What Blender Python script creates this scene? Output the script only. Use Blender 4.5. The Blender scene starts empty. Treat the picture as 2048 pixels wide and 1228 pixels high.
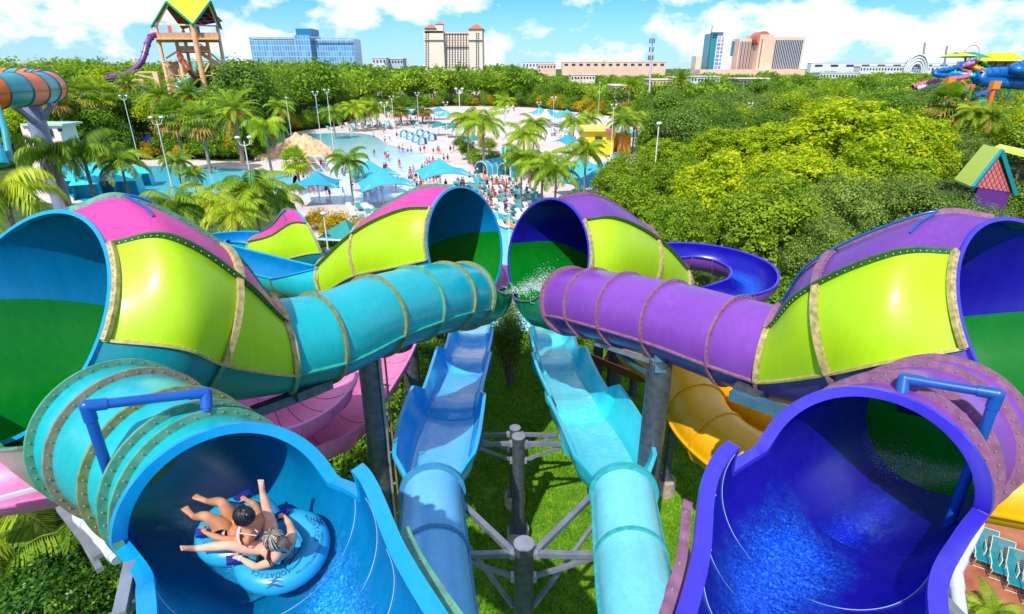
import bpy, math, random
import numpy as np
from mathutils import Vector, Matrix
random.seed(7); rng = np.random.default_rng(7)
R_ = math.radians
SC = bpy.context.scene; COL = SC.collection
F_PX = 1140.0; PITCH = R_(22.8); CAM_H = 18.0
sp_, cp_ = math.sin(PITCH), math.cos(PITCH)

# ---------- placing: a picture direction plus a distance gives a place in the world ----------
def P(u, v, d):
    x = (u-1024)/F_PX*d; y = (614-v)/F_PX*d
    return Vector((x, d*cp_ + y*sp_, CAM_H - d*sp_ + y*cp_))
def G(u, v, z=0.0):
    xn = (u-1024)/F_PX; yn = (614-v)/F_PX
    dz = -sp_ + yn*cp_; dy = cp_ + yn*sp_
    t = (z-CAM_H)/dz
    return Vector((xn*t, dy*t, z))
def V(*a): return Vector(a)
def atY(u, v, Y):
    xn = (u-1024)/F_PX; yn = (614-v)/F_PX
    dz = -sp_ + yn*cp_; dy = cp_ + yn*sp_
    t = Y/dy
    return Vector((xn*t, Y, CAM_H+dz*t))

# ---------- materials ----------
MATS = {}
def newmat(name):
    m = bpy.data.materials.new(name); m.use_nodes = True
    nt = m.node_tree; b = nt.nodes['Principled BSDF']
    return m, nt, b
def mat(name, col, rough=.5, metal=0, spec=.5, coat=0, var=.0, scale=3.0, bump=0, bscale=30, alpha=1, trans=0, island=0, coatr=.1):
    if name in MATS: return MATS[name]
    m, nt, b = newmat(name); N = nt.nodes; L = nt.links
    b.inputs['Roughness'].default_value = rough; b.inputs['Metallic'].default_value = metal
    b.inputs['Specular IOR Level'].default_value = spec; b.inputs['Coat Weight'].default_value = coat
    b.inputs['Coat Roughness'].default_value = coatr
    b.inputs['Base Color'].default_value = (*col, 1)
    if alpha < 1: b.inputs['Alpha'].default_value = alpha
    if trans: b.inputs['Transmission Weight'].default_value = trans
    tc = N.new('ShaderNodeTexCoord')
    if var > 0:
        n = N.new('ShaderNodeTexNoise'); n.inputs['Scale'].default_value = scale; n.inputs['Detail'].default_value = 5
        L.new(tc.outputs['Object'], n.inputs['Vector'])
        r = N.new('ShaderNodeValToRGB')
        r.color_ramp.elements[0].position = .3; r.color_ramp.elements[1].position = .7
        r.color_ramp.elements[0].color = (*[max(0, c*(1-var)) for c in col], 1)
        r.color_ramp.elements[1].color = (*[min(1, c*(1+var*.7)+.02*var) for c in col], 1)
        L.new(n.outputs['Fac'], r.inputs['Fac']); L.new(r.outputs['Color'], b.inputs['Base Color'])
    if bump > 0:
        n2 = N.new('ShaderNodeTexNoise'); n2.inputs['Scale'].default_value = bscale; n2.inputs['Detail'].default_value = 4
        L.new(tc.outputs['Object'], n2.inputs['Vector'])
        bp = N.new('ShaderNodeBump'); bp.inputs['Strength'].default_value = bump; bp.inputs['Distance'].default_value = .05
        L.new(n2.outputs['Fac'], bp.inputs['Height']); L.new(bp.outputs['Normal'], b.inputs['Normal'])
    MATS[name] = m; return m
def gel(name, col, rough=.3, glow=0.0, streak=.09):
    """glossy fibreglass gelcoat, a little weathered; glow > 0 lets daylight through the shell"""
    if name in MATS: return MATS[name]
    m, nt, b = newmat(name); N = nt.nodes; L = nt.links
    tc = N.new('ShaderNodeTexCoord')
    n = N.new('ShaderNodeTexNoise'); n.inputs['Scale'].default_value = .9; n.inputs['Detail'].default_value = 6
    n.inputs['Roughness'].default_value = .65
    L.new(tc.outputs['Object'], n.inputs['Vector'])
    mp = N.new('ShaderNodeMapping'); mp.inputs['Scale'].default_value = (6, 6, .7); L.new(tc.outputs['Object'], mp.inputs['Vector'])
    n3 = N.new('ShaderNodeTexNoise'); n3.inputs['Scale'].default_value = 1.6; n3.inputs['Detail'].default_value = 8
    L.new(mp.outputs['Vector'], n3.inputs['Vector'])
    ma = N.new('ShaderNodeMath'); ma.operation = 'MULTIPLY'; L.new(n.outputs['Fac'], ma.inputs[0]); L.new(n3.outputs['Fac'], ma.inputs[1])
    r = N.new('ShaderNodeValToRGB'); r.color_ramp.elements[0].position = .12; r.color_ramp.elements[1].position = .4
    r.color_ramp.elements[0].color = (*[c*(1-streak*1.4) for c in col], 1)
    r.color_ramp.elements[1].color = (*[min(1, c*(1+streak*.5)+.012*streak*5) for c in col], 1)
    L.new(ma.outputs[0], r.inputs['Fac']); L.new(r.outputs['Color'], b.inputs['Base Color'])
    rr = N.new('ShaderNodeMapRange'); rr.inputs['To Min'].default_value = rough*.8; rr.inputs['To Max'].default_value = rough*1.4
    L.new(n.outputs['Fac'], rr.inputs['Value']); L.new(rr.outputs['Result'], b.inputs['Roughness'])
    b.inputs['Coat Weight'].default_value = .25; b.inputs['Coat Roughness'].default_value = .22
    if glow > 0:
        tr = N.new('ShaderNodeBsdfTranslucent'); L.new(r.outputs['Color'], tr.inputs['Color'])
        mx = N.new('ShaderNodeMixShader'); mx.inputs[0].default_value = glow
        out = N['Material Output']; L.new(b.outputs[0], mx.inputs[1]); L.new(tr.outputs[0], mx.inputs[2]); L.new(mx.outputs[0], out.inputs['Surface'])
    MATS[name] = m; return m

def ramp_mat(name, cols, scale, rough=.8, detail=6, bump=0, bscale=40, spec=.3, coat=0):
    m, nt, b = newmat(name); N = nt.nodes; L = nt.links; tc = N.new('ShaderNodeTexCoord'); n = N.new('ShaderNodeTexNoise'); n.inputs['Scale'].default_value = scale; n.inputs['Detail'].default_value = detail
    n.inputs['Roughness'].default_value = .6; L.new(tc.outputs['Object'], n.inputs['Vector']); r = N.new('ShaderNodeValToRGB'); e = r.color_ramp.elements
    e[0].position = .3; e[0].color = (*cols[0], 1); e[1].position = .7; e[1].color = (*cols[-1], 1)
    for k, c in enumerate(cols[1:-1]): x = e.new(.3+.4*(k+1)/(len(cols)-1)); x.color = (*c, 1)
    L.new(n.outputs['Fac'], r.inputs['Fac']); L.new(r.outputs['Color'], b.inputs['Base Color']); b.inputs['Roughness'].default_value = rough; b.inputs['Specular IOR Level'].default_value = spec; b.inputs['Coat Weight'].default_value = coat
    if bump:
        n2 = N.new('ShaderNodeTexNoise'); n2.inputs['Scale'].default_value = bscale; n2.inputs['Detail'].default_value = 5; L.new(tc.outputs['Object'], n2.inputs['Vector'])
        bp = N.new('ShaderNodeBump'); bp.inputs['Strength'].default_value = bump; bp.inputs['Distance'].default_value = .08; L.new(n2.outputs['Fac'], bp.inputs['Height']); L.new(bp.outputs['Normal'], b.inputs['Normal'])
    MATS[name] = m; return m

# ---------- mesh building ----------
class MB:
    def __init__(s): s.v = []; s.f = []; s.m = []; s.sm = []
    def add(s, vs, fs, mi=0, smooth=False):
        o = len(s.v); s.v += [tuple(p) for p in vs]
        for f in fs:
            s.f.append(tuple(i+o for i in f)); s.m.append(mi); s.sm.append(smooth)
    def box(s, c, size, rz=0, mi=0, M=None):
        x, y, z = [k/2 for k in size]
        pts = [V(a*x, b*y, d*z) for a in (-1, 1) for b in (-1, 1) for d in (-1, 1)]
        if M is None: M = Matrix.Rotation(rz, 3, 'Z')
        pts = [M @ p + V(*c) for p in pts]
        s.add(pts, [(0, 1, 3, 2), (4, 6, 7, 5), (0, 4, 5, 1), (2, 3, 7, 6), (0, 2, 6, 4), (1, 5, 7, 3)], mi)
    def beam(s, a, b, w, h=None, mi=0):
        h = h or w; a = V(*a); b = V(*b); t = b-a; L = t.length
        if L < 1e-6: return
        q = t.to_track_quat('X', 'Z').to_matrix()
        s.box((a+b)/2, (L, w, h), M=q, mi=mi)
    def cyl(s, a, b, r, r2=None, n=12, mi=0, caps=True, smooth=True):
        r2 = r if r2 is None else r2; a = V(*a); b = V(*b); t = (b-a)
        if t.length < 1e-6: return
        q = t.to_track_quat('Z', 'Y').to_matrix(); vs = []
        for c, rr in ((a, r), (b, r2)):
            for k in range(n):
                an = 2*math.pi*k/n; vs.append(c + q @ V(rr*math.cos(an), rr*math.sin(an), 0))
        s.add(vs, [(k, (k+1) % n, n+(k+1) % n, n+k) for k in range(n)], mi, smooth)
        if caps:
            s.add(vs[:n], [tuple(range(n))[::-1]], mi); s.add(vs[n:], [tuple(range(n))], mi)
    def tube(s, pts, r, n=8, mi=0, caps=True):
        pts = [V(*p) for p in pts]; rr = [float(x) for x in r] if hasattr(r, '__len__') else [float(r)]*len(pts)
        T = [(pts[min(i+1, len(pts)-1)]-pts[max(i-1, 0)]).normalized() for i in range(len(pts))]
        up = V(0, 0, 1) if abs(T[0].z) < .9 else V(1, 0, 0); vs = []
        for p, t, q in zip(pts, T, rr):
            sd = t.cross(up)
            if sd.length < 1e-4: sd = t.orthogonal()
            sd.normalize(); up = sd.cross(t).normalized()
            for k in range(n):
                a = 2*math.pi*k/n; vs.append(p + q*(math.cos(a)*up + math.sin(a)*sd))
        fs = [(i*n+k, i*n+(k+1) % n, (i+1)*n+(k+1) % n, (i+1)*n+k) for i in range(len(pts)-1) for k in range(n)]
        s.add(vs, fs, mi, True)
        if caps: s.add(vs[:n], [tuple(range(n))], mi); s.add(vs[-n:], [tuple(range(n))[::-1]], mi)
    def prism(s, poly, z0, z1, mi=0):
        n = len(poly); vs = [(p[0], p[1], z0) for p in poly]+[(p[0], p[1], z1) for p in poly]
        s.add(vs, [tuple(range(n))[::-1], tuple(range(n, 2*n))]+[(k, (k+1) % n, n+(k+1) % n, n+k) for k in range(n)], mi)
    def sph(s, c, r, nu=10, nv=7, sc=(1, 1, 1), mi=0, M=None):
        vs = []; fs = []; c = V(*c)
        for j in range(nv+1):
            th = math.pi*j/nv
            for i in range(nu):
                a = 2*math.pi*i/nu
                p = V(r*sc[0]*math.sin(th)*math.cos(a), r*sc[1]*math.sin(th)*math.sin(a), r*sc[2]*math.cos(th))
                vs.append(c + (M @ p if M else p))
        for j in range(nv):
            for i in range(nu): fs.append((j*nu+i, (j+1)*nu+i, (j+1)*nu+(i+1) % nu, j*nu+(i+1) % nu))
        s.add(vs, fs, mi, True)
    def build(s, name, mats, parent=None, world=True, smooth=None):
        me = bpy.data.meshes.new(name); off = V(0, 0, 0)
        if parent is not None and world:
            pr = parent
            while pr is not None: off = off + pr.location; pr = pr.parent
        me.from_pydata([(p[0]-off.x, p[1]-off.y, p[2]-off.z) for p in s.v], [], s.f)
        if not isinstance(mats, (list, tuple)): mats = [mats]
        for m in mats: me.materials.append(m)
        me.polygons.foreach_set('material_index', s.m)
        me.polygons.foreach_set('use_smooth', s.sm if smooth is None else [smooth]*len(s.f))
        me.update()
        o = bpy.data.objects.new(name, me); COL.objects.link(o)
        if parent is not None: o.parent = parent
        return o
def tag(o, label=None, cat=None, group=None, kind=None):
    if label: o['label'] = label
    if cat: o['category'] = cat
    if group: o['group'] = group
    if kind: o['kind'] = kind
    return o
def thing(name, label, cat, loc=(0, 0, 0), rz=0, group=None):
    o = bpy.data.objects.new(name, None); COL.objects.link(o); o.location = loc; o.rotation_euler = (0, 0, rz)
    o.empty_display_size = .3; o['kind'] = 'thing'
    return tag(o, label, cat, group)
def kids(o): return [c for c in KID.get(o.name, [])]
KID = {}
def index_kids():
    KID.clear()
    for o in bpy.data.objects:
        if o.parent: KID.setdefault(o.parent.name, []).append(o)
def copy_tree(o, parent=None):
    c = o.copy(); COL.objects.link(c); c.parent = parent
    for ch in KID.get(o.name, []): copy_tree(ch, c)
    return c

# ---------- slide shells ----------
def catmull(keys, n):
    """keys: rows of numbers; returns n samples along (uniform in arc length of the first three)"""
    K = np.array(keys, float); K = np.vstack([2*K[0]-K[1], K, 2*K[-1]-K[-2]]); out = []
    m = 24
    for i in range(1, len(K)-2):
        p0, p1, p2, p3 = K[i-1:i+3]
        for j in range(m):
            t = j/m
            out.append(.5*((2*p1)+(-p0+p2)*t+(2*p0-5*p1+4*p2-p3)*t*t+(-p0+3*p1-3*p2+p3)*t**3))
    out.append(K[-2]); out = np.array(out)
    s = np.concatenate([[0], np.cumsum(np.linalg.norm(np.diff(out[:, :3], axis=0), axis=1))])
    q = np.linspace(0, s[-1], n)
    return np.stack([np.interp(q, s, out[:, k]) for k in range(out.shape[1])], 1), q
class Path:
    """stations with centre, radius and (optionally) an own plane normal"""
    def __init__(s, keys, n, normals=None):
        # keys rows: x,y,z,r   normals: dict index->(nx,ny,nz)
        K = [list(k) for k in keys]
        pos = np.array([k[:3] for k in K]); T = np.gradient(pos, axis=0); T /= np.linalg.norm(T, axis=1)[:, None]
        if normals:
            for i, nn in normals.items(): nn = np.array(nn, float); T[i] = nn/np.linalg.norm(nn)
        K = [k[:4]+list(t)+list(k[4:]) for k, t in zip(K, T)]
        S, q = catmull(K, n); s.q = q; s.S = S; s.n = n
        s.c = S[:, :3]; s.r = S[:, 3]; t = S[:, 4:7]; s.t = t/np.linalg.norm(t, axis=1)[:, None]; s.x = S[:, 7:]
        sd = np.cross(s.t, [0, 0, 1.]); s.sd = sd/np.linalg.norm(sd, axis=1)[:, None]; s.up = np.cross(s.sd, s.t)
        s.keyq = np.interp(np.arange(len(K))/(len(K)-1.0), [0, 1], [0, 1])
    def pt(s, i, th, dr=0, straight=0):
        """th degrees from the top, + to the right of travel"""
        i0 = int(math.floor(i)); i1 = min(i0+1, s.n-1); f = i-i0
        g = lambda a: a[i0]*(1-f)+a[i1]*f
        c, r, up, sd = g(s.c), g(s.r)+dr, g(s.up), g(s.sd)
        a = R_(th); p = np.array([math.cos(a), math.sin(a)])
        if straight and abs(th) < 90:
            q = np.array([R_(90-abs(th))*.9, math.copysign(1, th)]); p = p*(1-straight)+q*straight
        return c + r*(p[0]*up + p[1]*sd)
    def at(s, f): return f*(s.n-1)
def shell(path, i0, i1, tha, thb, mat_out, mat_in, name, parent, thick=.03, nseg=24, dr=0, straight=None, edge=None, di=1, label=None):
    """shell between stations i0..i1 and angles tha..thb (numbers or functions of station)"""
    fa = tha if callable(tha) else (lambda i: tha); fb = thb if callable(thb) else (lambda i: thb)
    n = max(2, int(round((i1-i0)/di))+1); st = np.linspace(i0, i1, n); mb = MB()
    fs = straight if callable(straight) else (lambda i: straight or 0)
    go, gi = [], []
    for i in st:
        a, b = fa(i), fb(i)
        for k in range(nseg+1):
            th = a+(b-a)*k/nseg
            go.append(path.pt(i, th, dr, fs(i))); gi.append(path.pt(i, th, dr-thick, fs(i)))
    w = nseg+1
    q = [(j*w+k, j*w+k+1, (j+1)*w+k+1, (j+1)*w+k) for j in range(n-1) for k in range(nseg)]
    mb.add(go, q, 0, True); mb.add(gi, [f[::-1] for f in q], 1, True)
    rim = []
    vs = go+gi; o = len(go)
    full = abs(fb(i0)-fa(i0)) > 359
    for j in range(n-1):
        if not full:
            rim.append((j*w, (j+1)*w, o+(j+1)*w, o+j*w)); rim.append((j*w+nseg, o+j*w+nseg, o+(j+1)*w+nseg, (j+1)*w+nseg))
    for k in range(nseg):
        rim.append((k, o+k, o+k+1, k+1)); e = (n-1)*w
        rim.append((e+k, e+k+1, o+e+k+1, o+e+k))
    mb.add(vs, rim, 2 if edge else 0, False)
    ob = mb.build(name, [mat_out, mat_in]+([edge] if edge else []), parent)
    if label: ob['label'] = label
    return ob
def flange(path, i, tha, thb, m, parent, h=.1, w=.05, dr=0, bolts=0, nseg=40, name='flange', boltmat=None, n_out=1, boltr=.014):
    """ring or arc of flange standing out from the shell at one station"""
    mb = MB(); t = path.t[int(round(i))]; full = abs(thb-tha) > 359
    rings = []
    for (rr, ww) in ((dr-.01, -w/2), (dr+h, -w/2), (dr+h, w/2), (dr-.01, w/2)):
        rings.append([path.pt(i, tha+(thb-tha)*k/nseg, rr)+t*ww for k in range(nseg+1)])
    vs = sum(rings, []); W = nseg+1; fs = []
    for j in range(4):
        for k in range(nseg):
            a = j*W+k; b = ((j+1) % 4)*W+k; fs.append((a, a+1, b+1, b))
    mb.add(vs, fs, 0, False)
    if not full:
        mb.add([rings[j][0] for j in range(4)], [(0, 1, 2, 3)]); mb.add([rings[j][-1] for j in range(4)], [(3, 2, 1, 0)])
    if bolts:
        for k in range(bolts):
            th = tha+(thb-tha)*(k+.5)/bolts
            for s in (-1, 1):
                c = path.pt(i, th, dr+h*.5)+t*(w/2)*s
                mb.cyl(c, c+t*s*boltr*1.1, boltr, boltr*.7, n=6, mi=1)
    return mb.build(name, [m, boltmat or MATS['bolt']], parent)
def seam(path, i0, i1, th, m, parent, h=.1, w=.05, dr=0, bolts=0, name='seam_flange', di=1, boltmat=None):
    fth = th if callable(th) else (lambda i: th)
    n = max(2, int(round((i1-i0)/di))+1); st = np.linspace(i0, i1, n); mb = MB(); vs = []
    for i in st:
        th_ = fth(i); c = path.pt(i, th_, dr); o = path.pt(i, th_, dr+h); rad = (o-c)/np.linalg.norm(o-c)
        tt = path.t[int(round(i))]; tang = np.cross(tt, rad); tang /= np.linalg.norm(tang)
        vs += [c-rad*.01-tang*w/2, o-tang*w/2, o+tang*w/2, c-rad*.01+tang*w/2]
    fs = []
    for j in range(n-1):
        for k in range(4): fs.append((j*4+k, j*4+(k+1) % 4, (j+1)*4+(k+1) % 4, (j+1)*4+k))
    mb.add(vs, fs+[(0, 1, 2, 3), (n*4-1, n*4-2, n*4-3, n*4-4)])
    if bolts:
        for k in range(bolts):
            i = i0+(i1-i0)*(k+.5)/bolts; th_ = fth(i); c = path.pt(i, th_, dr+h*.5); o = path.pt(i, th_, dr+h); rad = (o-c)/np.linalg.norm(o-c)
            tt = path.t[int(round(i))]; tang = np.cross(tt, rad); tang /= np.linalg.norm(tang)
            for s in (-1, 1):
                p = c+tang*s*w/2; mb.cyl(p, p+tang*s*.015, .015, .01, n=6, mi=1)
    return mb.build(name, [m, boltmat or MATS['bolt']], parent)
# ---------- colours of the big slides ----------
mat('bolt', (.42, .42, .38), .45, .6)
TEAL = gel('gel_teal', (.004, .45, .50), .26); TEALD = gel('gel_teal_dark', (.01, .2, .22), .35)
BLUE = gel('gel_blue', (.0, .32, .68), .25, .4); NAVY = gel('gel_navy', (.014, .010, .50), .25, .35)
GREEN = gel('gel_green', (.0, .34, .02), .22, .5); LIME = gel('gel_lime', (.60, .92, .01), .40, .30, .04)
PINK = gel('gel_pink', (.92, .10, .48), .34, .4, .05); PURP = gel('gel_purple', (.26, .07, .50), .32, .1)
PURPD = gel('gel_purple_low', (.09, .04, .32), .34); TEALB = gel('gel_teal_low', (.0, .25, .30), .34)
LPINK = gel('gel_pale_pink', (.88, .24, .50), .4); YEL = gel('gel_yellow', (1.0, .50, .0), .35, .15)
SKYB = gel('gel_sky_blue', (.02, .42, .92), .15); AQUA = gel('gel_aqua', (.03, .64, .76), .15)
SKYBT = gel('gel_sky_tube', (.16, .54, .90), .3); AQUAT = gel('gel_aqua_tube', (.20, .72, .82), .3)
OLIVE = mat('flange_olive', (.22, .24, .09), .6, var=.35, scale=8); MINT = mat('flange_mint', (.10, .32, .20), .55, var=.3, scale=6)
TAN = mat('flange_tan', (.48, .38, .15), .6, var=.45, scale=9); MAUVE = mat('flange_mauve', (.27, .12, .20), .6, var=.3, scale=8)
DKGRN = mat('flange_green', (.03, .13, .035), .45, var=.25, scale=5); TURQ = mat('flange_turquoise', (.03, .36, .30), .5, var=.25, scale=7)
YTRIM = mat('flange_yellow', (.50, .45, .10), .55, var=.25, scale=9)
BLUEL = gel('gel_blue_lip', (.0, .32, .68), .3); NAVYL = gel('gel_navy_lip', (.045, .03, .55), .3)
STEEL = mat('galvanised_steel', (.13, .15, .18), .45, .6, var=.3, scale=5); STEELB = mat('steel_blue_paint', (.06, .16, .24), .45, .2, var=.2)
CAPM = mat('steel_cap', (.38, .41, .46), .4, .5, var=.2); BPIPE = mat('blue_pvc_pipe', (.005, .09, .40), .35, var=.15, coat=.2)
WPIPE = mat('white_pipe', (.6, .64, .72), .4, var=.1); RAILG = mat('rail_grey', (.22, .24, .30), .45, .3, var=.2)
CONC = mat('footing_concrete', (.42, .33, .24), .85, var=.3, scale=4, bump=.3)
TAN2 = mat('flange_brown', (.26, .22, .14), .6, var=.3, scale=8)
SEAMW = mat('seam_sealant', (.42, .66, .85), .4)

def water_mat(name, c0, c1, foam, scale, fl=.62, rough=.06, bump=.6, cover=False):
    m, nt, b = newmat(name); N = nt.nodes; L = nt.links
    tc = N.new('ShaderNodeTexCoord')
    n = N.new('ShaderNodeTexNoise'); n.inputs['Scale'].default_value = scale; n.inputs['Detail'].default_value = 8; n.inputs['Roughness'].default_value = .6; n.inputs['Distortion'].default_value = .6
    L.new(tc.outputs['Object'], n.inputs['Vector'])
    r = N.new('ShaderNodeValToRGB'); e = r.color_ramp.elements; e[0].position = .38; e[0].color = (*c0, 1); e[1].position = fl-.08; e[1].color = (*c1, 1)
    x = e.new(min(.99, fl+.10)); x.color = (*foam, 1)
    L.new(n.outputs['Fac'], r.inputs['Fac']); L.new(r.outputs['Color'], b.inputs['Base Color'])
    b.inputs['Roughness'].default_value = rough; b.inputs['Coat Weight'].default_value = .3; b.inputs['Coat Roughness'].default_value = .08
    bp = N.new('ShaderNodeBump'); bp.inputs['Strength'].default_value = bump; bp.inputs['Distance'].default_value = .06
    L.new(n.outputs['Fac'], bp.inputs['Height']); L.new(bp.outputs['Normal'], b.inputs['Normal'])
    at = N.new('ShaderNodeAttribute'); at.attribute_name = 'cover'
    a1 = N.new('ShaderNodeMath'); a1.operation = 'MULTIPLY_ADD'; a1.inputs[1].default_value = 1.5; L.new(at.outputs['Fac'], a1.inputs[0]); n9 = N.new('ShaderNodeTexNoise'); n9.inputs['Scale'].default_value = 5; n9.inputs['Detail'].default_value = 5; L.new(tc.outputs['Object'], n9.inputs['Vector']); L.new(n9.outputs['Fac'], a1.inputs[2])
    a2 = N.new('ShaderNodeMapRange'); a2.inputs['From Min'].default_value = .5; a2.inputs['From Max'].default_value = 1.9; L.new(a1.outputs[0], a2.inputs['Value'])
    if cover: L.new(a2.outputs['Result'], b.inputs['Alpha'])
    MATS[name] = m; return m
W_BLUE = water_mat('water_blue', (0, .15, .68), (.02, .40, .85), (.30, .68, .95), 34, .66, rough=.14, bump=.35, cover=True)
W_BLUE2 = water_mat('water_blue_thin', (0, .25, .60), (.02, .36, .70), (.3, .65, .85), 30, .66, bump=.35, cover=True)
W_NAVY2 = water_mat('water_navy_thin', (0, .01, .5), (.01, .03, .65), (.1, .3, .9), 30, .66, bump=.35, cover=True)
W_NAVY = water_mat('water_navy', (.0, .01, .55), (.01, .14, .80), (.16, .45, .95), 34, .66, rough=.14, bump=.35, cover=True)
W_SKY = water_mat('water_skyblue', (.05, .46, .84), (.09, .52, .88), (.3, .7, .95), 4, .74, rough=.22, bump=.18)
W_AQ = water_mat('water_aqua', (.06, .62, .74), (.12, .70, .80), (.4, .85, .9), 4, .74, rough=.22, bump=.18)

def water_strip(path, i0, i1, half, m, parent, dr=-.06, di=.5, name='water', wob=.0, jit=6, seed=0):
    mb = MB(); n = int((i1-i0)/di)+1; st = np.linspace(i0, i1, n); ns = 28; vs = []; rr = random.Random(seed)
    hf = half if callable(half) else (lambda i: (-half, half))
    ph = [rr.uniform(0, 6) for _ in range(6)]
    for i in st:
        a, b = hf(i)
        e = lambda s: jit*(math.sin(i*.35+ph[s])+.5*math.sin(i*.9+ph[s+2]))*.5
        a += e(0); b += e(1)
        for k in range(ns+1):
            th = 180-(a+(b-a)*k/ns); ed = min(k, ns-k)/ns*2
            z = wob*(math.sin(i*3.1+k*.9)+math.sin(i*1.7-k*1.3+1)+.8*math.sin(i*5.3+k*2.1))*min(1, ed*3)
            vs.append(path.pt(i, th, -.056-.03*min(1, ed*4)-abs(z)))
    w = ns+1
    mb.add(vs, [(j*w+k, j*w+k+1, (j+1)*w+k+1, (j+1)*w+k) for j in range(n-1) for k in range(ns)], 0, True)
    o = mb.build(name, m, parent); at = o.data.attributes.new('cover', 'FLOAT', 'POINT')
    cv = []
    for j in range(n):
        for k in range(ns+1): cv.append(min(1, min(k, ns-k)/ns*2.3)*min(1, (n-1-j)/26+.0))
    at.data.foreach_set('value', cv); return o

def horn(par, keys, normals, near, C, n=61, ledge=(88, 105), split=(40, 42), rings=(.5, 1.0), lining=True, flipin=False, full=True):
    """flaring pod: stations run from the wide mouth to the throat. near=+1/-1: side of travel that faces the viewer"""
    p = Path(keys, n, normals); e = n-1
    L = lambda ab: (lambda i: near*(ab[0]+(ab[1]-ab[0])*i/e))
    zero = lambda i: 0.0
    far = lambda i: -near*L(ledge)(i)*near
    lf = lambda i: -near*abs(L(ledge)(i))
    shell(p, 0, e, zero, L(split), C['top'], C['top'], 'top_panel', par, nseg=14, thick=.02, di=1, dr=.03)
    shell(p, 0, e, L(split), L(ledge), C['side'], C['side'], 'side_panel', par, nseg=18, thick=.02)
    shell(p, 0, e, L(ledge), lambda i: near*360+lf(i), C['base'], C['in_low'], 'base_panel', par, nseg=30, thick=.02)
    shell(p, 0, e, lf, zero, C['back'], C['in_up'], 'back_panel', par, nseg=18, thick=.02)
    if lining:   # inner lining, upper and lower half
        shell(p, 0, e, lf, zero, C['in_up'], C['in_up'], 'upper_lining', par, nseg=24, dr=-.03, thick=.01)
        shell(p, 0, e, L(ledge), lambda i: near*360+lf(i), C['in_low'], C['in_low'], 'lower_lining', par, nseg=36, dr=-.03, thick=.01)
    shell(p, 0, e*.09, -near*30, near*2, GREEN, GREEN, 'wedge_panel', par, nseg=16, dr=-.045, thick=.008)
    # flanges: mouth rim, rings, crest seam, side seam, ledge
    seam(p, 0, e, L(split), C['fin'], par, h=.15, w=.035, bolts=34)
    seam(p, 0, e, 0, C['crest'], par, h=.13, w=.05, bolts=34)
    seam(p, 0, e, L(ledge), C['ledge'], par, h=.09, w=.05, bolts=30)
    lo, hi = sorted((L(split)(0), L(ledge)(0)))
    flange(p, 0, -180, 180, C['rim'], par, h=.07, w=.09, nseg=90, name='mouth_rim', dr=-.03)
    flange(p, 0, *sorted((L(split)(0), L(ledge)(0))), C['ring_side'], par, h=.12, w=.08, bolts=16, nseg=30, dr=.04)
    for f in rings:
        i = f*e; sp, le = L(split)(i), L(ledge)(i)
        flange(p, i, *sorted((0, sp)), C['ring_top'], par, h=.13, w=.16, bolts=10, nseg=20, dr=.0)
        flange(p, i, *sorted((sp, le)), C['ring_side'], par, h=.10, w=.13, bolts=14, nseg=20)
        flange(p, i, *sorted((le, near*360+lf(i))), C['ring_low'], par, h=.09, w=.09, bolts=20, nseg=40)
        flange(p, i, *sorted((lf(i), 0)), C['ring_low'], par, h=.09, w=.09, bolts=10, nseg=30)
    return p
def tunnel(par, keys, near, C, rings, n=41, ledge=106, normals=None, bolts=44, seams=True, inner=None, h=.09, w=.06, bias=1):
    p = Path(keys, n, normals); e = n-1; inn = inner or C['in_low']
    shell(p, 0, e, -ledge, ledge, C['tube'], inn, 'tunnel_top', par, nseg=36)
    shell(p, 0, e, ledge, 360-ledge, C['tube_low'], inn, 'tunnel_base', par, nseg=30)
    if seams:
        seam(p, 0, e, ledge, C['t_seam'], par, h=.08, w=.05, bolts=0); seam(p, 0, e, -ledge, C['t_seam'], par, h=.08, w=.05)
    for k, f in enumerate(rings):
        ms = C['t_rings']; flange(p, f*e, 0, 360, ms[k % len(ms)], par, h=h, w=w, bolts=bolts, nseg=72)
    return p

TEALT = gel('gel_teal_sheer', (.01, .45, .60), .3, .5); PURPT = gel('gel_purple_sheer', (.26, .1, .60), .3, .5)
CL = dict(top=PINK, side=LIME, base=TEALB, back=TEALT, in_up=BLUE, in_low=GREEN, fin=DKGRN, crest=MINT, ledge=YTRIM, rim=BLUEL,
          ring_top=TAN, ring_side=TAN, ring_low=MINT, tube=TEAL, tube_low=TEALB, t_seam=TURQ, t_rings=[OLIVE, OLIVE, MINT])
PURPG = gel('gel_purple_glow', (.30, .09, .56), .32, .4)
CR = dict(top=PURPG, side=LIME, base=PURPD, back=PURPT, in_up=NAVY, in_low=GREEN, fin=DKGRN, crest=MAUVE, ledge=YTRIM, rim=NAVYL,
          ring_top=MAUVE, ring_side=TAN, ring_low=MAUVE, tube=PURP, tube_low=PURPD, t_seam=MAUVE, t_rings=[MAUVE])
def K(u, v, d, r): return (*P(u, v, d), r)

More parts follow.
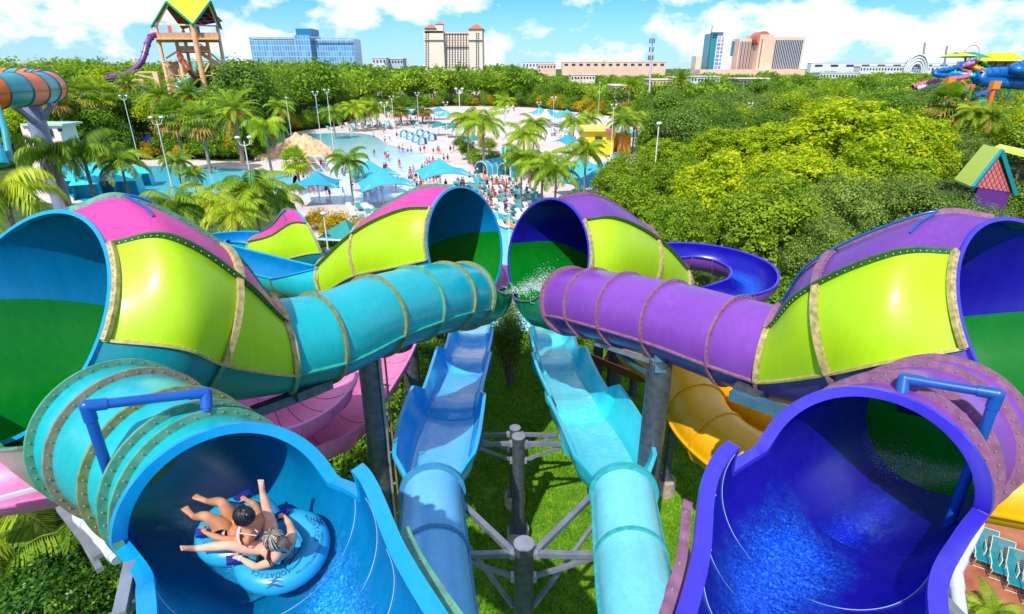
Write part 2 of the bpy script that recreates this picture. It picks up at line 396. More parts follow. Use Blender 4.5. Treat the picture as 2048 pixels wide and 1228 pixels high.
def near_flume(par, S, C, inner, lip, outm, wat, sgn, seed, fm0=0):
    """open flume that runs under the viewer into the first tunnel; sgn=-1 for the left slide"""
    p = Path(S, 81); e = 80
    # cut-off angle from the top: 0 = closed tunnel, ~95 = open half pipe
    fm = 4/6.0*e+fm0       # where the tunnel begins
    i0_, i1_ = fm-5.2, fm+5.4
    def cut(side):
        outer = (side == sgn)       # wall on the outer side of the picture: its lip runs straight into the arch
        def f(i):
            if outer: return side*(94+2*math.sin(min(1, max(0, i1_-i)/14)*3.1))
            if i >= i0_:
                t = min(1, (i-i0_)/(i1_-i0_)); v = 94*(1-2*t*t*(3-2*t))
                return side*max(v, -95.4)
            tt = i0_-i
            lift = min(1, max(0, (tt-5.6)/1.0))*(1-.45*min(1, max(0, (tt-8)/20)))
            return side*(94-25*lift)
        return f
    st = lambda i: .45*min(1, max(0, (i0_-4.5-i)/4))
    a, b = cut(1), cut(-1)
    shell(p, 0, e, lambda i: b(i)+360 if False else a(i), lambda i: 360+b(i), outm, inner, 'flume', par, nseg=64, thick=.05, straight=st, di=.5, edge=lip)
    # flat lip rail along both walls and over the arch
    for side, f in ((1, a), (-1, b)):
        mb = MB(); vs = []; stn = np.concatenate([np.linspace(0, i0_-8, 60), np.linspace(i0_-7.8, i1_, 140)])
        q = np.array([p.pt(i, f(i), 0, st(i)) for i in stn])
        E = np.gradient(q, axis=0); E /= np.linalg.norm(E, axis=1)[:, None]+1e-9
        for j, i in enumerate(stn):
            th = f(i); thc = max(abs(th), 78)*(1 if th > 0 else -1) if st(i) > 0 else th
            rad = p.pt(i, thc, .1)-p.pt(i, thc, 0); rad -= E[j]*rad.dot(E[j]); rad /= np.linalg.norm(rad)
            w_ = np.cross(E[j], rad)*side; w_ /= np.linalg.norm(w_)
            kk = .45+.55*min(1, abs(th)/85); vs += [q[j]-rad*.06-w_*.03, q[j]+rad*.10*kk-w_*.03, q[j]+rad*.10*kk+w_*.06*kk, q[j]-rad*.06+w_*.03]
        fs = [(j*4+k, j*4+(k+1) % 4, (j+1)*4+(k+1) % 4, (j+1)*4+k) for j in range(len(stn)-1) for k in range(4)]
        mb.add(vs, fs); mb.build('lip_rail', lip, par)
    # pale sealant joints across the inside
    for i in (8, 20, 30, 36, 42):
        mb = MB(); mb.tube([p.pt(i, a(i)+(360+b(i)-a(i))*k/50, -.056) for k in range(51)], .0045, n=4); mb.build('joint_line', SEAMW, par)
    s_in = -sgn
    q0, q1 = sorted((s_in*84, s_in*165))
    shell(p, 0, i0_-14, q0, q1, outm, outm, 'outer_shell', par, nseg=20, dr=.17, thick=.02)
    seam(p, 0, i0_-14, s_in*84, C['t_rings'][-1], par, h=.09, w=.03, dr=.13, bolts=12, name='edge_flange')
    for i in (12, 26): flange(p, i, q0, q1, C['t_rings'][-1], par, h=.07, w=.08, bolts=12, nseg=30, dr=.16)
    return p, a, b

# ================= LEFT TEAL SLIDE =================
slideL = thing('water_slide', 'teal slide with pink and lime flared pods and two riders in its blue open flume', 'water slide', (-8, 10, 0))
SL = [(.0, .6, 13.9, 1.0), (-.92, 1.95, 13.8, 1.0), (-1.81, 3.26, 13.68, 1.01), (-2.52, 4.48, 13.54, 1.07), (-3.38, 5.34, 13.15, .99), (-4.68, 6.33, 13.08, 1.0), (-5.95, 7.25, 12.85, 1.06)]
pFL, aL, bL = near_flume(slideL, SL, CL, BLUE, BLUEL, TEAL, W_BLUE, -1, 3, -1.5)
for fi, hm in ((56, MINT), (59, MINT), (64, OLIVE), (74, TAN2), (80, MINT)): flange(pFL, fi, 0, 360, hm, slideL, h=.10, w=.05, bolts=40, nseg=72)
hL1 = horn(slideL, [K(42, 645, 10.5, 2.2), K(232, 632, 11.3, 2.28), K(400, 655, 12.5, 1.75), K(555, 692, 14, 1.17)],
           {0: (.4, .92, -.75), 1: (.5, .85, -.38), 3: (.75, .65, -.06)}, 1, CL, rings=(.58, 1.0))
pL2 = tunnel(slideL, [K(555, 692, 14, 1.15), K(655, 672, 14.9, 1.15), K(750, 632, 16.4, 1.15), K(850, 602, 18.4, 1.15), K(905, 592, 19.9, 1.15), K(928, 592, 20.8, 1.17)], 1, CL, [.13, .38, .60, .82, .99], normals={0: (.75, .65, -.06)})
hL2 = horn(slideL, [K(934, 492, 22, 2.25), K(855, 496, 22.7, 2.28), K(758, 520, 24.4, 1.65), K(678, 560, 26.4, 1.15)],
           {0: (-.85, .54, -.25), 1: (-.9, .4, -.15)}, -1, CL, rings=(.55, 1.0))
# ================= RIGHT PURPLE SLIDE =================
slideR = thing('water_slide', 'purple slide with purple and lime flared pods and an empty navy open flume', 'water slide', (9, 10, 0))
SR = [(.9, .6, 13.9, .98), (1.75, 1.98, 13.8, .94), (2.50, 3.33, 13.68, .95), (3.12, 4.56, 13.57, 1.07), (4.1, 5.45, 13.45, 1.04), (5.35, 6.42, 13.2, 1.02), (6.6, 7.4, 12.85, 1.06)]
pFR, aR, bR = near_flume(slideR, SR, CR, NAVY, NAVYL, PURP, W_NAVY, 1, 5, 1.5)
for fi in (59.5, 63, 73, 80): flange(pFR, fi, 0, 360, MAUVE, slideR, h=.10, w=.05, bolts=40, nseg=72)
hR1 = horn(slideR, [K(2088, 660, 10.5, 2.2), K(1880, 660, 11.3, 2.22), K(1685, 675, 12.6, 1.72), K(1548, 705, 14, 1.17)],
           {0: (-.4, .92, -.75), 1: (-.5, .85, -.38), 3: (-.75, .65, -.06)}, -1, CR, rings=(.58, 1.0))
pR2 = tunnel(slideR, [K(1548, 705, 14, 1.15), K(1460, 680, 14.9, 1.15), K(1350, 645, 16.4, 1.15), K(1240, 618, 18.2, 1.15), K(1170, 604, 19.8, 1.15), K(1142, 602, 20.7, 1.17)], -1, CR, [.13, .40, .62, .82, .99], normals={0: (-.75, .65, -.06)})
hR2 = horn(slideR, [K(1092, 517, 21.6, 2.25), K(1176, 510, 22.4, 2.25), K(1268, 535, 24.4, 1.62), K(1332, 568, 26.4, 1.15)],
           {0: (.80, .60, -.25), 1: (.88, .45, -.15)}, 1, CR, rings=(.55, 1.0))
# ---------- bowls, third pod, water, pipes: the far ends of the two big slides ----------
def half_pipe(par, keys, n, co, ci, lip, cutL=95, cutR=95, rings=(), ringm=None, thick=.04, name='flume', ringh=.09, open_at=None):
    p = Path(keys, n); e = n-1
    fr = cutR if callable(cutR) else (lambda i: cutR); fl = cutL if callable(cutL) else (lambda i: cutL)
    shell(p, 0, e, lambda i: fr(i), lambda i: 360-fl(i), co, ci, name, par, nseg=34, thick=thick)
    for sd, f in ((1, fr), (-1, fl)):
        seam(p, 0, e, lambda i: sd*f(i), lip, par, h=.09, w=.05, name='lip_rail', bolts=0)
    for k in rings:
        i = k*e; flange(p, i, fr(i)+2, 358-fl(i), ringm or lip, par, h=ringh, w=.06, nseg=40, name='flange')
    return p
cR = P(1408, 528, 31)
ring = lambda a, r, z: (cR.x+r*math.cos(R_(a)), cR.y+r*math.sin(R_(a)), z, 1.15)
kR = [(*P(1332, 568, 26.4), 1.15), (7.55, 26.9, 8.5, 1.15), ring(180, 2.6, 8.3), ring(140, 2.65, 8.2), ring(95, 2.65, 8.1), ring(50, 2.65, 8.0), ring(5, 2.65, 7.9),
      ring(-40, 2.65, 7.75), ring(-75, 2.6, 7.6), ring(-110, 2.4, 7.3), ring(-150, 2.2, 6.9), ring(-190, 2.0, 6.4)]
pBR = half_pipe(slideR, kR, 90, PURP, NAVY, NAVYL, cutL=lambda i: 84 if i > 18 else 40+44*i/18, cutR=lambda i: 90 if i > 18 else 60+30*i/18, rings=(.0, .3, .4, .5, .6, .68, .76, .9), ringm=MAUVE, name='bowl_flume')
water_strip(pBR, 12, 86, 45, W_NAVY, slideR, wob=.01)
kL = [K(678, 560, 26.4, 1.15), K(630, 556, 27.2, 1.15), K(580, 546, 28.3, 1.15), K(515, 530, 29.8, 1.2), K(450, 512, 31.5, 1.2), K(405, 495, 34, 1.2), K(425, 480, 36.5, 1.2), K(480, 476, 37.2, 1.2), K(535, 482, 36.5, 1.2), K(575, 492, 35.5, 1.2)]
fl_ = lambda i: 45+40*min(1, i/12)
pBL = half_pipe(slideL, kL, 80, TEAL, BLUE, BLUEL, cutL=lambda i: fl_(i), cutR=lambda i: fl_(i), rings=(.0, .16, .3, .45, .6, .75, .9), ringm=OLIVE, name='bowl_flume')
water_strip(pBL, 10, 76, 40, W_BLUE, slideL, wob=.01)
hL3 = horn(slideL, [K(617, 490, 32, 2.0), K(590, 489, 32.6, 2.0), K(556, 500, 34.2, 1.45), K(530, 506, 35.6, 1.1)],
           {0: (-.8, -.6, -.2), 1: (-.85, -.5, -.15), 2: (-.95, -.2, -.1)}, -1, CL, n=31, rings=(1.0,), lining=False)
def spout(par, pts, m, rim, name='drain_spout'):
    mb = MB(); a, b, c, d = [V(*q) for q in pts]
    mb.add([a, b, c, d], [(0, 1, 2), (0, 2, 3)]); mb.tube([a, b, c, d], .035, n=6, mi=1)
    mb.tube([d, a], .035, n=6, mi=1); return mb.build(name, [m, rim], par)
spout(slideL, [P(937, 581, 20.4), P(967, 565, 20.9), P(965, 600, 20.9), P(951, 604, 20.6)], GREEN, MINT)
spout(slideR, [P(1102, 592, 20.2), P(1060, 576, 20.8), P(1061, 606, 20.8), P(1083, 610, 20.5)], GREEN, MINT)
# throats where the entry tunnels meet the pods: a skirt of shell closing the gap
def skirt(par, tun, hp, m, name='skirt_panel'):
    e = tun.n-1; mb = MB(); vs = []; n = 26
    for k in range(n+1):
        th = 95+170*k/n
        a = tun.pt(e, th, .0); h_ = hp.pt(0, 180+(th-180)*.55, .0); vs += [a, (a+h_)/2+np.array([0, 0, -.08]), h_]
    mb.add(vs, [(k*3+j, k*3+j+1, (k+1)*3+j+1, (k+1)*3+j) for k in range(n) for j in range(2)], 0, True)
    return mb.build(name, m, par)
skirt(slideL, pFL, hL1, GREEN); skirt(slideR, pFR, hR1, GREEN)
GRNB = gel('gel_green_low', (.0, .22, .08), .3)
for par, tn, ks, rim in ((slideL, pL2, [K(958, 592, 21.6, 1.12), K(978, 580, 22.6, .95), K(985, 560, 23.4, .7)], MINT), (slideR, pR2, [K(1110, 602, 21.5, 1.12), K(1078, 594, 22.3, .98), K(1056, 575, 23.2, .75)], MAUVE), (slideL, pFL, [K(100, 848, 10.6, .9), K(50, 832, 11.3, .7)], MINT), (slideR, pFR, [K(1985, 848, 10.6, .9), K(2035, 832, 11.3, .7)], MAUVE)):
    e_ = tn.c[-1]; pj = Path([(*e_, 1.16)]+ks, 24, {0: tn.t[-1]})
    shell(pj, 0, 23, lambda i: 70+i*1.0, lambda i: 290-i*1.0, GRNB, GREEN, 'junction_trough', par, nseg=30); 
    for s_ in (1, -1): seam(pj, 0, 23, lambda i: s_*(70+i), rim, par, h=.07, w=.04, name='lip_rail')
    if tn.n != 81: flange(pj, 0, 0, 360, rim, par, h=.12, w=.08, bolts=40, nseg=60); flange(pj, 12, 84, 276, GRNB, par, h=.06, w=.06, nseg=40)

# water inside the two near flumes
water_strip(pFL, 0, 46, lambda i: (-6, 66-.1*i), W_BLUE, slideL, wob=.012, jit=9, di=.25, name='rushing_water')
water_strip(pFL, 46, 78, lambda i: (-26, 22), W_BLUE2, slideL, wob=.004, jit=6, name='shallow_water')
water_strip(pFR, 0, 54, lambda i: (-62, 26), W_NAVY, slideR, wob=.012, jit=9, di=.25, name='rushing_water')
water_strip(pFR, 53, 78, lambda i: (-24, 24), W_NAVY2, slideR, wob=.004, jit=4, name='shallow_water')
FOAM = mat('white_foam', (.85, .93, .96), .3, coat=.3)
def splash(name, label, c, ax, n, sz, seed, par=None, up=.5):
    rr = random.Random(seed); mb = MB()
    for _ in range(n):
        a, b, h = rr.gauss(0, 1), rr.gauss(0, .5), abs(rr.gauss(0, 1))
        q = V(*c)+V(*ax[0])*a*.5+V(*ax[1])*b+V(0, 0, up*h*math.exp(-a*a*.35))
        s = sz*rr.uniform(.35, 1.2)*(1.3-.5*min(1, h))
        mb.add([q+V(rr.uniform(-s, s), rr.uniform(-s, s), rr.uniform(-s, s)) for _ in range(4)], [(0, 1, 2), (0, 2, 3), (0, 3, 1), (1, 3, 2)])
    return mb.build(name, FOAM, par)
tag(splash('water_splash', None, V(*pFR.pt(77, 205, -.12)), ((.9, -.45, .12), (.2, .3, .05)), 3200, .008, 9, up=.16), None, None, None, 'stuff')
tag(splash('water_splash', None, P(1095, 584, 21.2), ((1.25, .4, -.2), (.15, .4, .08)), 7500, .018, 4, up=.36), None, None, None, 'stuff')
0 and tag(splash('water_splash', None, P(440, 1165, 6.3)+V(0, 0, -.02), ((.75, -.55, .0), (.15, .2, 0)), 260, .012, 6, up=.05), None, None, None, 'stuff')

# blue spray pipes over the tunnel mouths and along the pods
def pipe_thing(name, label, pts, r, m, grp=None, cat='pipe', joints=True):
    pts = [V(*p) for p in pts]; t = thing(name, label, cat, pts[0], group=grp)
    mb = MB()
    for a, b in zip(pts, pts[1:]): mb.cyl(a, b, r, n=14)
    mb.build('pipe_run', m, t)
    if joints:
        for k, p in enumerate(pts[1:-1]):
            mj = MB(); mj.sph(p, r*1.22, 12, 8)
            for q in (pts[k], pts[k+2]):
                dd = (q-p).normalized(); mj.cyl(p, p+dd*r*3.2, r*1.2, n=14)
            mj.build('elbow', m, t)
    return t
a = P(173, 812, 6.25); pipe_thing('spray_pipe', 'thick blue plastic pipe bridging the left tunnel mouth', [V(a.x-.02, a.y, 11.6), a, P(412, 785, 6.95), P(413, 822, 6.93)], .058, BPIPE, 'blue pipes over the tunnel mouths')
a = P(1995, 788, 6.45); pipe_thing('spray_pipe', 'thick blue plastic pipe bridging the right tunnel mouth', [V(a.x+.02, a.y, 11.6), a, P(1808, 757, 6.95), P(1803, 790, 6.93)], .058, BPIPE, 'blue pipes over the tunnel mouths')
def on(p, i, th, dr): return V(*p.pt(i, th, dr))
for par, p, sg in ((slideL, hL1, 1), (slideR, hR1, -1)):
    mb = MB(); r0, r1 = (14, 20) if sg > 0 else (14, 58)
    mb.tube([on(p, i, sg*(6+.0*i), .12) for i in range(r0, r1+1, 2)], .028, n=8); mb.tube([on(p, r0, sg*6, .12), on(p, r0+1, sg*20, .1), on(p, r0+2, sg*26, .04)], .026, n=8)
    mb.build('spray_line', BPIPE, par)
mb = MB(); mb.tube([on(hL3, i, -8, .1) for i in range(6, 28, 2)], .04, n=6); mb.tube([on(hL3, 8, -8, .1), on(hL3, 8, -30, .06)], .04, n=6); mb.build('spray_line', BPIPE, slideL)
mb = MB(); q = [P(690, 545, 25.6), P(672, 505, 25.6), P(657, 503, 25.8)]; mb.tube([P(652, 590, 25.9)]+[P(655, 560, 25.8), P(668, 520, 25.6), P(670, 507, 25.6), P(652, 502, 25.9)], .09, n=8); mb.build('spray_line', BPIPE, slideL)
pipe_thing('spray_pipe', 'white upright pipe with a bent top beside the far purple pod', [P(1341, 585, 24.6), P(1337, 520, 24.9), P(1334, 514, 24.4)], .08, WPIPE)

# ---------- the pair of straight bumpy slides in the middle ----------
def bumpy(label, tube_keys, fl, colT, colF, water, ringm, grp, outer):
    t = thing('racing_slide', label, 'water slide', V(*tube_keys[0][:3]), group=grp)
    p = Path(tube_keys, 31)
    shell(p, 0, 30, -95, 95, colT, colF, 'tunnel_top', t, nseg=28); shell(p, 0, 30, 95, 265, colT, colF, 'tunnel_base', t, nseg=20)
    seam(p, 0, 30, 95, ringm, t, h=.07, w=.05, bolts=24); seam(p, 0, 30, -95, ringm, t, h=.07, w=.05, bolts=24)
    flange(p, 30, 0, 360, ringm, t, h=.13, w=.14, bolts=44, nseg=72); flange(p, 17, 0, 360, ringm, t, h=.05, w=.10, bolts=44, nseg=72)
    K_ = [list(P(u, v, d)) + [w, h] for u, v, d, w, h in fl]
    n = 150; S, q = catmull(K_, n); c = S[:, :3]; T = np.gradient(c, axis=0); T[:, 2] = 0; T /= np.linalg.norm(T, axis=1)[:, None]
    sd = np.cross(T, [0, 0, 1.]); tot = q[-1]
    humps = (.20, .40, .60, .80)
    mo, mi_, lip = [], [], []
    prof = [(-1, 1), (-.985, .8), (-.95, .55), (-.87, .3), (-.74, .12), (-.55, .03), (-.3, 0), (0, -.01), (.3, 0), (.55, .03), (.74, .12), (.87, .3), (.95, .55), (.985, .8), (1, 1)]
    g = []; g2 = []
    joints = [0.0, .27, .48, .70, 1.02]
    for i in range(n):
        s = i/(n-1); w_, h_ = S[i, 3], S[i, 4]; blend = min(1, s/.06)
        k = max(j for j in range(4) if s >= joints[j]); t_ = (s-joints[k])/(joints[k+1]-joints[k])
        rise = (t_**1.3)*(1 if k < 3 else .3)
        drop_prev = max(0, 1-(s-joints[k])/.022) if k > 0 else 0       # wall falls quickly past a joint
        wv = max(rise, drop_prev**1.5); 
        dz = -.34*wv if k >= 0 else 0
        if k > 0: dz += .10*math.exp(-((s-joints[k]-.05)/.03)**2)
        row = []; row2 = []
        for (a, b) in prof:
            up = wv*(1.0 if a*outer > 0 else .25)
            x = a*w_/2*(1-.10*(1-t_))+a*abs(a)**4*.16*up; z = b*h_*(1+.42*up) + dz*(1-b) - .02*math.cos(a*9)*(1-b)
            x *= (.62+.38*blend); pt = c[i]+sd[i]*x+np.array([0, 0, z-.55])
            row.append(pt); row2.append(pt+np.array([0, 0, -.06])+sd[i]*.05*np.sign(a)*(abs(a) > .8))
        g.append(row); g2.append(row2)
    w = len(prof); f = [(j*w+k, (j+1)*w+k, (j+1)*w+k+1, j*w+k+1) for j in range(n-1) for k in range(w-1)]
    mb = MB(); mb.add([x for r in g for x in r], f, 0, True); mb.add([x for r in g2 for x in r], [x[::-1] for x in f], 0, True)
    mb.build('flume', colF, t)
    for k, sg in ((0, -1), (w-1, 1)):
        mb = MB(); vs = []
        for i in range(n):
            a = V(*g[i][k]); o = V(*sd[i])*sg; vs += [a+V(0, 0, .02), a+o*.12+V(0, 0, .02), a+o*.12-V(0, 0, .10), a-V(0, 0, .08)]
        mb.add(vs, [(j*4+m_, j*4+(m_+1) % 4, (j+1)*4+(m_+1) % 4, (j+1)*4+m_) for j in range(n-1) for m_ in range(4)]); mb.build('lip_rail', lipm, t)
    mb = MB(); vs = []
    for i in range(2, n):
        for k in range(4, 11): vs.append(np.array(g[i][k])+np.array([0, 0, .035+.008*math.sin(i*1.9+k*2.2)]))
    mb.add(vs, [(j*7+k, (j+1)*7+k, (j+1)*7+k+1, j*7+k+1) for j in range(n-3) for k in range(6)], 0, True); mb.build('shallow_water', water, t)
    # joint flanges under the flume and posts down to the lawn
    for i in (22, 46, 70, 94):
        mb = MB(); vs = []
        for k in range(w):
            a = np.array(g2[i][k]); o = np.array([0, 0, -.14])+sd[i]*.1*np.sign(prof[k][0])*(abs(prof[k][0]) > .8); vs += [a-T[i]*.04, a+o-T[i]*.04, a+o+T[i]*.04, a+T[i]*.04]
        mb.add(vs, [(j*4+m_, j*4+(m_+1) % 4, (j+1)*4+(m_+1) % 4, (j+1)*4+m_) for j in range(w-1) for m_ in range(4)]); mb.build('flange', ringm, t)
    return t
SKYR = mat('flange_sky', (.04, .25, .45), .45, var=.2, scale=6); AQR = mat('flange_aqua', (.03, .38, .42), .45, var=.2, scale=6)
lipm = gel('lip_skyblue', (.04, .45, .80), .3)
bumpy('bright blue straight racing slide left of the central posts', [K(893, 1330, 10.6, .78), K(876, 1228, 11.9, .78), K(868, 1100, 13.6, .78), K(865, 985, 15.7, .78)],
      [(865, 990, 15.6, 1.7, .75), (870, 940, 17.0, 2.35, 1.0), (880, 890, 18.8, 2.6, 1.0), (892, 840, 20.9, 2.6, .95), (908, 788, 23.3, 2.4, .9), (924, 738, 26.2, 2.3, .85), (940, 690, 30, 2.2, .8), (950, 645, 36, 2.1, .7), (956, 618, 41, 2.0, .6)], SKYBT, SKYB, W_SKY, SKYR, 'straight racing slides in the middle', -1)
lipm = gel('lip_aqua', (.05, .55, .70), .3)
bumpy('pale aqua straight racing slide right of the central posts', [K(1318, 1330, 10.2, .8), K(1283, 1228, 11.5, .8), K(1262, 1110, 13.3, .8), K(1247, 985, 15.4, .8)],
      [(1247, 990, 15.3, 1.7, .75), (1228, 940, 16.8, 2.35, 1.0), (1208, 890, 18.6, 2.55, 1.0), (1182, 840, 20.8, 2.55, .95), (1150, 788, 23.2, 2.4, .9), (1124, 738, 26, 2.3, .85), (1106, 690, 30, 2.2, .8), (1094, 645, 36, 2.1, .7), (1086, 618, 41, 2.0, .6)], AQUAT, AQUA, W_AQ, AQR, 'straight racing slides in the middle', 1)

# ---------- pink and yellow slides lower down ----------
def open_slide(label, keys, m, grp, n=60, cut=88, rings=(.1, .25, .4, .55, .7, .85), inner=None, closed=False):
    t = thing('body_slide', label, 'water slide', V(*keys[0][:3]), group=grp); p = Path(keys, n); e = n-1
    if closed:
        shell(p, 0, e, -95, 95, m, inner or m, 'tunnel_top', t, nseg=26); shell(p, 0, e, 95, 265, m, inner or m, 'tunnel_base', t, nseg=20)
        seam(p, 0, e, 95, m, t, h=.1, w=.05); seam(p, 0, e, -95, m, t, h=.1, w=.05)
        for k in rings: flange(p, k*e, 0, 360, m, t, h=.06, w=.08, nseg=48, bolts=36, boltmat=RUSTB)
    else:
        shell(p, 0, e, cut, 360-cut, m, inner or m, 'flume', t, nseg=30)
        for s_ in (1, -1): seam(p, 0, e, s_*cut, m, t, h=.1, w=.06, name='lip_rail')
        for k in rings:
            flange(p, k*e, cut+2, 358-cut, m, t, h=.06, w=.08, nseg=40, bolts=30, boltmat=RUSTB)
            mb = MB(); mb.tube([p.pt(k*e, cut+(360-2*cut)*j/30, -.035) for j in range(31)], .012, n=4); mb.build('joint_line', RUSTB, t)
    return t
RUSTB = mat('rusty_bolt', (.25, .09, .05), .7)
open_slide('pale pink open slide curving behind the left grey column', [K(792, 665, 27, 1.1), K(765, 715, 24, 1.1), K(722, 775, 21.3, 1.1), K(672, 835, 19.3, 1.1), K(600, 865, 18, 1.1), K(520, 870, 17.5, 1.1), K(440, 850, 17.5, 1.1)], LPINK, 'pink slides under the teal tube')
open_slide('pale pink open slide tucked under the teal tube', [K(640, 715, 20.5, 1.05), K(648, 755, 19.3, 1.05), K(612, 800, 18.2, 1.05), K(550, 828, 17.4, 1.05), K(470, 830, 17, 1.05)], LPINK, 'pink slides under the teal tube')
open_slide('pink closed tube at the left edge above dark palms', [K(-180, 990, 11.2, .66), K(0, 966, 11.5, .66), K(110, 950, 11.9, .66), K(215, 930, 12.7, .66), K(330, 900, 14, .66)], LPINK, None, closed=True, rings=(.3, .72), n=40)
open_slide('yellow slide curving down beside the right grey column', [K(1270, 690, 26, 1.0), K(1335, 735, 23.5, 1.0), K(1380, 785, 21.5, 1.05), K(1405, 845, 20, 1.05), K(1460, 900, 18.8, 1.05), K(1540, 945, 18, 1.05), K(1620, 985, 17.5, 1.05)], YEL, 'yellow slides under the purple tube', closed=True)
open_slide('yellow slide running down to the right behind the navy flume', [K(1455, 715, 25, 1.0), K(1470, 770, 22.8, 1.05), K(1515, 815, 21.2, 1.05), K(1585, 850, 20.2, 1.05), K(1670, 880, 19.6, 1.05), K(1760, 900, 19.2, 1.05)], YEL, 'yellow slides under the purple tube', closed=True)
open_slide('yellow closed tube at the right edge above the loungers', [K(1800, 960, 13.6, .72), K(1900, 968, 13, .72), K(2010, 985, 12.5, .72), K(2120, 1005, 12.2, .72), K(2250, 1030, 12, .72)], YEL, None, closed=True, rings=(.3, .75), n=40)
RST = gel('gel_rust_flume', (.30, .07, .02), .5)
open_slide('rust brown flume crossing behind the yellow slides', [K(1200, 700, 32, .8), K(1290, 735, 30, .8), K(1380, 755, 29, .8), K(1480, 765, 28, .8), K(1570, 790, 27, .8)], RST, None, rings=())
tt = thing('connecting_flume', 'pale pink and navy tube end seen between the two far pods', 'water slide', P(1000, 560, 27))
pc = Path([K(955, 575, 27, .8), K(1000, 562, 27.5, .8), K(1040, 560, 28, .8)], 12)
shell(pc, 0, 11, -95, 95, LPINK, LPINK, 'tunnel_top', tt, nseg=20); shell(pc, 0, 11, 95, 265, NAVY, NAVY, 'tunnel_base', tt, nseg=16); flange(pc, 6, 0, 360, WPIPE, tt, h=.08, w=.08)

# ---------- steel ----------
def column(label, u, v, d, r, ztop=None, foot=False, cap=False, grp='steel columns under the slides', name='support_post', extra=None, footr=.45, base=None):
    p = P(u, v, d) if d else atY(u, v, G(u, base).y); z = p.z if ztop is None else ztop; t = thing(name, label, 'column', (p.x, p.y, 0), group=grp)
    mb = MB(); mb.cyl((p.x, p.y, 0), (p.x, p.y, z), r, n=32); mb.build('shaft', STEEL, t)
    if cap:
        mb = MB(); mb.cyl((p.x, p.y, z), (p.x, p.y, z+.03), r*1.02, n=32); mb.build('cap_plate', CAPM, t)
    if foot:
        mb = MB(); mb.cyl((p.x, p.y, -.1), (p.x, p.y, foot), footr, n=28); mb.cyl((p.x, p.y, foot), (p.x, p.y, foot+.03), footr*.97, footr*.9, n=28); mb.build('footing', CONC, t)
        mb = MB(); mb.box((p.x, p.y, foot+.06), (r*3, r*3, .04))
        for sx in (-1, 1):
            for sy in (-1, 1): mb.cyl((p.x+sx*r*1.25, p.y+sy*r*1.25, foot), (p.x+sx*r*1.25, p.y+sy*r*1.25, foot+.16), .02, n=6)
        mb.build('base_plate', STEEL, t)
    return t, V(p.x, p.y, z)
tA, pA = column('thick grey steel column under the middle of the teal tube', 738, 715, 16.6, .335)
tB, pB = column('grey steel column behind, under the far end of the teal tube', 818, 665, None, .42, base=835)
tC, pC = column('thick dark grey steel column beside the yellow slide', 1322, 715, 16.3, .36)
tD, pD = column('grey steel column between two others right of the aqua slide', 1234, 680, None, .42, base=803)
tE, pE = column('slim grey steel column nearest the aqua slide on the right', 1198, 680, None, .28, base=795)
tF, pF = column('short rust-stained steel post on the lawn behind the columns', 1272, 720, None, .25, base=790)
tG, pG = column('slim dark post standing on a round concrete footing', 1352, 800, None, .17, foot=.8, footr=.46, base=985)
tH, pH = column('galvanised post with flat cap, nearest of the central posts', 1048, 1088, 14, .25, cap=True, grp='capped posts between the racing slides')
tI, pI = column('galvanised post with flat cap, second of the central posts', 1037, 873, 21.6, .25, cap=True, foot=.6, grp='capped posts between the racing slides')
tJ, pJ = column('galvanised post with flat cap, farthest of the central posts', 1030, 856, 23.8, .23, cap=True, foot=.7, grp='capped posts between the racing slides')
def arms(t, p, L, name='brace'):
    for tgt in L:
        mb = MB(); a = V(*tgt[0]); b = V(*tgt[1]); mb.beam(a, b, tgt[2] if len(tgt) > 2 else .11)
        mb.build(name, RAILG, t)
for t, p, k in ((tH, pH, 1.0), (tI, pI, 1.0), (tJ, pJ, 1.0)):
    z = p.z-.32; L = []
    for s in (-1, 1):
        L.append(((p.x+s*.3, p.y, z), (p.x+s*1.75, p.y-.05, z), .14)); L.append(((p.x+s*.28, p.y, z-.75), (p.x+s*1.8, p.y, z-.1), .1))
        if k and p is pH: L.append(((p.x+s*.3, p.y+.05, z+.03), ((-1.75 if s < 0 else 2.35), p.y+2.1, z+.1), .15)); L.append(((p.x+s*.25, p.y+.05, z-1.9), ((-1.8 if s < 0 else 2.4), p.y+1.4, z-.1), .1))
    arms(t, p, L)
    mb = MB()
    for s in (-1, 1):
        mb.box((p.x+s*.28, p.y, z), (.14, .2, .2)); mb.box((p.x+s*.27, p.y, z-.78), (.12, .18, .2))
        for q in (-.05, .05): mb.cyl((p.x+s*.3+q, p.y-.12, z), (p.x+s*.3+q, p.y-.14, z), .018, n=6)
    mb.build('bracket', CAPM, t)
def support(label, cols, pts, m, w=.12, name='steel_support', cat='steel frame'):
    t = thing(name, label, cat, pts[0][0])
    for s in pts:
        mb = MB(); mb.beam(s[0], s[1], s[2] if len(s) > 2 else w, s[3] if len(s) > 3 else None); mb.build('beam', s[4] if len(s) > 4 else m, t)
    return t
support('pale steel bracket frame carrying the purple tube on the right column', None,
        [(P(1185, 672, 19.2), P(1318, 712, 16.4), .14), (P(1190, 686, 18.8), P(1310, 724, 16.1), .10, .14, CAPM), (P(1215, 690, 18.8), P(1300, 750, 16.6), .12), (P(1165, 660, 19.6), P(1230, 690, 19), .3, .1, CAPM), (P(1318, 705, 16.2), P(1318, 745, 16.2), .3, .3)], STEELB)
support('blue steel beam holding the purple tube above the yellow slides', None, [(P(1463, 788, 13.6), P(1625, 845, 12.2), .24), (P(1475, 770, 13.7), P(1520, 795, 13.3), .4, .22, STEEL), (P(1520, 800, 13.2), P(1560, 790, 14.5), .08)], STEELB)
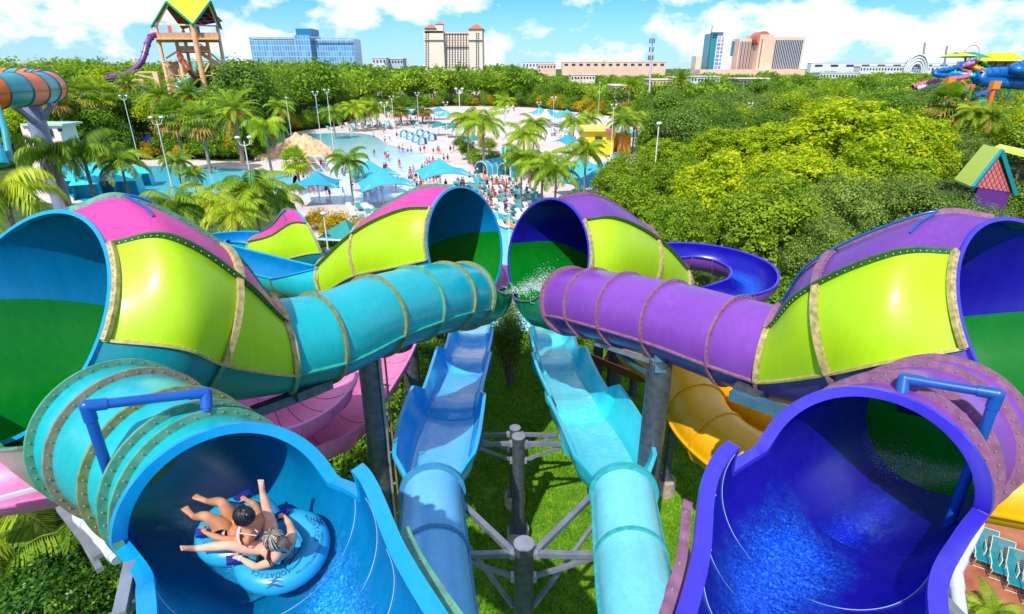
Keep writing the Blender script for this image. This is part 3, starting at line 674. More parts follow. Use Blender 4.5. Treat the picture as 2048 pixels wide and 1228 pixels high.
support('grey steel beam and clamp under the left teal tube', None, [(P(505, 825, 13.3), P(640, 775, 14.5), .24), (P(585, 790, 13.9), P(655, 762, 14.6), .5, .25), (P(690, 716, 15.9), P(860, 675, 18.4), .12, .12, STEELB), (P(800, 690, 17.5), P(905, 655, 19.6), .1, .1, CAPM)], STEEL)
support('steel ladder pipes running down beside the left column', None, [(P(757, 700, 16.3), V(P(757, 700, 16.3).x, P(757, 700, 16.3).y, 1), .07), (P(768, 700, 16.3), V(P(768, 700, 16.3).x, P(768, 700, 16.3).y, 1), .05, .05, mat('rusty_pipe', (.30, .14, .06), .7, var=.4))]
        + [(V(P(757, 700, 16.3).x, P(757, 700, 16.3).y, z), V(P(768, 700, 16.3).x, P(768, 700, 16.3).y, z), .05) for z in (9.4, 8.2, 7, 5.8, 4.6)], CAPM)
q = P(1303, 745, 16.6)
support('pale conduit pipe clamped along the right column', None, [(q, V(q.x, q.y, 1), .09), (V(q.x, q.y, 9), V(q.x+.3, q.y, 9), .05), (V(q.x, q.y, 7.2), V(q.x+.3, q.y, 7.2), .05), (V(q.x-.05, q.y-.05, 5.6), V(q.x-.05, q.y-.05, 5.2), .2)], CAPM)
support('blue grey steel beams under the edge of the left open flume', None, [(P(240, 1235, 5.6), P(262, 1130, 6.2), .12), (P(300, 1250, 5.6), P(262, 1140, 6.3), .1), (P(200, 1250, 5.5), P(300, 1190, 6.6), .08)], CAPM)
pipe_thing('white_pipe', 'white drain pipe bending down below the teal entry tube', [P(152, 975, 10.2), P(160, 1035, 9.8), P(215, 1090, 9.2), P(235, 1120, 9)], .09, WPIPE)
support('tapered steel bracket under the pink tube', None, [(P(128, 1012, 11), P(205, 1110, 9.8), .26, .1), (P(128, 1012, 11.1), P(200, 1140, 9.6), .1)], CAPM)
support('thin grey rail running along the pink tube', None, [(P(-20, 1002, 10.6), P(128, 962, 10.9), .07)], WPIPE)
pipe_thing('white_pipe', 'white pipe rising beside the right open flume', [P(1925, 1260, 7.4), P(1908, 1140, 8), P(1955, 1050, 8.6)], .085, WPIPE)
support('steel frame under the edge of the right open flume', None, [(P(1885, 1190, 7), P(1935, 1240, 7), .06), (P(1885, 1205, 7), P(1935, 1255, 7), .06), (P(1895, 1110, 7.8), P(1880, 1240, 7), .1)], CAPM)
pipe_thing('vent_pipe', 'white pipe end and bracket poking up behind the blue beam', [P(1560, 800, 15), P(1605, 785, 15), P(1640, 812, 15)], .06, WPIPE)
# ================= VEGETATION =================
def leafmat(name, c0, c1, c2, trans=.35, rough=.55):
    m, nt, b = newmat(name); N = nt.nodes; L = nt.links
    at = N.new('ShaderNodeAttribute'); at.attribute_name = 'tone'
    oi = N.new('ShaderNodeObjectInfo')
    ad = N.new('ShaderNodeMath'); ad.operation = 'MULTIPLY_ADD'; ad.inputs[1].default_value = .34; ad.inputs[2].default_value = -.17; L.new(oi.outputs['Random'], ad.inputs[0])
    a2 = N.new('ShaderNodeMath'); a2.operation = 'ADD'; a2.use_clamp = True; L.new(at.outputs['Fac'], a2.inputs[0]); L.new(ad.outputs[0], a2.inputs[1])
    r = N.new('ShaderNodeValToRGB'); e = r.color_ramp.elements; e[0].position = .05; e[0].color = (*c0, 1); e[1].position = .95; e[1].color = (*c2, 1); x = e.new(.5); x.color = (*c1, 1)
    L.new(a2.outputs[0], r.inputs['Fac']); L.new(r.outputs['Color'], b.inputs['Base Color']); b.inputs['Roughness'].default_value = rough; b.inputs['Specular IOR Level'].default_value = .25
    tr = N.new('ShaderNodeBsdfTranslucent'); L.new(r.outputs['Color'], tr.inputs['Color']); mx = N.new('ShaderNodeMixShader'); mx.inputs[0].default_value = trans
    L.new(b.outputs[0], mx.inputs[1]); L.new(tr.outputs[0], mx.inputs[2]); L.new(mx.outputs[0], N['Material Output'].inputs['Surface']); MATS[name] = m; return m
LF_MID = leafmat('leaf_mid', (.08, .19, .012), (.21, .38, .016), (.44, .60, .035))
LF_MIDB = leafmat('leaf_mid_bright', (.09, .20, .010), (.24, .40, .014), (.46, .60, .03), .45)
LF_DARK = leafmat('leaf_dark', (.05, .15, .015), (.14, .29, .022), (.28, .45, .035))
LF_YEL = leafmat('leaf_bright', (.20, .36, .006), (.46, .60, .008), (.80, .80, .015), .5)
LF_OLV = leafmat('leaf_olive', (.08, .16, .02), (.20, .32, .04), (.38, .50, .08))
LF_PALM = leafmat('palm_leaf', (.09, .20, .01), (.24, .40, .02), (.52, .64, .05), .4, .45)
LF_PALMB = leafmat('palm_leaf_bright', (.16, .32, .01), (.36, .54, .02), (.66, .70, .05), .4, .4)
LF_DRY = leafmat('palm_dry', (.20, .10, .02), (.36, .22, .04), (.5, .36, .08), .3, .6)
LF_GOLD = leafmat('leaf_gold', (.35, .26, .005), (.62, .45, .01), (.75, .60, .02), .4)
LF_NEAR = leafmat('leaf_glossy', (.02, .08, .008), (.06, .19, .012), (.24, .42, .02), .3, .35)
BARK = mat('bark', (.14, .10, .07), .9, var=.4, scale=5, bump=.4, bscale=12); BARKG = mat('palm_bark', (.26, .21, .16), .9, var=.35, scale=6, bump=.4, bscale=14)
FRUIT = mat('palm_fruit', (.80, .20, .01), .5, var=.3, scale=6)

def set_tone(me, t):
    a = me.attributes.new('tone', 'FLOAT', 'FACE'); a.data.foreach_set('value', np.asarray(t, np.float32))
def qmesh(name, V_, F_, m, tone=None, parent=None, smooth=False, nper=4):
    me = bpy.data.meshes.new(name); nv, nf = len(V_), len(F_)
    me.vertices.add(nv); me.vertices.foreach_set('co', np.asarray(V_, np.float32).ravel())
    me.loops.add(nf*nper); me.loops.foreach_set('vertex_index', np.asarray(F_, np.int32).ravel())
    me.polygons.add(nf); me.polygons.foreach_set('loop_start', np.arange(nf, dtype=np.int32)*nper); me.polygons.foreach_set('loop_total', np.full(nf, nper, np.int32))
    me.update(calc_edges=True); me.validate()
    if tone is not None: set_tone(me, tone)
    me.materials.append(m); o = bpy.data.objects.new(name, me); COL.objects.link(o); o.parent = parent
    return o
def leaves(cen, nrm, size, r=rng, asp=.6, flat=.5):
    n = len(cen); nn = nrm + r.normal(size=(n, 3))*flat; nn /= np.linalg.norm(nn, axis=1)[:, None]+1e-9
    a = np.cross(nn, r.normal(size=(n, 3))); a /= np.linalg.norm(a, axis=1)[:, None]+1e-9; b = np.cross(nn, a)
    s = (size*r.uniform(.6, 1.3, n))[:, None]; cup = nn*s*.18
    v = np.stack([cen-a*s, cen-b*s*asp+cup, cen+a*s, cen+b*s*asp+cup], 1).reshape(-1, 3)
    return v, np.arange(4*n).reshape(n, 4)
def crown_pts(r, H, W, base, nclump, per, lobes=9, csize=None, droop=0):
    """clumps of leaves over the surface and through the body of several uneven lobes; metres"""
    cs = csize or W*.13; L = []
    for k in range(lobes):
        a = r.uniform(0, 2*math.pi); q = math.sqrt(r.uniform(0, 1))*.62*(W/2)
        z = base + (H-base)*r.uniform(.28, .78)*(1-.25*(q/(W/2))); rad = r.uniform(.26, .42)*W/2
        L.append((q*math.cos(a), q*math.sin(a), z, rad))
    L.append((0, 0, base+(H-base)*.72, W*.27)); L = np.array(L)
    k = r.integers(0, len(L), nclump); d = r.normal(size=(nclump, 3)); d /= np.linalg.norm(d, axis=1)[:, None]; d[:, 2] = np.where(d[:, 2] < -.4, -d[:, 2], d[:, 2])
    rr = r.uniform(.55, 1.05, nclump)**.6
    c = L[k, :3]+d*(L[k, 3]*rr)[:, None]*np.array([1, 1, .8]); c[:, 2] = np.clip(c[:, 2], base*.8, H)
    tone = np.clip(r.normal(.45, .2, nclump), 0, 1)
    P_ = np.repeat(c, per, 0); off = r.normal(size=(nclump*per, 3))*cs*np.array([.5, .5, .36]); P_ = P_+off
    nr = np.repeat(d, per, 0)*.6+off/cs*.5+np.array([0, 0, .45]); tn = np.clip(np.repeat(tone, per)+r.normal(0, .13, nclump*per), 0, 1)
    return P_, nr, tn, L
def make_tree(kind, seed, H, W, m, nclump, per, leaf, base=.3, lobes=9, label='', trunk_vis=True, cs=None, name='broadleaf_tree'):
    r = np.random.default_rng(seed); t = thing(name, label, 'tree')
    P_, nr, tn, L = crown_pts(r, H, W, H*base, nclump, per, lobes, cs)
    v, f = leaves(P_, nr, np.full(len(P_), leaf), r); qmesh('crown', v, f, m, tn, t)
    mb = MB(); tw = H*.022; mb.tube([(0, 0, -.3), (.05, 0, H*base*.6), (.0, .1, H*base*1.15)], [tw*1.4, tw, tw*.85], 8)
    for l in L[:6]:
        mid = (l[0]*.4, l[1]*.4, (H*base*1.1+l[2])*.5); mb.tube([(0, .05, H*base), mid, tuple(l[:3])], [tw*.6, tw*.4, tw*.12], 6)
    mb.build('trunk', BARK, t, world=False); return t
def feather(r, L, arch, nl, lw, droop, yaw, pitch, twist=0):
    """one feather frond: quads for its leaflets and a thin rachis"""
    ca, sa = math.cos(yaw), math.sin(yaw); n = 9; pts = []; x = z = 0; an = pitch
    st = L/(n-1)
    for i in range(n): pts.append((x, z)); x += math.cos(an)*st; z += math.sin(an)*st; an -= arch/(n-1)*(1+.6*i/n)
    pts = np.array(pts); vs = []; fs = []
    for k in range(nl):
        f = .10+.90*k/(nl-1); ii = f*(n-1); i0 = min(int(ii), n-2); q = pts[i0]*(1-ii+i0)+pts[i0+1]*(ii-i0); tg = pts[i0+1]-pts[i0]; tg /= np.linalg.norm(tg)
        ll = lw*(math.sin(math.pi*min(1, .18+f*.80))**.7)*(1+r.uniform(-.12, .12))
        for s in (-1, 1):
            dr = droop*(1+r.uniform(-.3, .3)); sw = .45
            d = np.array([tg[0]*sw, s*math.cos(dr), tg[1]*sw-math.sin(dr)]); d /= np.linalg.norm(d)
            a = np.array([q[0], 0, q[1]]); w = st*.12+.008; m_ = a+d*ll*.55; tip = a+d*ll+np.array([0, 0, -ll*.25*droop])
            T3 = np.array([tg[0], 0, tg[1]])*w
            o = len(vs); vs += [a-T3*.5, m_-T3*.9, tip, m_+T3*.9]; fs.append((o, o+1, o+2, o+3))
    for i in range(n-1):
        w = .035*(1-i/n)+.008; o = len(vs); a = pts[i]; b = pts[i+1]
        vs += [np.array([a[0], -w, a[1]+.02]), np.array([b[0], -w, b[1]+.02]), np.array([b[0], w, b[1]+.02]), np.array([a[0], w, a[1]+.02])]; fs.append((o, o+1, o+2, o+3))
    vs = np.array(vs); X = vs[:, 0]*ca-vs[:, 1]*sa; Y = vs[:, 0]*sa+vs[:, 1]*ca
    return np.stack([X, Y, vs[:, 2]], 1), np.array(fs)
def fan(r, L, yaw, pitch, nb=13):
    """one fan leaf on its stalk"""
    d = np.array([math.cos(yaw)*math.cos(pitch), math.sin(yaw)*math.cos(pitch), math.sin(pitch)]); c = d*L*.5; vs = []; fs = []
    s = np.array([-math.sin(yaw), math.cos(yaw), 0]); u = np.cross(d, s)
    vs += [np.zeros(3)-s*.03, c-s*.03, c+s*.03, np.zeros(3)+s*.03]; fs.append((0, 1, 2, 3))
    for k in range(nb):
        a = -1.9+3.8*k/(nb-1); bl = L*.55*(1-.22*abs(a)/1.9); e = d*math.cos(a)+s*math.sin(a); tip = c+e*bl+np.array([0, 0, -.32*bl])+u*.06*r.normal(); m_ = c+e*bl*.6; w = s*math.cos(a)-d*math.sin(a); w = w*bl*.085
        o = len(vs); vs += [c, m_-w, tip, m_+w]; fs.append((o, o+1, o+2, o+3))
    return np.array(vs), np.array(fs)
def make_palm(kind, seed, H, R, label, m=None, name='palm_tree', nf=None, dry=.1):
    r = np.random.default_rng(seed); t = thing(name, label, 'palm tree'); V_, F_, T_ = [], [], []; D_, DF = [], []
    m = m or LF_PALM; o = od = 0
    if kind == 'sabal':
        nf = nf or 42
        for k in range(nf):
            pitch = 1.35-2.3*(k/nf)+r.normal()*.1; yaw = k*2.4+r.normal()*.15; v, f = fan(r, R*r.uniform(.85, 1.05), yaw, pitch); v = v+[0, 0, H]
            if k > nf*(1-dry): D_.append(v); DF.append(f+od); od += len(v)
            else: V_.append(v); F_.append(f+o); o += len(v); T_ += list(np.clip(r.normal(.5, .15)+r.normal(0, .08, len(f)), 0, 1))
    else:
        nf = nf or {'queen': 17, 'coco': 20, 'date': 40, 'near': 22}[kind]
        for k in range(nf):
            fr = k/nf; pitch = {'queen': 1.25-1.35*fr, 'coco': 1.3-1.5*fr, 'date': 1.4-1.9*fr, 'near': 1.3-1.5*fr}[kind]+r.normal()*.1; yaw = k*2.4+r.normal()*.2
            arch = {'queen': 2.0, 'coco': 1.7, 'date': 1.15, 'near': 1.6}[kind]*r.uniform(.85, 1.15); L = R*1.2*r.uniform(.85, 1.05)
            nl = {'queen': 44, 'coco': 44, 'date': 30, 'near': 50}[kind]
            v, f = feather(r, L, arch, nl, R*{'queen': .30, 'coco': .27, 'date': .15, 'near': .26}[kind], {'queen': .95, 'coco': .6, 'date': .35, 'near': .55}[kind], yaw, pitch)
            v = v+[0, 0, H]
            if k > nf*(1-dry): D_.append(v); DF.append(f+od); od += len(v)
            else: V_.append(v); F_.append(f+o); o += len(v); T_ += list(np.clip(r.normal(.5, .16)+r.normal(0, .08, len(f)), 0, 1))
    qmesh('crown', np.concatenate(V_), np.concatenate(F_), m, T_, t)
    if D_: qmesh('dry_fronds', np.concatenate(D_), np.concatenate(DF), LF_DRY, r.uniform(0, 1, sum(len(x) for x in DF)), t)
    mb = MB(); tr = {'queen': .17, 'coco': .15, 'date': .30, 'near': .14, 'sabal': .19}[kind]; bend = r.uniform(-.25, .25)
    zz = np.linspace(-.3, H, 10); mb.tube([(bend*math.sin(z/max(H, 1)*3.1), 0, z) for z in zz], [tr*(1.35-.45*min(1, max(z, 0)/max(H, 1)*2)) if z < H*.5 else tr*.9 for z in zz], 10)
    if kind in ('queen', 'coco'): mb.tube([(0, 0, H-R*.35), (0, 0, H+.1)], [tr*.95, tr*.5], 8)
    if kind in ('date', 'sabal'): mb.sph((0, 0, H-.1), tr*1.8, 8, 6, (1, 1, 1.3))
    mb.build('trunk', BARKG, t, world=False)
    if kind == 'date':
        mb = MB()
        for k in range(6):
            a = k*1.05+.3; c = V(math.cos(a)*R*.24, math.sin(a)*R*.24, H-R*.12)
            for j in range(14): mb.sph(c+V(*(r.normal(size=3)*R*.035)), R*.035, 5, 4)
        mb.build('fruit_clusters', FRUIT, t, world=False)
    return t
PALM_KINDS = {}
def place(proto, loc, rz=0, sc=1.0, szz=None, label=None, group=None, first=set()):
    o = proto
    if proto.name in first: o = copy_tree(proto)
    else: first.add(proto.name)
    o.location = loc; o.rotation_euler = (0, 0, rz); o.scale = (sc, sc, szz if szz else sc)
    if label: o['label'] = label
    if group: o['group'] = group
    return o

# ---- prototypes ----
T_MID = [make_tree('mid', 11+i, 14, 13, LF_MID, 340, 22, .25, base=.22, lobes=10, label='rounded mid green tree') for i in range(3)]
T_DARK = [make_tree('dark', 21+i, 14, 13, LF_DARK, 340, 22, .25, base=.22, lobes=10, label='dark green tree') for i in range(2)]
T_OLV = [make_tree('olive', 31+i, 13, 12, LF_OLV, 340, 22, .22, base=.22, lobes=9, label='olive green tree') for i in range(2)]
T_BRT = [make_tree('bright', 41+i, 14, 13, LF_YEL, 320, 22, .25, base=.22, lobes=9, label='yellow green tree') for i in range(2)]
T_BIGY = [make_tree('bigy', 51+i, 15, 15, LF_YEL, 900, 34, .24, base=.12, lobes=24, label='bright yellow green tree', cs=.85) for i in range(2)]
T_BIGG = [make_tree('bigg', 61+i, 15, 14, LF_MIDB, 900, 34, .20, base=.10, lobes=22, label='leafy green tree', cs=.8) for i in range(2)]
T_BIGO = [make_tree('bigo', 71+i, 14, 13, LF_OLV, 900, 28, .15, base=.10, lobes=16, label='fine leaved olive tree', cs=.9) for i in range(2)]
index_kids()
def inside(x, y, poly):
    c = False; j = len(poly)-1
    for i in range(len(poly)):
        xi, yi = poly[i]; xj, yj = poly[j]
        if (yi > y) != (yj > y) and x < (xj-xi)*(y-yi)/(yj-yi)+xi: c = not c
        j = i
    return c
def gpoly(pts): return [(lambda g: (g.x, g.y))(G(u, v)) for u, v in pts]
DECK = gpoly([(60, 345), (300, 318), (520, 322), (535, 285), (600, 262), (680, 252), (720, 236), (770, 222), (900, 212), (1060, 215), (1240, 235), (1300, 262), (1275, 330), (1240, 400), (1180, 470), (1110, 540), (1120, 640), (900, 650), (860, 520), (640, 480), (590, 430), (560, 400), (250, 405), (60, 400)])
CLEARP = [DECK, gpoly([(60, 250), (60, 205), (130, 205), (130, 250)])]

# ---- the wood ----
cand = []
rr = random.Random(5)
Y = 62.0
while Y < 900:
    step = 8.5 if Y < 420 else 8.5+(Y-420)/30
    x = -Y*1.0
    while x < Y*1.0:
        px, py = x+rr.uniform(-.42, .42)*step, Y+rr.uniform(-.42, .42)*step
        u = 1024+px/(py*cp_+ 18*sp_)*F_PX
        ok = not any(inside(px, py, c) for c in CLEARP) and not any(inside(px+a, py+b, DECK) for a, b in ((-4, 0), (4, 0), (0, 5), (0, -5)))
        if 1120 < u < 1900 and py < 98: ok = False             # the big trees stand there
        if u > 1900 and py < 95: ok = False
        if u < 560 and py < 112: ok = False                     # palms and pool
        if 300 < u < 480 and 165 < py < 200: ok = ok and rr.random() < .3
        if ok and -60 < u < 2110:
            if u < 720: h = 18.5+rr.gauss(0, 1.3)+(.6 if u < 300 and py > 180 else 0)
            elif u < 1060: h = 16.8+rr.gauss(0, 1.4)
            elif u < 1300: h = 10.5+rr.gauss(0, 1.3)
            elif u < 1900: h = 11.5+rr.gauss(0, 1.5)
            else: h = 14.0+rr.gauss(0, 1.5)
            if py < 150: h *= .80
            if u < 500 and py < 186: h = min(h, atY(u, 176+rr.uniform(0, 22), py).z)
            if py < 95: h *= .8
            if u > 1040 and py > 300: h *= .9
            cand.append((py, px, h, u))
        x += step
    Y += step
cand.sort()
near = cand[:235]; far = cand[235:]
KN = [('rounded mid green tree', T_MID), ('dark green rounded tree', T_DARK), ('olive green tree', T_OLV), ('bright yellow green tree', T_BRT)]
for i, (py, px, h, u) in enumerate(near):
    q = rr.random()
    k = 0 if q < .40 else 1 if q < .62 else 2 if q < .80 else 3
    if u > 1250 and q < .8 and rr.random() < .5: k = 2
    nm, L_ = KN[k]; pr = L_[rr.randrange(len(L_))]; s = h/14
    place(pr, (px, py, 0), rr.uniform(0, 6.28), s*rr.uniform(.9, 1.25), s, f"{nm} in the wood around the pools", f'{nm}s of the wood')
# the far wood: one mass
def far_mass():
    r = np.random.default_rng(99); base = []
    for s in range(5):
        P_, nr, tn, L = crown_pts(np.random.default_rng(200+s), 14, 13, 3.5, 90, 5, 9); base.append((P_, nr, tn))
    P2, N2, T2, S2 = [], [], [], []
    for py, px, h, u in far:
        P_, nr, tn = base[r.integers(0, 5)]; a = r.uniform(0, 6.28); c, s = math.cos(a), math.sin(a); k = h/14; w = k*max(1, min(2.2, (8.5 if py < 420 else 8.5+(py-420)/30)/8.5))
        q = np.stack([(P_[:, 0]*c-P_[:, 1]*s)*w+px, (P_[:, 0]*s+P_[:, 1]*c)*w+py, P_[:, 2]*k], 1)
        P2.append(q); N2.append(nr); T2.append(np.clip(tn*.7+r.uniform(-.35, .45), 0, 1)); S2.append(np.full(len(q), .55*w))
    P2 = np.concatenate(P2); v, f = leaves(P2, np.concatenate(N2), np.concatenate(S2), r, asp=.7)
    o = qmesh('distant_woodland', v, f, LF_MID, np.concatenate(T2)); return tag(o, kind='stuff')
far_mass()

# ---- big trees right of the purple slide: picture direction of the crown top and distance ----
def bytop(pr, u, v, Y_, label, sc=None, rz=None, group=None, H=15, wid=1.0):
    p = atY(u, v, Y_); s = p.z/H; return place(pr, (p.x, p.y, 0), rz if rz is not None else (u*.37) % 6.28, (sc or s)*wid, s, label, group)
BIGY = [(1335, 270, 84, 1.15, 'yellow green tree at the back, behind the left edge of the big grove'), (1440, 252, 90, 1.1, 'yellow green tree at the back, in the dip of the grove'), (1560, 236, 88, 1.3, 'yellow green tree at the back, left of the grove summit'),
        (1712, 192, 84, 1.55, 'tallest and broadest bright yellow tree, summit of the grove on the right'), (1850, 222, 80, 1.1, 'bright yellow tree at the right end of the grove top'),
        (1462, 296, 54, .95, 'bushy yellow tree in the front of the grove above the purple bowl'), (1600, 280, 62, 1.2, 'bright yellow tree in the middle of the grove, behind the dark front trees'), (1760, 270, 64, 1.15, 'bright yellow crown in the middle right of the grove')]
for i, (u, v, Y_, w_, lb) in enumerate(BIGY): bytop(T_BIGY[i % 2], u, v, Y_, lb, group='bright yellow trees of the grove', wid=w_)
BIGG = [(1262, 296, 70, 1.1, 'green tree at the left edge of the grove by the pool deck'), (1262, 345, 54, 1.0, 'leafy green tree behind the far purple pod'), (1368, 300, 66, 1.0, 'leafy green tree behind the bushy yellow one'),
        (1560, 330, 47, 1.05, 'dense green tree right behind the purple bowl'), (1370, 380, 45, .75, 'low green tree between the far purple pod and the purple bowl')]
for i, (u, v, Y_, w_, lb) in enumerate(BIGG): bytop(T_BIGG[i % 2], u, v, Y_, lb, group='green trees of the grove', wid=w_)
BIGO = [(1700, 335, 50, 1.0, 'fine leaved olive tree behind the near purple pod'), (1830, 330, 54, 1.15, 'olive tree over the middle of the near purple pod'), (1655, 420, 42, .8, 'low olive tree with pale bare branches'), (1955, 425, 46, .8, 'sparse olive tree at the right edge below the hut'), (2050, 350, 70, 1, 'olive tree cut by the right edge of the picture'), (1945, 262, 90, 1.2, 'olive tree behind the hut roof'), (1922, 374, 53, 1.1, 'olive tree in front of the left corner of the lime roofed hut'), (1992, 402, 52, 1.0, 'low olive tree hiding the purple hut wall')]
for i, (u, v, Y_, w_, lb) in enumerate(BIGO): bytop(T_BIGO[i % 2], u, v, Y_, lb, group='olive trees of the grove', H=14, wid=w_)
# ---- palms ----
Q = make_palm('queen', 1, 8, 3.6, ''); Q2 = make_palm('queen', 2, 8, 3.6, '', m=LF_PALMB); CO = make_palm('coco', 3, 8, 3.6, ''); CO2 = make_palm('coco', 4, 8, 3.6, '', m=LF_PALMB)
DA = make_palm('date', 5, 8, 4.2, ''); SA = make_palm('sabal', 6, 8, 2.6, '', dry=.25); SA2 = make_palm('sabal', 7, 8, 2.6, '', m=LF_PALMB, dry=.1)
index_kids()
PR = dict(Q=(Q, 3.6), Q2=(Q2, 3.6), C=(CO, 3.6), C2=(CO2, 3.6), D=(DA, 4.2), S=(SA, 2.6), S2=(SA2, 2.6))
PW = dict(Q='weeping feather palm', Q2='pale weeping feather palm', C='feather palm', C2='yellow green feather palm', D='date palm with orange fruit', S='fan palm', S2='bright fan palm')
def palm(k, u, v, Y_, R, where, group='palms around the pools'):
    pr, r0 = PR[k]; p = atY(u, v, Y_); s = R/r0; z = p.z/8
    o = place(pr, (p.x, p.y, 0), (u*.71+v) % 6.28, s, None, f'{PW[k]} {where}', group); o.scale = (s, s, s); o.location.z = p.z-8*s
    return o
for a in [('Q', 98, 305, 58, 3.8, 'over the left pod, leftmost of two twins'), ('Q', 162, 300, 60, 3.9, 'over the left pod, right one of two twins'), ('C', 240, 322, 62, 3.2, 'standing alone before the blue cabanas'), ('Q2', 5, 380, 34, 3.6, 'cut by the left edge above the blue pod'),
          ('C', 352, 322, 80, 2.7, 'leaning by the blue river pool'), ('C', 385, 348, 78, 2.2, 'low beside the blue river pool'), ('C', 505, 382, 50, 3.7, 'big and wide behind the blue bowl'), ('C2', 436, 405, 48, 2.9, 'left behind the blue bowl'), ('Q', 552, 395, 54, 3.0, 'right behind the blue bowl'),
          ('S2', 590, 322, 88, 2.9, 'beside the orange rocks'), ('C', 697, 322, 80, 3.4, 'standing alone in the white shallows'), ('C', 350, 412, 42, 2.7, 'low behind the top of the near pink pod'), ('C2', 470, 425, 42, 2.8, 'short, just above the blue bowl rim'),
          ('D', 320, 195, 128, 5.2, 'before the tower, left one'), ('S', 345, 232, 108, 4.0, 'tall, left of the middle fruit palms'), ('D', 380, 190, 132, 5.0, 'before the tower, middle one'), ('S', 398, 240, 106, 4.2, 'with hanging dry skirt below the tower'), ('D', 468, 222, 118, 5.6, 'with the widest crown, right of the tower foot'),
          ('Q2', 530, 252, 100, 4.4, 'by the left corner of the wave pool'), ('S', 170, 190, 122, 4.3, 'behind the grey pillar'), ('S2', 205, 188, 130, 4.2, 'left of the dark clump'), ('S', 88, 190, 118, 3.4, 'right behind the orange tube pillar'), ('S', 110, 200, 116, 3.4, 'behind the orange tube'), ('D', 255, 168, 150, 4.6, 'under the purple slide'),
          ('C', 728, 214, 190, 5.0, 'at the far end of the pool, left'), ('C', 752, 216, 186, 5.0, 'at the far end of the pool, middle'), ('C2', 708, 220, 180, 4.6, 'at the far end of the pool, yellowish'), ('S', 800, 216, 200, 4.5, 'beyond the far canopies'), ('S', 845, 214, 205, 4.5, 'beyond the far canopies, right one'),
          ('C2', 966, 246, 105, 4.8, 'with a full round crown by the green tents'), ('C', 935, 240, 118, 4.4, 'half hidden behind the full round one'), ('C2', 1048, 272, 100, 4.0, 'yellowish, above the green domed tent'), ('C', 1068, 250, 112, 3.6, 'slender, behind the yellowish ones'), ('C2', 1085, 330, 74, 4.0, 'thick trio, left one'), ('C', 1043, 318, 78, 3.4, 'thick trio, back one'), ('C', 1112, 342, 72, 3.8, 'thick trio, right one'),
          ('C', 1172, 303, 76, 3.4, 'single, over the far purple pod'), ('C', 1245, 242, 128, 4.2, 'left beside the yellow shop'), ('C', 1270, 238, 132, 4.4, 'right beside the yellow shop'), ('C2', 1148, 246, 140, 4.2, 'before the far right canopies'), ('C', 1180, 236, 150, 4.0, 'behind the far right canopies'), ('D', 1362, 162, 230, 6.5, 'rising from the wood below the hotels'), ('D', 1262, 172, 240, 5.5, 'rising from the wood left of the mast'),
          ('S', 1898, 205, 105, 4.2, 'beside the colourful play structure'), ('C', 1945, 228, 100, 3.6, 'pale, right of the grove'), ('C', 1985, 232, 98, 3.6, 'pale, rightmost of the grove palms'), ('C', 560, 215, 150, 4.4, 'left of the pool canopies'), ('C2', 1010, 205, 200, 4.4, 'beyond the green tents'), ('C', 665, 225, 160, 4, 'left of the blue canopies')]:
    palm(*a)
# ---- shrubs ----
def make_shrub(seed, m, W, H, n, per, leaf, label, name='shrub', cs=None):
    r = np.random.default_rng(seed); t = thing(name, label, 'shrub'); P_, nr, tn, L = crown_pts(r, H, W, .05, n, per, 8, cs or W*.14)
    v, f = leaves(P_, nr, np.full(len(P_), leaf), r, asp=.45, flat=.7); qmesh('foliage', v, f, m, tn, t)
    mb = MB()
    for l in L[:7]: mb.tube([(l[0]*.2, l[1]*.2, 0), (l[0]*.7, l[1]*.7, l[2]*.6), tuple(l[:3])], [.03, .02, .008], 5)
    mb.build('stems', BARK, t, world=False); return t
S_D = make_shrub(1, LF_DARK, 3.2, 2.4, 190, 22, .09, ''); S_M = make_shrub(2, LF_MID, 3.0, 2.0, 190, 22, .09, ''); S_G = make_shrub(3, LF_GOLD, 3.0, 1.8, 170, 22, .10, ''); S_N = make_shrub(4, LF_NEAR, 3.2, 2.6, 420, 30, .065, '', cs=.26)
S_O = make_shrub(8, LF_OLV, 2.8, 3.0, 200, 26, .07, ''); index_kids()
def shrub(pr, u, v, sc, lb, grp=None, z=0, szz=None):
    g = G(u, v); return place(pr, (g.x, g.y, z), (u*.77) % 6.28, sc, szz or sc, lb, grp)
for i, (u, v, s) in enumerate([(770, 790, 1.5), (800, 740, 1.4), (840, 700, 1.5), (870, 670, 1.5), (700, 830, 1.5), (660, 900, 1.5), (770, 880, 1.3), (690, 960, 1.4), (620, 960, 1.6), (740, 960, 1.2), (820, 780, 1.2), (560, 1000, 1.6), (850, 745, 1.1)]):
    shrub([S_D, S_M, S_O][i % 3], u, v, s, 'leafy green shrub on the bank left of the blue racing slide', 'shrubs on the bank left of the racing slides')
for i, (u, v, s) in enumerate([(1150, 690, 1.3), (1165, 715, 1.0), (1120, 665, 1.2)]): shrub([S_D, S_M][i % 2], u, v, s, 'dark shrub tucked behind the aqua racing slide', 'shrubs behind the aqua slide')
for i, (u, v, s) in enumerate([(640, 460, 1.3), (680, 470, 1.4), (715, 480, 1.3), (660, 485, 1.2), (735, 470, 1.1)]): shrub(S_G, u, v, s, 'golden croton shrub behind the far pink pod', 'golden shrubs by the loungers')
for i, (u, v, s) in enumerate([(690, 520, 1.4), (730, 530, 1.3), (700, 560, 1.3), (760, 500, 1.2), (640, 560, 1.2)]): shrub([S_M, S_O][i % 2], u, v, s, 'green shrub by the teal shade roof', 'green shrubs by the teal shade roof')
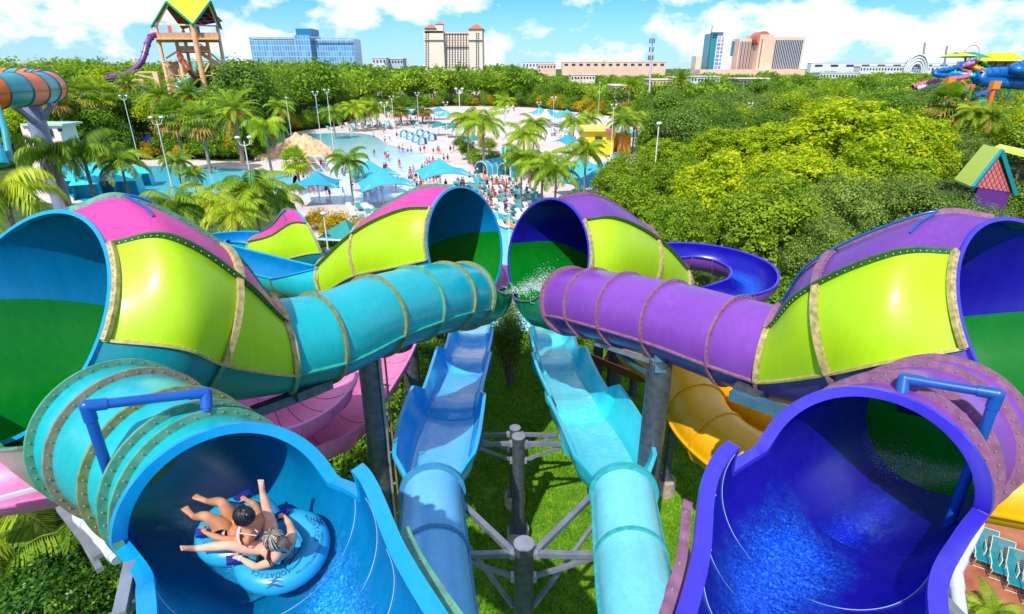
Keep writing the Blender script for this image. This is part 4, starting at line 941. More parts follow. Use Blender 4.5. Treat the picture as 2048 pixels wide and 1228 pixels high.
for i, (u, v, s) in enumerate([(370, 318, 1.6), (400, 316, 1.8), (430, 318, 1.8), (340, 314, 1.5), (460, 318, 1.6), (490, 316, 1.6), (300, 318, 1.7), (520, 318, 1.6)]): shrub([S_G, S_M, S_D][i % 3], u, v, s, 'shrub in the bed behind the pool walkway', 'shrubs behind the pool walkway')
for i, (u, v, s) in enumerate([(940, 318, 1.8), (925, 300, 1.5), (955, 330, 1.5), (985, 335, 1.4), (975, 305, 1.6), (1030, 330, 1.6)]): shrub([S_M, S_D][i % 2], u, v, s, 'rounded shrub beside the green domed tents', 'shrubs beside the green tents')
for i, (u, v, s) in enumerate([(1560, 640, 1.4), (1600, 620, 1.5), (1650, 640, 1.6), (1560, 700, 1.1), (1500, 600, 1.6), (1590, 590, 1.7), (1440, 640, 1.3), (1760, 640, 1.8), (1850, 640, 1.8)]): shrub([S_D, S_M, S_O][i % 3], u, v, s, 'shrub under the grove behind the purple bowl', 'shrubs under the grove')
for i, (u, v, s) in enumerate([(1240, 700, 1.2), (1350, 660, 1.5), (1290, 650, 1.4), (1700, 740, 1.2), (1420, 720, 1.0)]): shrub([S_M, S_O][i % 2], u, v, s, 'low shrub at the back edge of the lawn on the right', 'shrubs at the back of the lawn')
# dense planting low left and low right
for i, (u, v, s, z) in enumerate([(150, 1330, 2.2, .2), (30, 1300, 2.2, .2), (90, 1180, 2.2, .2), (200, 1210, 2.0, .2), (10, 1120, 2.2, .2), (140, 1090, 2.2, .2)]): shrub(S_D, u, v, s, 'dark undergrowth shrub below the pink tube', 'undergrowth below the pink tube', z=0)
for i, (u, v, d, s) in enumerate([(150, 1165, 12.5, 1.0), (215, 1215, 11.5, .8), (75, 1225, 12, .9), (240, 1150, 12.5, .7), (110, 1245, 10.8, .8)]):
    q = P(u, v, d); place(S_N, (q.x, q.y, q.z-1.6*s), i*1.9, s, None, 'glossy leaved bush in the bottom left corner', 'glossy bushes bottom left')
FR = make_palm('near', 9, 3.0, 2.6, '', nf=18, dry=.12); index_kids()
for i, (x, y, z, s, lb) in enumerate([(*P(130, 1075, 14.5), 1.0, 'dark feather palm under the pink tube, nearest the bracket'), (*P(10, 1080, 14.5), 1.1, 'dark feather palm under the pink tube, at the left edge'), (*P(205, 1060, 14), .9, 'dark feather palm behind the white drain pipe'), (*P(15, 1190, 13), 1.0, 'dark feather palm in the bottom left corner'),
                                       (*P(1985, 1228, 18.5), .42, 'green palm fronds in front of the teal loungers'), (*P(2035, 1065, 25), .9, 'dark feather palm under the yellow tube')]):
    place(FR, (x, y, z-3*s), i*1.3, s, None, lb, 'palms under the tubes')
for i, (u, v, s) in enumerate([(1925, 470, 1.7), (1955, 462, 1.9), (1985, 466, 1.7), (2015, 470, 1.8), (2045, 474, 1.7)]): shrub([S_O, S_D][i % 2], u, v, s, 'shrub hiding the foot of the lime roofed hut', 'shrubs below the hut', szz=s*1.3)
# the scraggly tree between the racing slides
def scraggly():
    g = G(1020, 772); t = thing('willowy_tree', 'scraggly upright tree between the two racing slides', 'tree', (g.x, g.y, 0)); r = np.random.default_rng(12)
    top = atY(1024, 590, g.y).z; mb = MB(); V2 = []
    for k in range(46):
        a = r.uniform(0, 6.28); q = r.uniform(.1, 1.25); h = top*r.uniform(.45, .98); x, y = q*math.cos(a), q*math.sin(a)*.9
        pts = [(0+.08*r.normal(), .08*r.normal(), .1), (x*.45, y*.45, h*.5), (x*.9, y*.9, h*.85), (x, y, h)]; mb.tube([V(*p) for p in pts], [.045, .03, .015, .006], 5)
        if k % 2: mb.tube([V(x, y, h), V(x*1.15, y*1.15, h*.8), V(x*1.12, y*1.12, h*.55)], [.008, .006, .004], 4)
        for _ in range(7): f = r.uniform(.35, 1); V2.append((x*f+r.normal()*.12, y*f+r.normal()*.12, h*(.4+.6*f)+r.normal()*.15))
    mb.tube([(0, 0, -.1), (0, 0, top*.3)], [.16, .11], 8); mb.build('trunk', BARK, t, world=False)
    V2 = np.repeat(np.array(V2), 34, 0)+r.normal(size=(len(V2)*34, 3))*[.2, .2, .24]
    v, f = leaves(V2, r.normal(size=V2.shape)+[0, 0, .4], np.full(len(V2), .07), r, asp=.5); qmesh('crown', v, f, LF_OLV, np.clip(r.normal(.45, .22, len(V2)), 0, 1), t)
scraggly()
def bare_tree():
    g = G(1708, 560); t = thing('pale_tree', 'slender pale barked tree with bare forks before the olive trees', 'tree', (g.x, g.y, 0)); mb = MB()
    p = lambda u, v, dy=0: atY(u, v, g.y+dy)-V(g.x, g.y, 0)
    for pts, rr_ in (([p(1712, 560), p(1708, 500), p(1700, 455)], [.16, .13, .1]), ([p(1700, 455), p(1690, 425, -.5), p(1690, 395, -.6)], [.09, .07, .02]), ([p(1700, 455), p(1712, 425, .3), p(1718, 392, .2), p(1730, 368, .2)], [.09, .07, .05, .02]), ([p(1712, 425, .3), p(1728, 400), p(1738, 372)], [.05, .03, .015]), ([p(1690, 425, -.5), p(1680, 400), p(1668, 382)], [.05, .03, .012])): mb.tube(pts, rr_, 6)
    mb.build('trunk', mat('pale_bark', (.55, .50, .42), .8, var=.25), t, world=False); r = np.random.default_rng(3)
    c = np.array([p(*q) for q in ((1690, 400), (1668, 385), (1730, 375), (1740, 370), (1718, 395), (1700, 380), (1755, 400), (1650, 410))]); c = np.repeat(c, 160, 0)+r.normal(size=(1280, 3))*.55
    v, f = leaves(c, r.normal(size=c.shape)+[0, 0, .4], np.full(len(c), .11), r); qmesh('crown', v, f, LF_OLV, np.clip(r.normal(.6, .2, len(c)), 0, 1), t)
bare_tree()
# ---- lawn grass ----
def lawn():
    r = np.random.default_rng(8); n = 60000; poly = gpoly([(900, 760), (990, 655), (1100, 690), (1290, 690), (1500, 800), (1560, 960), (1500, 1300), (850, 1300), (860, 1100)])
    xs = r.uniform(-7, 14, n*2); ys = r.uniform(7, 40, n*2)
    keep = np.array([inside(x, y, poly) for x, y in zip(xs, ys)]); xs, ys = xs[keep], ys[keep]; n = len(xs)
    a = r.uniform(0, 6.28, n); h = r.uniform(.05, .13, n)*(1+.35*np.sin(xs*1.7)*np.sin(ys*1.3)); w = .035
    b = np.stack([xs, ys, np.zeros(n)], 1); dx = np.stack([np.cos(a)*w, np.sin(a)*w, np.zeros(n)], 1); tp = np.stack([r.normal(0, .04, n), r.normal(0, .04, n), h], 1)
    v = np.stack([b-dx, b+dx, b+tp+dx*.4, b+tp-dx*.4], 1).reshape(-1, 3); tone = np.clip(.45+.2*np.sin(xs*.9+1)*np.sin(ys*.7)+r.normal(0, .15, n), 0, 1)
    tag(qmesh('lawn_grass', v, np.arange(4*n).reshape(n, 4), leafmat('grass_blade', (.06, .20, .008), (.16, .38, .012), (.38, .56, .02), .3), tone), kind='stuff')
lawn()
# hedge along the far edge of the deck
rr = random.Random(21); k = 0
for a, b in zip(DECK, DECK[1:]+DECK[:1]):
    L_ = math.hypot(b[0]-a[0], b[1]-a[1]); n = int(L_/3.6)
    for i in range(n):
        f = (i+rr.random())/n; x, y = a[0]+(b[0]-a[0])*f, a[1]+(b[1]-a[1])*f
        if y < 118 or k > 170: continue
        nx, ny = -(b[1]-a[1])/L_, (b[0]-a[0])/L_; s = 1 if inside(x-nx*3, y-ny*3, DECK) else -1; x += nx*s*2.5; y += ny*s*2.5; k += 1
        place([S_M, S_D, S_G, S_M][rr.randrange(4)], (x, y, 0), rr.uniform(0, 6), rr.uniform(1.8, 2.8), rr.uniform(2.0, 3.6), 'leafy shrub in the hedge along the far edge of the pool deck', 'hedge shrubs along the far deck edge')
# ================= BUILDINGS AND PARK STRUCTURES =================
def facade(mb, u0, u1, v0, v1, Y_, dep, mi=0, bot=0):
    vm = (v0+v1)/2; a = atY(u0, vm, Y_); b = atY(u1, vm, Y_); z1 = atY((u0+u1)/2, v0, Y_).z; z0 = bot if bot is not None else atY(u0, v1, Y_).z
    mb.box(((a.x+b.x)/2, Y_+dep/2, (z0+z1)/2), (b.x-a.x, dep, z1-z0), mi=mi); return a.x, b.x, z0, z1
def mbox(name, par, m, u0, u1, v0, v1, Y_, dep, bot=None):
    mb = MB(); r = facade(mb, u0, u1, v0, v1, Y_, dep, 0, bot); o = mb.build(name, m, par); return o, r
def grid_mat(name, glass, frame, sx, sz, fw=.12, rough=.15, metal=.0, var=.5):
    """curtain wall: brick texture in x/z metres"""
    m, nt, b = newmat(name); N = nt.nodes; L = nt.links; tc = N.new('ShaderNodeTexCoord'); sp = N.new('ShaderNodeSeparateXYZ'); L.new(tc.outputs['Object'], sp.inputs[0])
    cb = N.new('ShaderNodeCombineXYZ'); ax = N.new('ShaderNodeMath'); ax.operation = 'ADD'; L.new(sp.outputs['X'], ax.inputs[0]); L.new(sp.outputs['Y'], ax.inputs[1]); L.new(ax.outputs[0], cb.inputs[0]); L.new(sp.outputs['Z'], cb.inputs[1])
    br = N.new('ShaderNodeTexBrick'); br.offset = 0; br.inputs['Scale'].default_value = 1; br.inputs['Brick Width'].default_value = sx; br.inputs['Row Height'].default_value = sz; br.inputs['Mortar Size'].default_value = fw
    br.inputs['Color1'].default_value = (*glass, 1); br.inputs['Color2'].default_value = (*[c*(1-var) for c in glass], 1); br.inputs['Mortar'].default_value = (*frame, 1); L.new(cb.outputs[0], br.inputs['Vector'])
    L.new(br.outputs['Color'], b.inputs['Base Color']); b.inputs['Roughness'].default_value = rough; b.inputs['Metallic'].default_value = metal; MATS[name] = m; return m
CWALL = grid_mat('curtain_wall', (.16, .42, .70), (.42, .62, .80), 1.9, 3.6, .16, .12, .1, .4)
DGLASS = mat('dark_glass', (.03, .05, .09), .1, .2); BLUP = mat('blue_panel', (.01, .20, .38), .4)
PEACH = mat('peach_stucco', (.80, .54, .40), .85, var=.08, scale=.1); PEACHL = mat('cream_stucco', (.82, .68, .56), .85, var=.06, scale=.1); TILE = mat('terracotta_roof', (.55, .16, .06), .8, var=.2)
WHITE = mat('white_wall', (.72, .72, .74), .7, var=.05, scale=.2); TEALG = mat('teal_glass', (.01, .28, .34), .15, .2)
# glass office block
t = thing('office_block', 'wide blue glass office block with a raised middle bay', 'building', (*atY(606, 135, 450).xy, 0))
mbox('left_wing', t, CWALL, 503, 593, 74, 140, 450, 22, 0); mbox('right_wing', t, CWALL, 622, 709, 77, 140, 452, 22, 0)
mbox('middle_bay', t, CWALL, 592, 623, 70, 140, 446, 26, 0); mbox('roof_box', t, BLUP, 591.5, 622, 57, 70, 446, 18)
for v_ in (76, 79): mbox('parapet_band', t, WHITE, 504 if v_ == 76 else 622, 592 if v_ == 76 else 708, v_, v_+1.2, 449.4, 1)
# peach hotel
t = thing('hotel', 'peach hotel tower with orange tiled corner roofs and rows of small windows', 'building', (*atY(906, 135, 380).xy, 0))
_, rb = mbox('wall', t, PEACHL, 866, 942, 66, 140, 380, 20, 0); _, rl = mbox('left_tower', t, PEACHL, 849, 888, 62, 140, 377, 24, 0); _, rr_ = mbox('right_tower', t, PEACHL, 938, 965, 57, 140, 377, 24, 0)
mbox('cornice', t, PEACH, 866, 942, 64.5, 67, 379.3, 2); mbox('band', t, mat('band_red', (.5, .2, .13), .8), 848.5, 965.5, 79.5, 80.6, 376.2, 1)
def hip(name, par, u0, u1, v0, v1, Y_, dep, m):
    a = atY(u0, v1, Y_); b = atY(u1, v1, Y_); top = atY((u0+u1)/2, v0, Y_+dep/2).z; mb = MB(); cx_ = (a.x+b.x)/2
    vs = [V(a.x, Y_, a.z), V(b.x, Y_, a.z), V(b.x, Y_+dep, a.z), V(a.x, Y_+dep, a.z), V(cx_, Y_+dep/2, top)]
    mb.add(vs, [(0, 1, 4), (1, 2, 4), (2, 3, 4), (3, 0, 4), (3, 2, 1, 0)]); return mb.build(name, m, par)
hip('roof', t, 848, 872, 48, 56, 376, 14, TILE); mbox('corner_turret', t, PEACHL, 849, 871, 56, 66, 377, 12); mbox('belvedere', t, PEACHL, 871, 886, 47, 66, 377, 8); hip('roof', t, 870, 887, 42.5, 48, 376.5, 9, TILE); hip('roof', t, 936, 967, 47, 57.5, 376, 26, TILE)
win = []
for c in range(13):
    for r in range(14): win.append((871+c*5.6, 70+r*4.9, 2.3, 2.9, 379.7))
for r in range(15):
    for u_ in (852, 856.5, 953, 957): win.append((u_, 67+r*4.7, 2.0, 2.8, 376.7))
def windows(par, lst, m, n=100, name='window', rest='small_windows'):
    for w_ in lst[:n]: mbox(name, par, m, w_[0]-w_[2]/2, w_[0]+w_[2]/2, w_[1]-w_[3]/2, w_[1]+w_[3]/2, w_[4], .5)
    if lst[n:]:
        mb = MB()
        for w_ in lst[n:]: facade(mb, w_[0]-w_[2]/2, w_[0]+w_[2]/2, w_[1]-w_[3]/2, w_[1]+w_[3]/2, w_[4], .5, 0, None)
        o = mb.build(rest, m, par); o['kind'] = 'stuff'
windows(t, win, DGLASS)
# right hotel complex
t = thing('hotel', 'broad peach hotel slab with dark vertical window stripes and a red barrel roof', 'building', (*atY(1540, 138, 700).xy, 0))
mbox('left_wing', t, PEACH, 1475, 1517, 77, 150, 705, 30, 0); mbox('right_wing', t, PEACH, 1541, 1605, 74, 150, 695, 30, 0); mbox('core', t, PEACH, 1515, 1543, 69, 150, 690, 40, 0)
for k in range(12): mbox('window_strip', t, DGLASS if k % 2 else mat('grey_strip', (.28, .25, .28), .5), 1478+k*3.15, 1479.6+k*3.15, 83, 137, 704.3, 1)
for k in range(16): mbox('window_strip', t, DGLASS, 1548+k*3.45, 1549.9+k*3.45, 80, 137, 694.3, 1); mbox('pale_strip', t, WHITE, 1549.9+k*3.45, 1550.9+k*3.45, 80, 137, 694.5, 1)
p = atY(1529, 69, 690); mb = MB(); mb.cyl((p.x, 690.5, p.z-4), (p.x, 712, p.z-4), 7.5, n=20); mb.build('barrel_roof', mat('red_roof', (.6, .16, .10), .6), t)
mbox('core_windows', t, DGLASS, 1520.5, 1521.6, 78, 136, 689.4, 1); mbox('podium', t, PEACH, 1400, 1610, 139, 152, 680, 20, 0)
t = thing('tower_block', 'white and teal high-rise with a thin spire beside the striped hotel', 'building', (*atY(1445, 138, 720).xy, 0))
mbox('teal_face', t, TEALG, 1421, 1431, 66, 145, 720, 30, 0); mbox('white_frame', t, WHITE, 1431, 1453, 64, 145, 718, 30, 0); mbox('glass_face', t, grid_mat('tower_glass', (.35, .42, .62), (.75, .78, .82), 5, 4, .5, .2, .1), 1433, 1444, 74, 140, 716.8, 2)
mbox('side_block', t, WHITE, 1452, 1475, 80, 145, 722, 30, 0); mbox('blue_window', t, BLUP, 1463, 1473, 82, 110, 721, 2); mbox('roof_frame', t, BLUP, 1423, 1447, 64, 67, 716, 3); mbox('mid_block', t, WHITE, 1450, 1458, 68, 145, 719, 20, 0)
p = atY(1422.5, 70, 719); mb = MB(); mb.cyl((p.x, 719, 0), (p.x, 719, atY(1422, 52, 719).z), 1.2, .4, 8); mb.build('spire', STEEL, t)
t = thing('apartment_block', 'small cream apartment block left of the white and teal high-rise', 'building', (*atY(1404, 138, 800).xy, 0)); mbox('wall', t, PEACHL, 1391, 1403, 112, 145, 800, 20, 0); mbox('wall', t, mat('cream_yellow', (.70, .58, .36), .8), 1403, 1418, 114, 145, 802, 20, 0)
# low far buildings
LOW = [(1125, 1332, 124, 700, PEACH, 'long low peach hall on the skyline right of centre'), (1210, 1256, 121, 705, PEACHL, 'raised box on top of the long peach hall'), (1045, 1110, 125, 800, WHITE, 'pale low hall on the skyline right of the peach hotel'), (1075, 1112, 128, 760, PEACH, 'small peach block beside the pale low hall'),
       (1622, 2060, 126, 1100, WHITE, 'very long white convention hall on the right skyline'), (1720, 1805, 133, 760, WHITE, 'white exhibition wing with a row of windows'), (1845, 1960, 133, 760, WHITE, 'white exhibition wing right of the glass arch'),
       (0, 82, 127, 330, WHITE, 'white office building with dark square windows at the left edge'), (96, 147, 118, 900, WHITE, 'distant pale building on the left skyline'), (744, 772, 117, 420, WHITE, 'small white block between glass offices and hotel'), (776, 806, 118, 430, mat('grey_wall', (.45, .5, .55), .7), 'small grey block between glass offices and hotel'),
       (1142, 1190, 150, 400, PEACHL, 'flat cream warehouse roof among the trees'), (1345, 1372, 155, 330, mat('orange_wall', (.6, .25, .14), .8), 'orange shop block among the trees'), (1300, 1345, 160, 320, PEACH, 'peach shop block below the mast'), (1382, 1440, 154, 360, WHITE, 'white villa row left of the dark tiled roof'), (1475, 1538, 158, 330, mat('grey_roof', (.22, .19, .22), .8), 'house with dark tiled roof in the trees'), (1225, 1260, 172, 260, PEACH, 'low peach shop front left of the mast'), (1640, 1720, 146, 520, WHITE, 'white low sheds right of the striped hotel')]
for u0, u1, v0, Y_, m, lb in LOW:
    t = thing('low_building', lb, 'building', (*atY((u0+u1)/2, v0+8, Y_).xy, 0)); _, r = mbox('wall', t, m, u0, u1, v0, v0+10, Y_, 14, 0)
    mb = MB(); mb.box(((r[0]+r[1])/2, Y_+7, r[3]+.25), (r[1]-r[0]+.8, 14.8, .5)); mb.build('roof', PEACHL if m is not WHITE else mat('roof_pale', (.6, .62, .66), .7), t)
    nw = min(14, max(4, int((u1-u0)/6)))
    for k in range(nw):
        u_ = u0+(u1-u0)*(k+.5)/nw; mbox('window', t, DGLASS, u_-(u1-u0)/nw*.24, u_+(u1-u0)/nw*.24, v0+3.2, v0+7.5, Y_-.3, .5)
t = thing('glass_arch', 'white ribbed glass arch of the convention hall', 'building', (*atY(1832, 135, 740).xy, 0)); p = atY(1832, 140, 740); R0 = 20
for k in range(4):
    mb = MB(); rad = R0*(1-k*.17); mb.tube([(p.x-4*k+rad*.7*math.cos(R_(a)), 740-6*k, p.z-2+rad*math.sin(R_(a))*.95) for a in range(0, 181, 12)], 1.0, 6); mb.build('arch_rib', WHITE, t)
mb = MB(); mb.add([(p.x+R0*.68*math.cos(R_(a)), 741, p.z-2+R0*.92*math.sin(R_(a))) for a in range(0, 181, 12)], [tuple(range(16))]); mb.add([(p.x+R0*.68*math.cos(R_(a)), 745, p.z-2+R0*.92*math.sin(R_(a))) for a in range(0, 181, 12)], [tuple(range(16))]); mb.build('glazing', grid_mat('arch_glass', (.12, .22, .34), (.6, .65, .7), 3, 3, .3), t)
for u_, v0, lb in ((1848, 85, 'slim leaning ride tower on the right skyline, left one of two'), (1892, 92, 'slim ride tower on the right skyline, right one of two')):
    t = thing('ride_tower', lb, 'tower', (*atY(u_, 130, 800).xy, 0)); mb = MB(); a = atY(u_-3, 145, 800); b = atY(u_+2, v0, 800); mb.cyl(V(a.x, a.y, 0), b, 1.6, 1.1, 8); mb.build('mast', mat('mast_grey', (.25, .3, .38), .5), t); mb = MB(); mb.cyl(b, b+V(0, 0, 3), .6, .2, 6); mb.build('tip', WHITE, t)
t = thing('ferris_wheel', 'small distant observation wheel above the right skyline', 'wheel', (*atY(1943, 130, 900).xy, 0)); c = atY(1943, 107, 900); mb = MB()
mb.tube([(c.x+10.5*math.cos(R_(a)), 900, c.z+11*math.sin(R_(a))) for a in range(0, 361, 12)], .45, 6); mb.build('rim', STEEL, t)
for a in range(0, 360, 30): mb = MB(); mb.beam((c.x, 900, c.z), (c.x+10.3*math.cos(R_(a)), 900, c.z+10.8*math.sin(R_(a))), .18); mb.build('spoke', WHITE, t); mb = MB(); mb.sph((c.x+10.8*math.cos(R_(a)), 900, c.z+11.3*math.sin(R_(a))), .9, 6, 5); mb.build('cabin', WHITE, t)
mb = MB(); mb.beam((c.x, 900, c.z), (c.x-6, 900, 0), .8); mb.beam((c.x, 900, c.z), (c.x+6, 900, 0), .8); mb.build('stand', STEEL, t)
# communications mast
t = thing('antenna_mast', 'tall slim communications mast with antennas in the wood', 'mast', (*atY(1302, 170, 215).xy, 0)); a = atY(1302, 170, 215); b = atY(1305, 72, 215); mb = MB(); mb.cyl((a.x, 215, 0), b, .42, .28, 10); mb.build('pole', mat('mast_pale', (.5, .5, .52), .5), t)
for dz in (-1.5, -4.2, -6.8):
    for k in range(4): q = k*1.57+dz; mb = MB(); mb.box((b.x+.8*math.cos(q), 215+.8*math.sin(q), b.z+dz), (.3, .3, 1.5)); mb.build('antenna', DGLASS, t)

# ---- tall slide tower on the left ----
OR = mat('tower_timber', (.80, .44, .22), .8, var=.2, scale=.8); ORL = mat('tower_cream', (.85, .60, .36), .8, var=.15); YRF = mat('roof_yellow', (.80, .74, .0), .5, var=.08, scale=.2); GTR = mat('roof_trim', (.0, .32, .20), .5)
UND = grid_mat('roof_lattice', (.30, .14, .05), (.10, .05, .03), 1.0, 1.0, .12, .8); PLAT = grid_mat('lattice_purple', (.10, .02, .22), (.5, .25, .2), 1.0, 1.0, .12, .8)
Yt = 185; Qt = lambda u, v, dy=0: atY(u, v, Yt+dy)
t = thing('slide_tower', 'tall timber slide tower with a folded yellow roof', 'tower', (*Qt(375, 150).xy, 0))
tips = [Qt(303, 54, 2), Qt(386, 49, -11), Qt(443, 58, 3), Qt(366, 58, 16)]; notch = [Qt(333, 3, -5), Qt(421, 2, -5), Qt(415, 12, 10), Qt(333, 14, 10)]; apex = Qt(375, -70, 1)
mb = MB()
for k in range(4):
    nb, na = notch[k], notch[k-1]
    for tri in ((apex, na, tips[k]), (apex, tips[k], nb)): mb.add(tri, [(0, 1, 2)], 0)
    for tri in ((apex, na, tips[k]), (apex, tips[k], nb)): mb.add([p_-V(0, 0, .35) for p_ in tri], [(2, 1, 0)], 1)
mb.build('roof', [YRF, UND], t)
mb = MB()
mb.add([tips[3]+V(0, 0, 0), notch[2], notch[1]*.6+tips[2]*.4+V(0, 4, -2)], [(0, 1, 2)]); mb.build('lattice_panel', PLAT, t)
for k in range(4):
    for q in (notch[k], notch[k-1]): mb = MB(); mb.beam(tips[k], q, .45); mb.build('roof_trim', GTR, t)
legs = [(Qt(311, 50, 2), Qt(334, 185, 2)), (Qt(385, 48, -9), Qt(395, 190, -9)), (Qt(434, 50, 3), Qt(446, 170, 3)), (Qt(366, 60, 13), Qt(375, 170, 13)), (Qt(352, 80, -4), Qt(365, 185, -4)), (Qt(413, 78, -3), Qt(420, 180, -3))]
for i, (a, b) in enumerate(legs): mb = MB(); mb.cyl(V(a.x, a.y, 0), a, .75 if i == 1 else .5, n=10); mb.build('leg', OR if i % 2 else ORL, t)
def slab(u0, u1, v0, v1, dy0, dy1, m, name):
    a = Qt(u0, v0, dy0); z0 = Qt(u0, v1, dy0).z; mb = MB(); mb.prism([Qt(u0, v0, dy0), Qt(u1, v0, dy0), Qt(u1, v0, dy1), Qt(u0, v0, dy1)], z0, a.z); mb.build(name, m, t)
PLK = grid_mat('plank_rail', (.66, .40, .22), (.40, .2, .1), .35, 4, .05, .8, 0, .25)
slab(311, 437, 76, 79, -9, 12, OR, 'deck'); slab(312, 386, 65, 76, -8.5, -8.2, PLK, 'rail'); slab(387, 436, 65, 76, -8.4, -8.1, PLK, 'rail'); slab(312, 313, 65, 76, -8, 11, PLK, 'rail'); slab(435, 436, 65, 76, -8, 11, PLK, 'rail'); slab(300, 314, 61, 66, -6, 0, ORL, 'launch_box')
slab(352, 417, 100, 104, -6, 8, OR, 'deck'); slab(352, 417, 92, 100, -6.2, -6, PLK, 'rail'); slab(330, 356, 122, 185, -3, 4, PLK, 'lift_shaft'); slab(322, 448, 122, 123.5, -4.5, -4, ORL, 'beam'); slab(328, 452, 150, 151.5, -4.5, -4, ORL, 'beam')
for u_, m in ((338, mat('tower_red', (.7, .12, .04), .6)), (381, mat('tower_green', (.1, .5, .05), .6)), (394, BLUP)): slab(u_-4, u_+4, 51, 66, 0, 3, m, 'start_booth')
for a, b in ((Qt(328, 124, -4), Qt(362, 165, -4)), (Qt(395, 124, -4), Qt(362, 165, -4)), (Qt(420, 124, -4), Qt(400, 160, -4)), (Qt(330, 118, -4), Qt(352, 104, -4)), (Qt(318, 48, -3), Qt(430, 52, -3)), (Qt(312, 54, 2), Qt(336, 8, -4)), (Qt(436, 54, 2), Qt(418, 8, -4)), (Qt(400, 88, 2), Qt(448, 130, 6))): mb = MB(); mb.beam(a, b, .4); mb.build('brace', ORL, t)
for a, b in ((Qt(398, 104, 0), Qt(452, 138, 2)), (Qt(466, 136, 4), Qt(436, 170, 0))):
    mb = MB(); mb.beam(a, b, 1.6, 1.0); mb.build('stair_flight', ORL, t)
slab(452, 470, 130, 140, 0, 5, PLK, 'stair_landing')
for lb, pts, r, m in (('long purple tube slide dropping from the tower', [(316, 70), (304, 72), (296, 85), (291, 103), (284, 122), (270, 138), (250, 149), (230, 152), (216, 156), (218, 162), (240, 168), (272, 174), (304, 178)], 1.0, gel('tube_violet', (.20, .05, .22), .35)), ('pale teal tube slide curling at the tower foot', [(391, 128), (388, 145), (376, 158), (357, 168), (354, 174), (365, 180), (390, 184), (415, 188)], .85, gel('tube_paleteal', (.16, .48, .42), .35)),
                      ('rust red tube slide inside the tower', [(357, 105), (364, 120), (376, 138), (392, 158)], .9, gel('tube_rust', (.36, .05, .02), .4)), ('lime tube slide right of the tower foot', [(430, 184), (470, 176), (500, 165), (530, 158)], .8, LIME), ('orange landing flume right of the tower', [(440, 170), (455, 168), (475, 170), (490, 174)], .9, mat('orange_gel', (.75, .18, .02), .35))):
    s_ = thing('tube_slide', lb, 'water slide', (*Qt(*pts[-1]).xy, 0)); n = len(pts); K_ = [(*Qt(u_, v_, -6-8*math.sin(i/n*3.0)), r*.75) for i, (u_, v_) in enumerate(pts)]; pt = Path(K_, n*4); e = n*4-1
    shell(pt, 0, e, 0, 360, m, m, 'tube', s_, nseg=12)
    for k in range(1, n): flange(pt, k*4*1.0, 0, 360, m, s_, h=.18, w=.3, nseg=14)
t = thing('slide_support', 'cream slab posts carrying the purple tube slide', 'post', (*Qt(275, 160).xy, 0))
for u0, u1, v0 in ((280, 288, 158), (306, 316, 143)): a = Qt(u0, v0, -5); b = Qt(u1, v0, -5); mb = MB(); mb.box(((a.x+b.x)/2, Yt-5, a.z/2), (b.x-a.x, 1.2, a.z)); mb.build('post', ORL, t)
for a, b in ((Qt(238, 160, -6), Qt(282, 160, -5)), (Qt(270, 148, -6), Qt(308, 157, -5)), (Qt(275, 144, -6), Qt(308, 144, -5))): mb = MB(); mb.beam(a, b, .4); mb.build('arm', ORL, t)

# ---- orange and teal funnel tube at the left edge ----
OG = gel('gel_orange', (.92, .17, .0), .4); TG = gel('gel_seateal', (.03, .34, .36), .3)
t = thing('tube_slide', 'fat orange and teal striped tube slide turning at the left edge', 'water slide', P(60, 180, 56))
pt = Path([K(-210, 200, 44, 1.5), K(-60, 186, 49, 1.5), K(25, 180, 53, 1.5), K(75, 177, 57, 1.5), K(100, 172, 61, 1.5), K(80, 166, 65, 1.5), K(30, 163, 68, 1.5), K(-60, 162, 70, 1.5)], 121)
for k in range(15):
    shell(pt, k*8, k*8+8, 0, 360, [OG, TG][k % 2], [OG, TG][k % 2], 'tube_segment', t, nseg=28); flange(pt, k*8, 0, 360, STEELB, t, h=.09, w=.06, nseg=32)
seam(pt, 0, 120, 95, STEELB, t, h=.06, w=.04); seam(pt, 0, 120, -95, STEELB, t, h=.06, w=.04)
LIL = mat('pillar_lilac', (.26, .28, .42), .45, .1, var=.1); g = P(62, 205, 57); t = thing('support_pillar', 'lilac grey pillar with branching arms under the orange tube', 'pillar', (g.x, g.y, 0)); mb = MB(); mb.cyl((g.x, g.y, 0), (g.x, g.y, g.z), .85, .8, 20); mb.build('shaft', LIL, t)
for a in (P(110, 200, 60), P(20, 205, 53), P(105, 208, 57)): mb = MB(); mb.beam((g.x, g.y, g.z-2.2), a, .4); mb.build('arm', LIL, t)
NET = grid_mat('funnel_ribs', (.01, .09, .12), (.22, .36, .42), .75, 1.0, .05, .5, 0, .4); t = thing('ride_funnel', 'dark teal ribbed side of a giant funnel ride at the left edge', 'ride', P(0, 260, 40))
a = [P(-60, 205, 41), P(-25, 215, 41), P(-6, 270, 40), P(2, 320, 40), P(-20, 330, 40), P(-60, 330, 40)]; mb = MB(); n = len(a); b = [p_+V(-1.2, 1.2, 0) for p_ in a]; mb.add(a+b, [tuple(range(n)), tuple(range(2*n-1, n-1, -1))]+[(k, n+k, n+(k+1) % n, (k+1) % n) for k in range(n)]); mb.build('rib_panel', NET, t)
mb = MB(); mb.tube([P(-60, 200, 40.5), P(-8, 205, 40.6), P(10, 260, 40), P(20, 325, 39.6)], .22, 8); mb.build('rim_tube', TG, t); mb = MB(); mb.tube([P(-60, 300, 38), P(-10, 290, 38.6), P(2, 330, 38.6)], .5, 10); mb.build('lower_shell', gel('gel_cyan', (.0, .40, .50), .3), t)
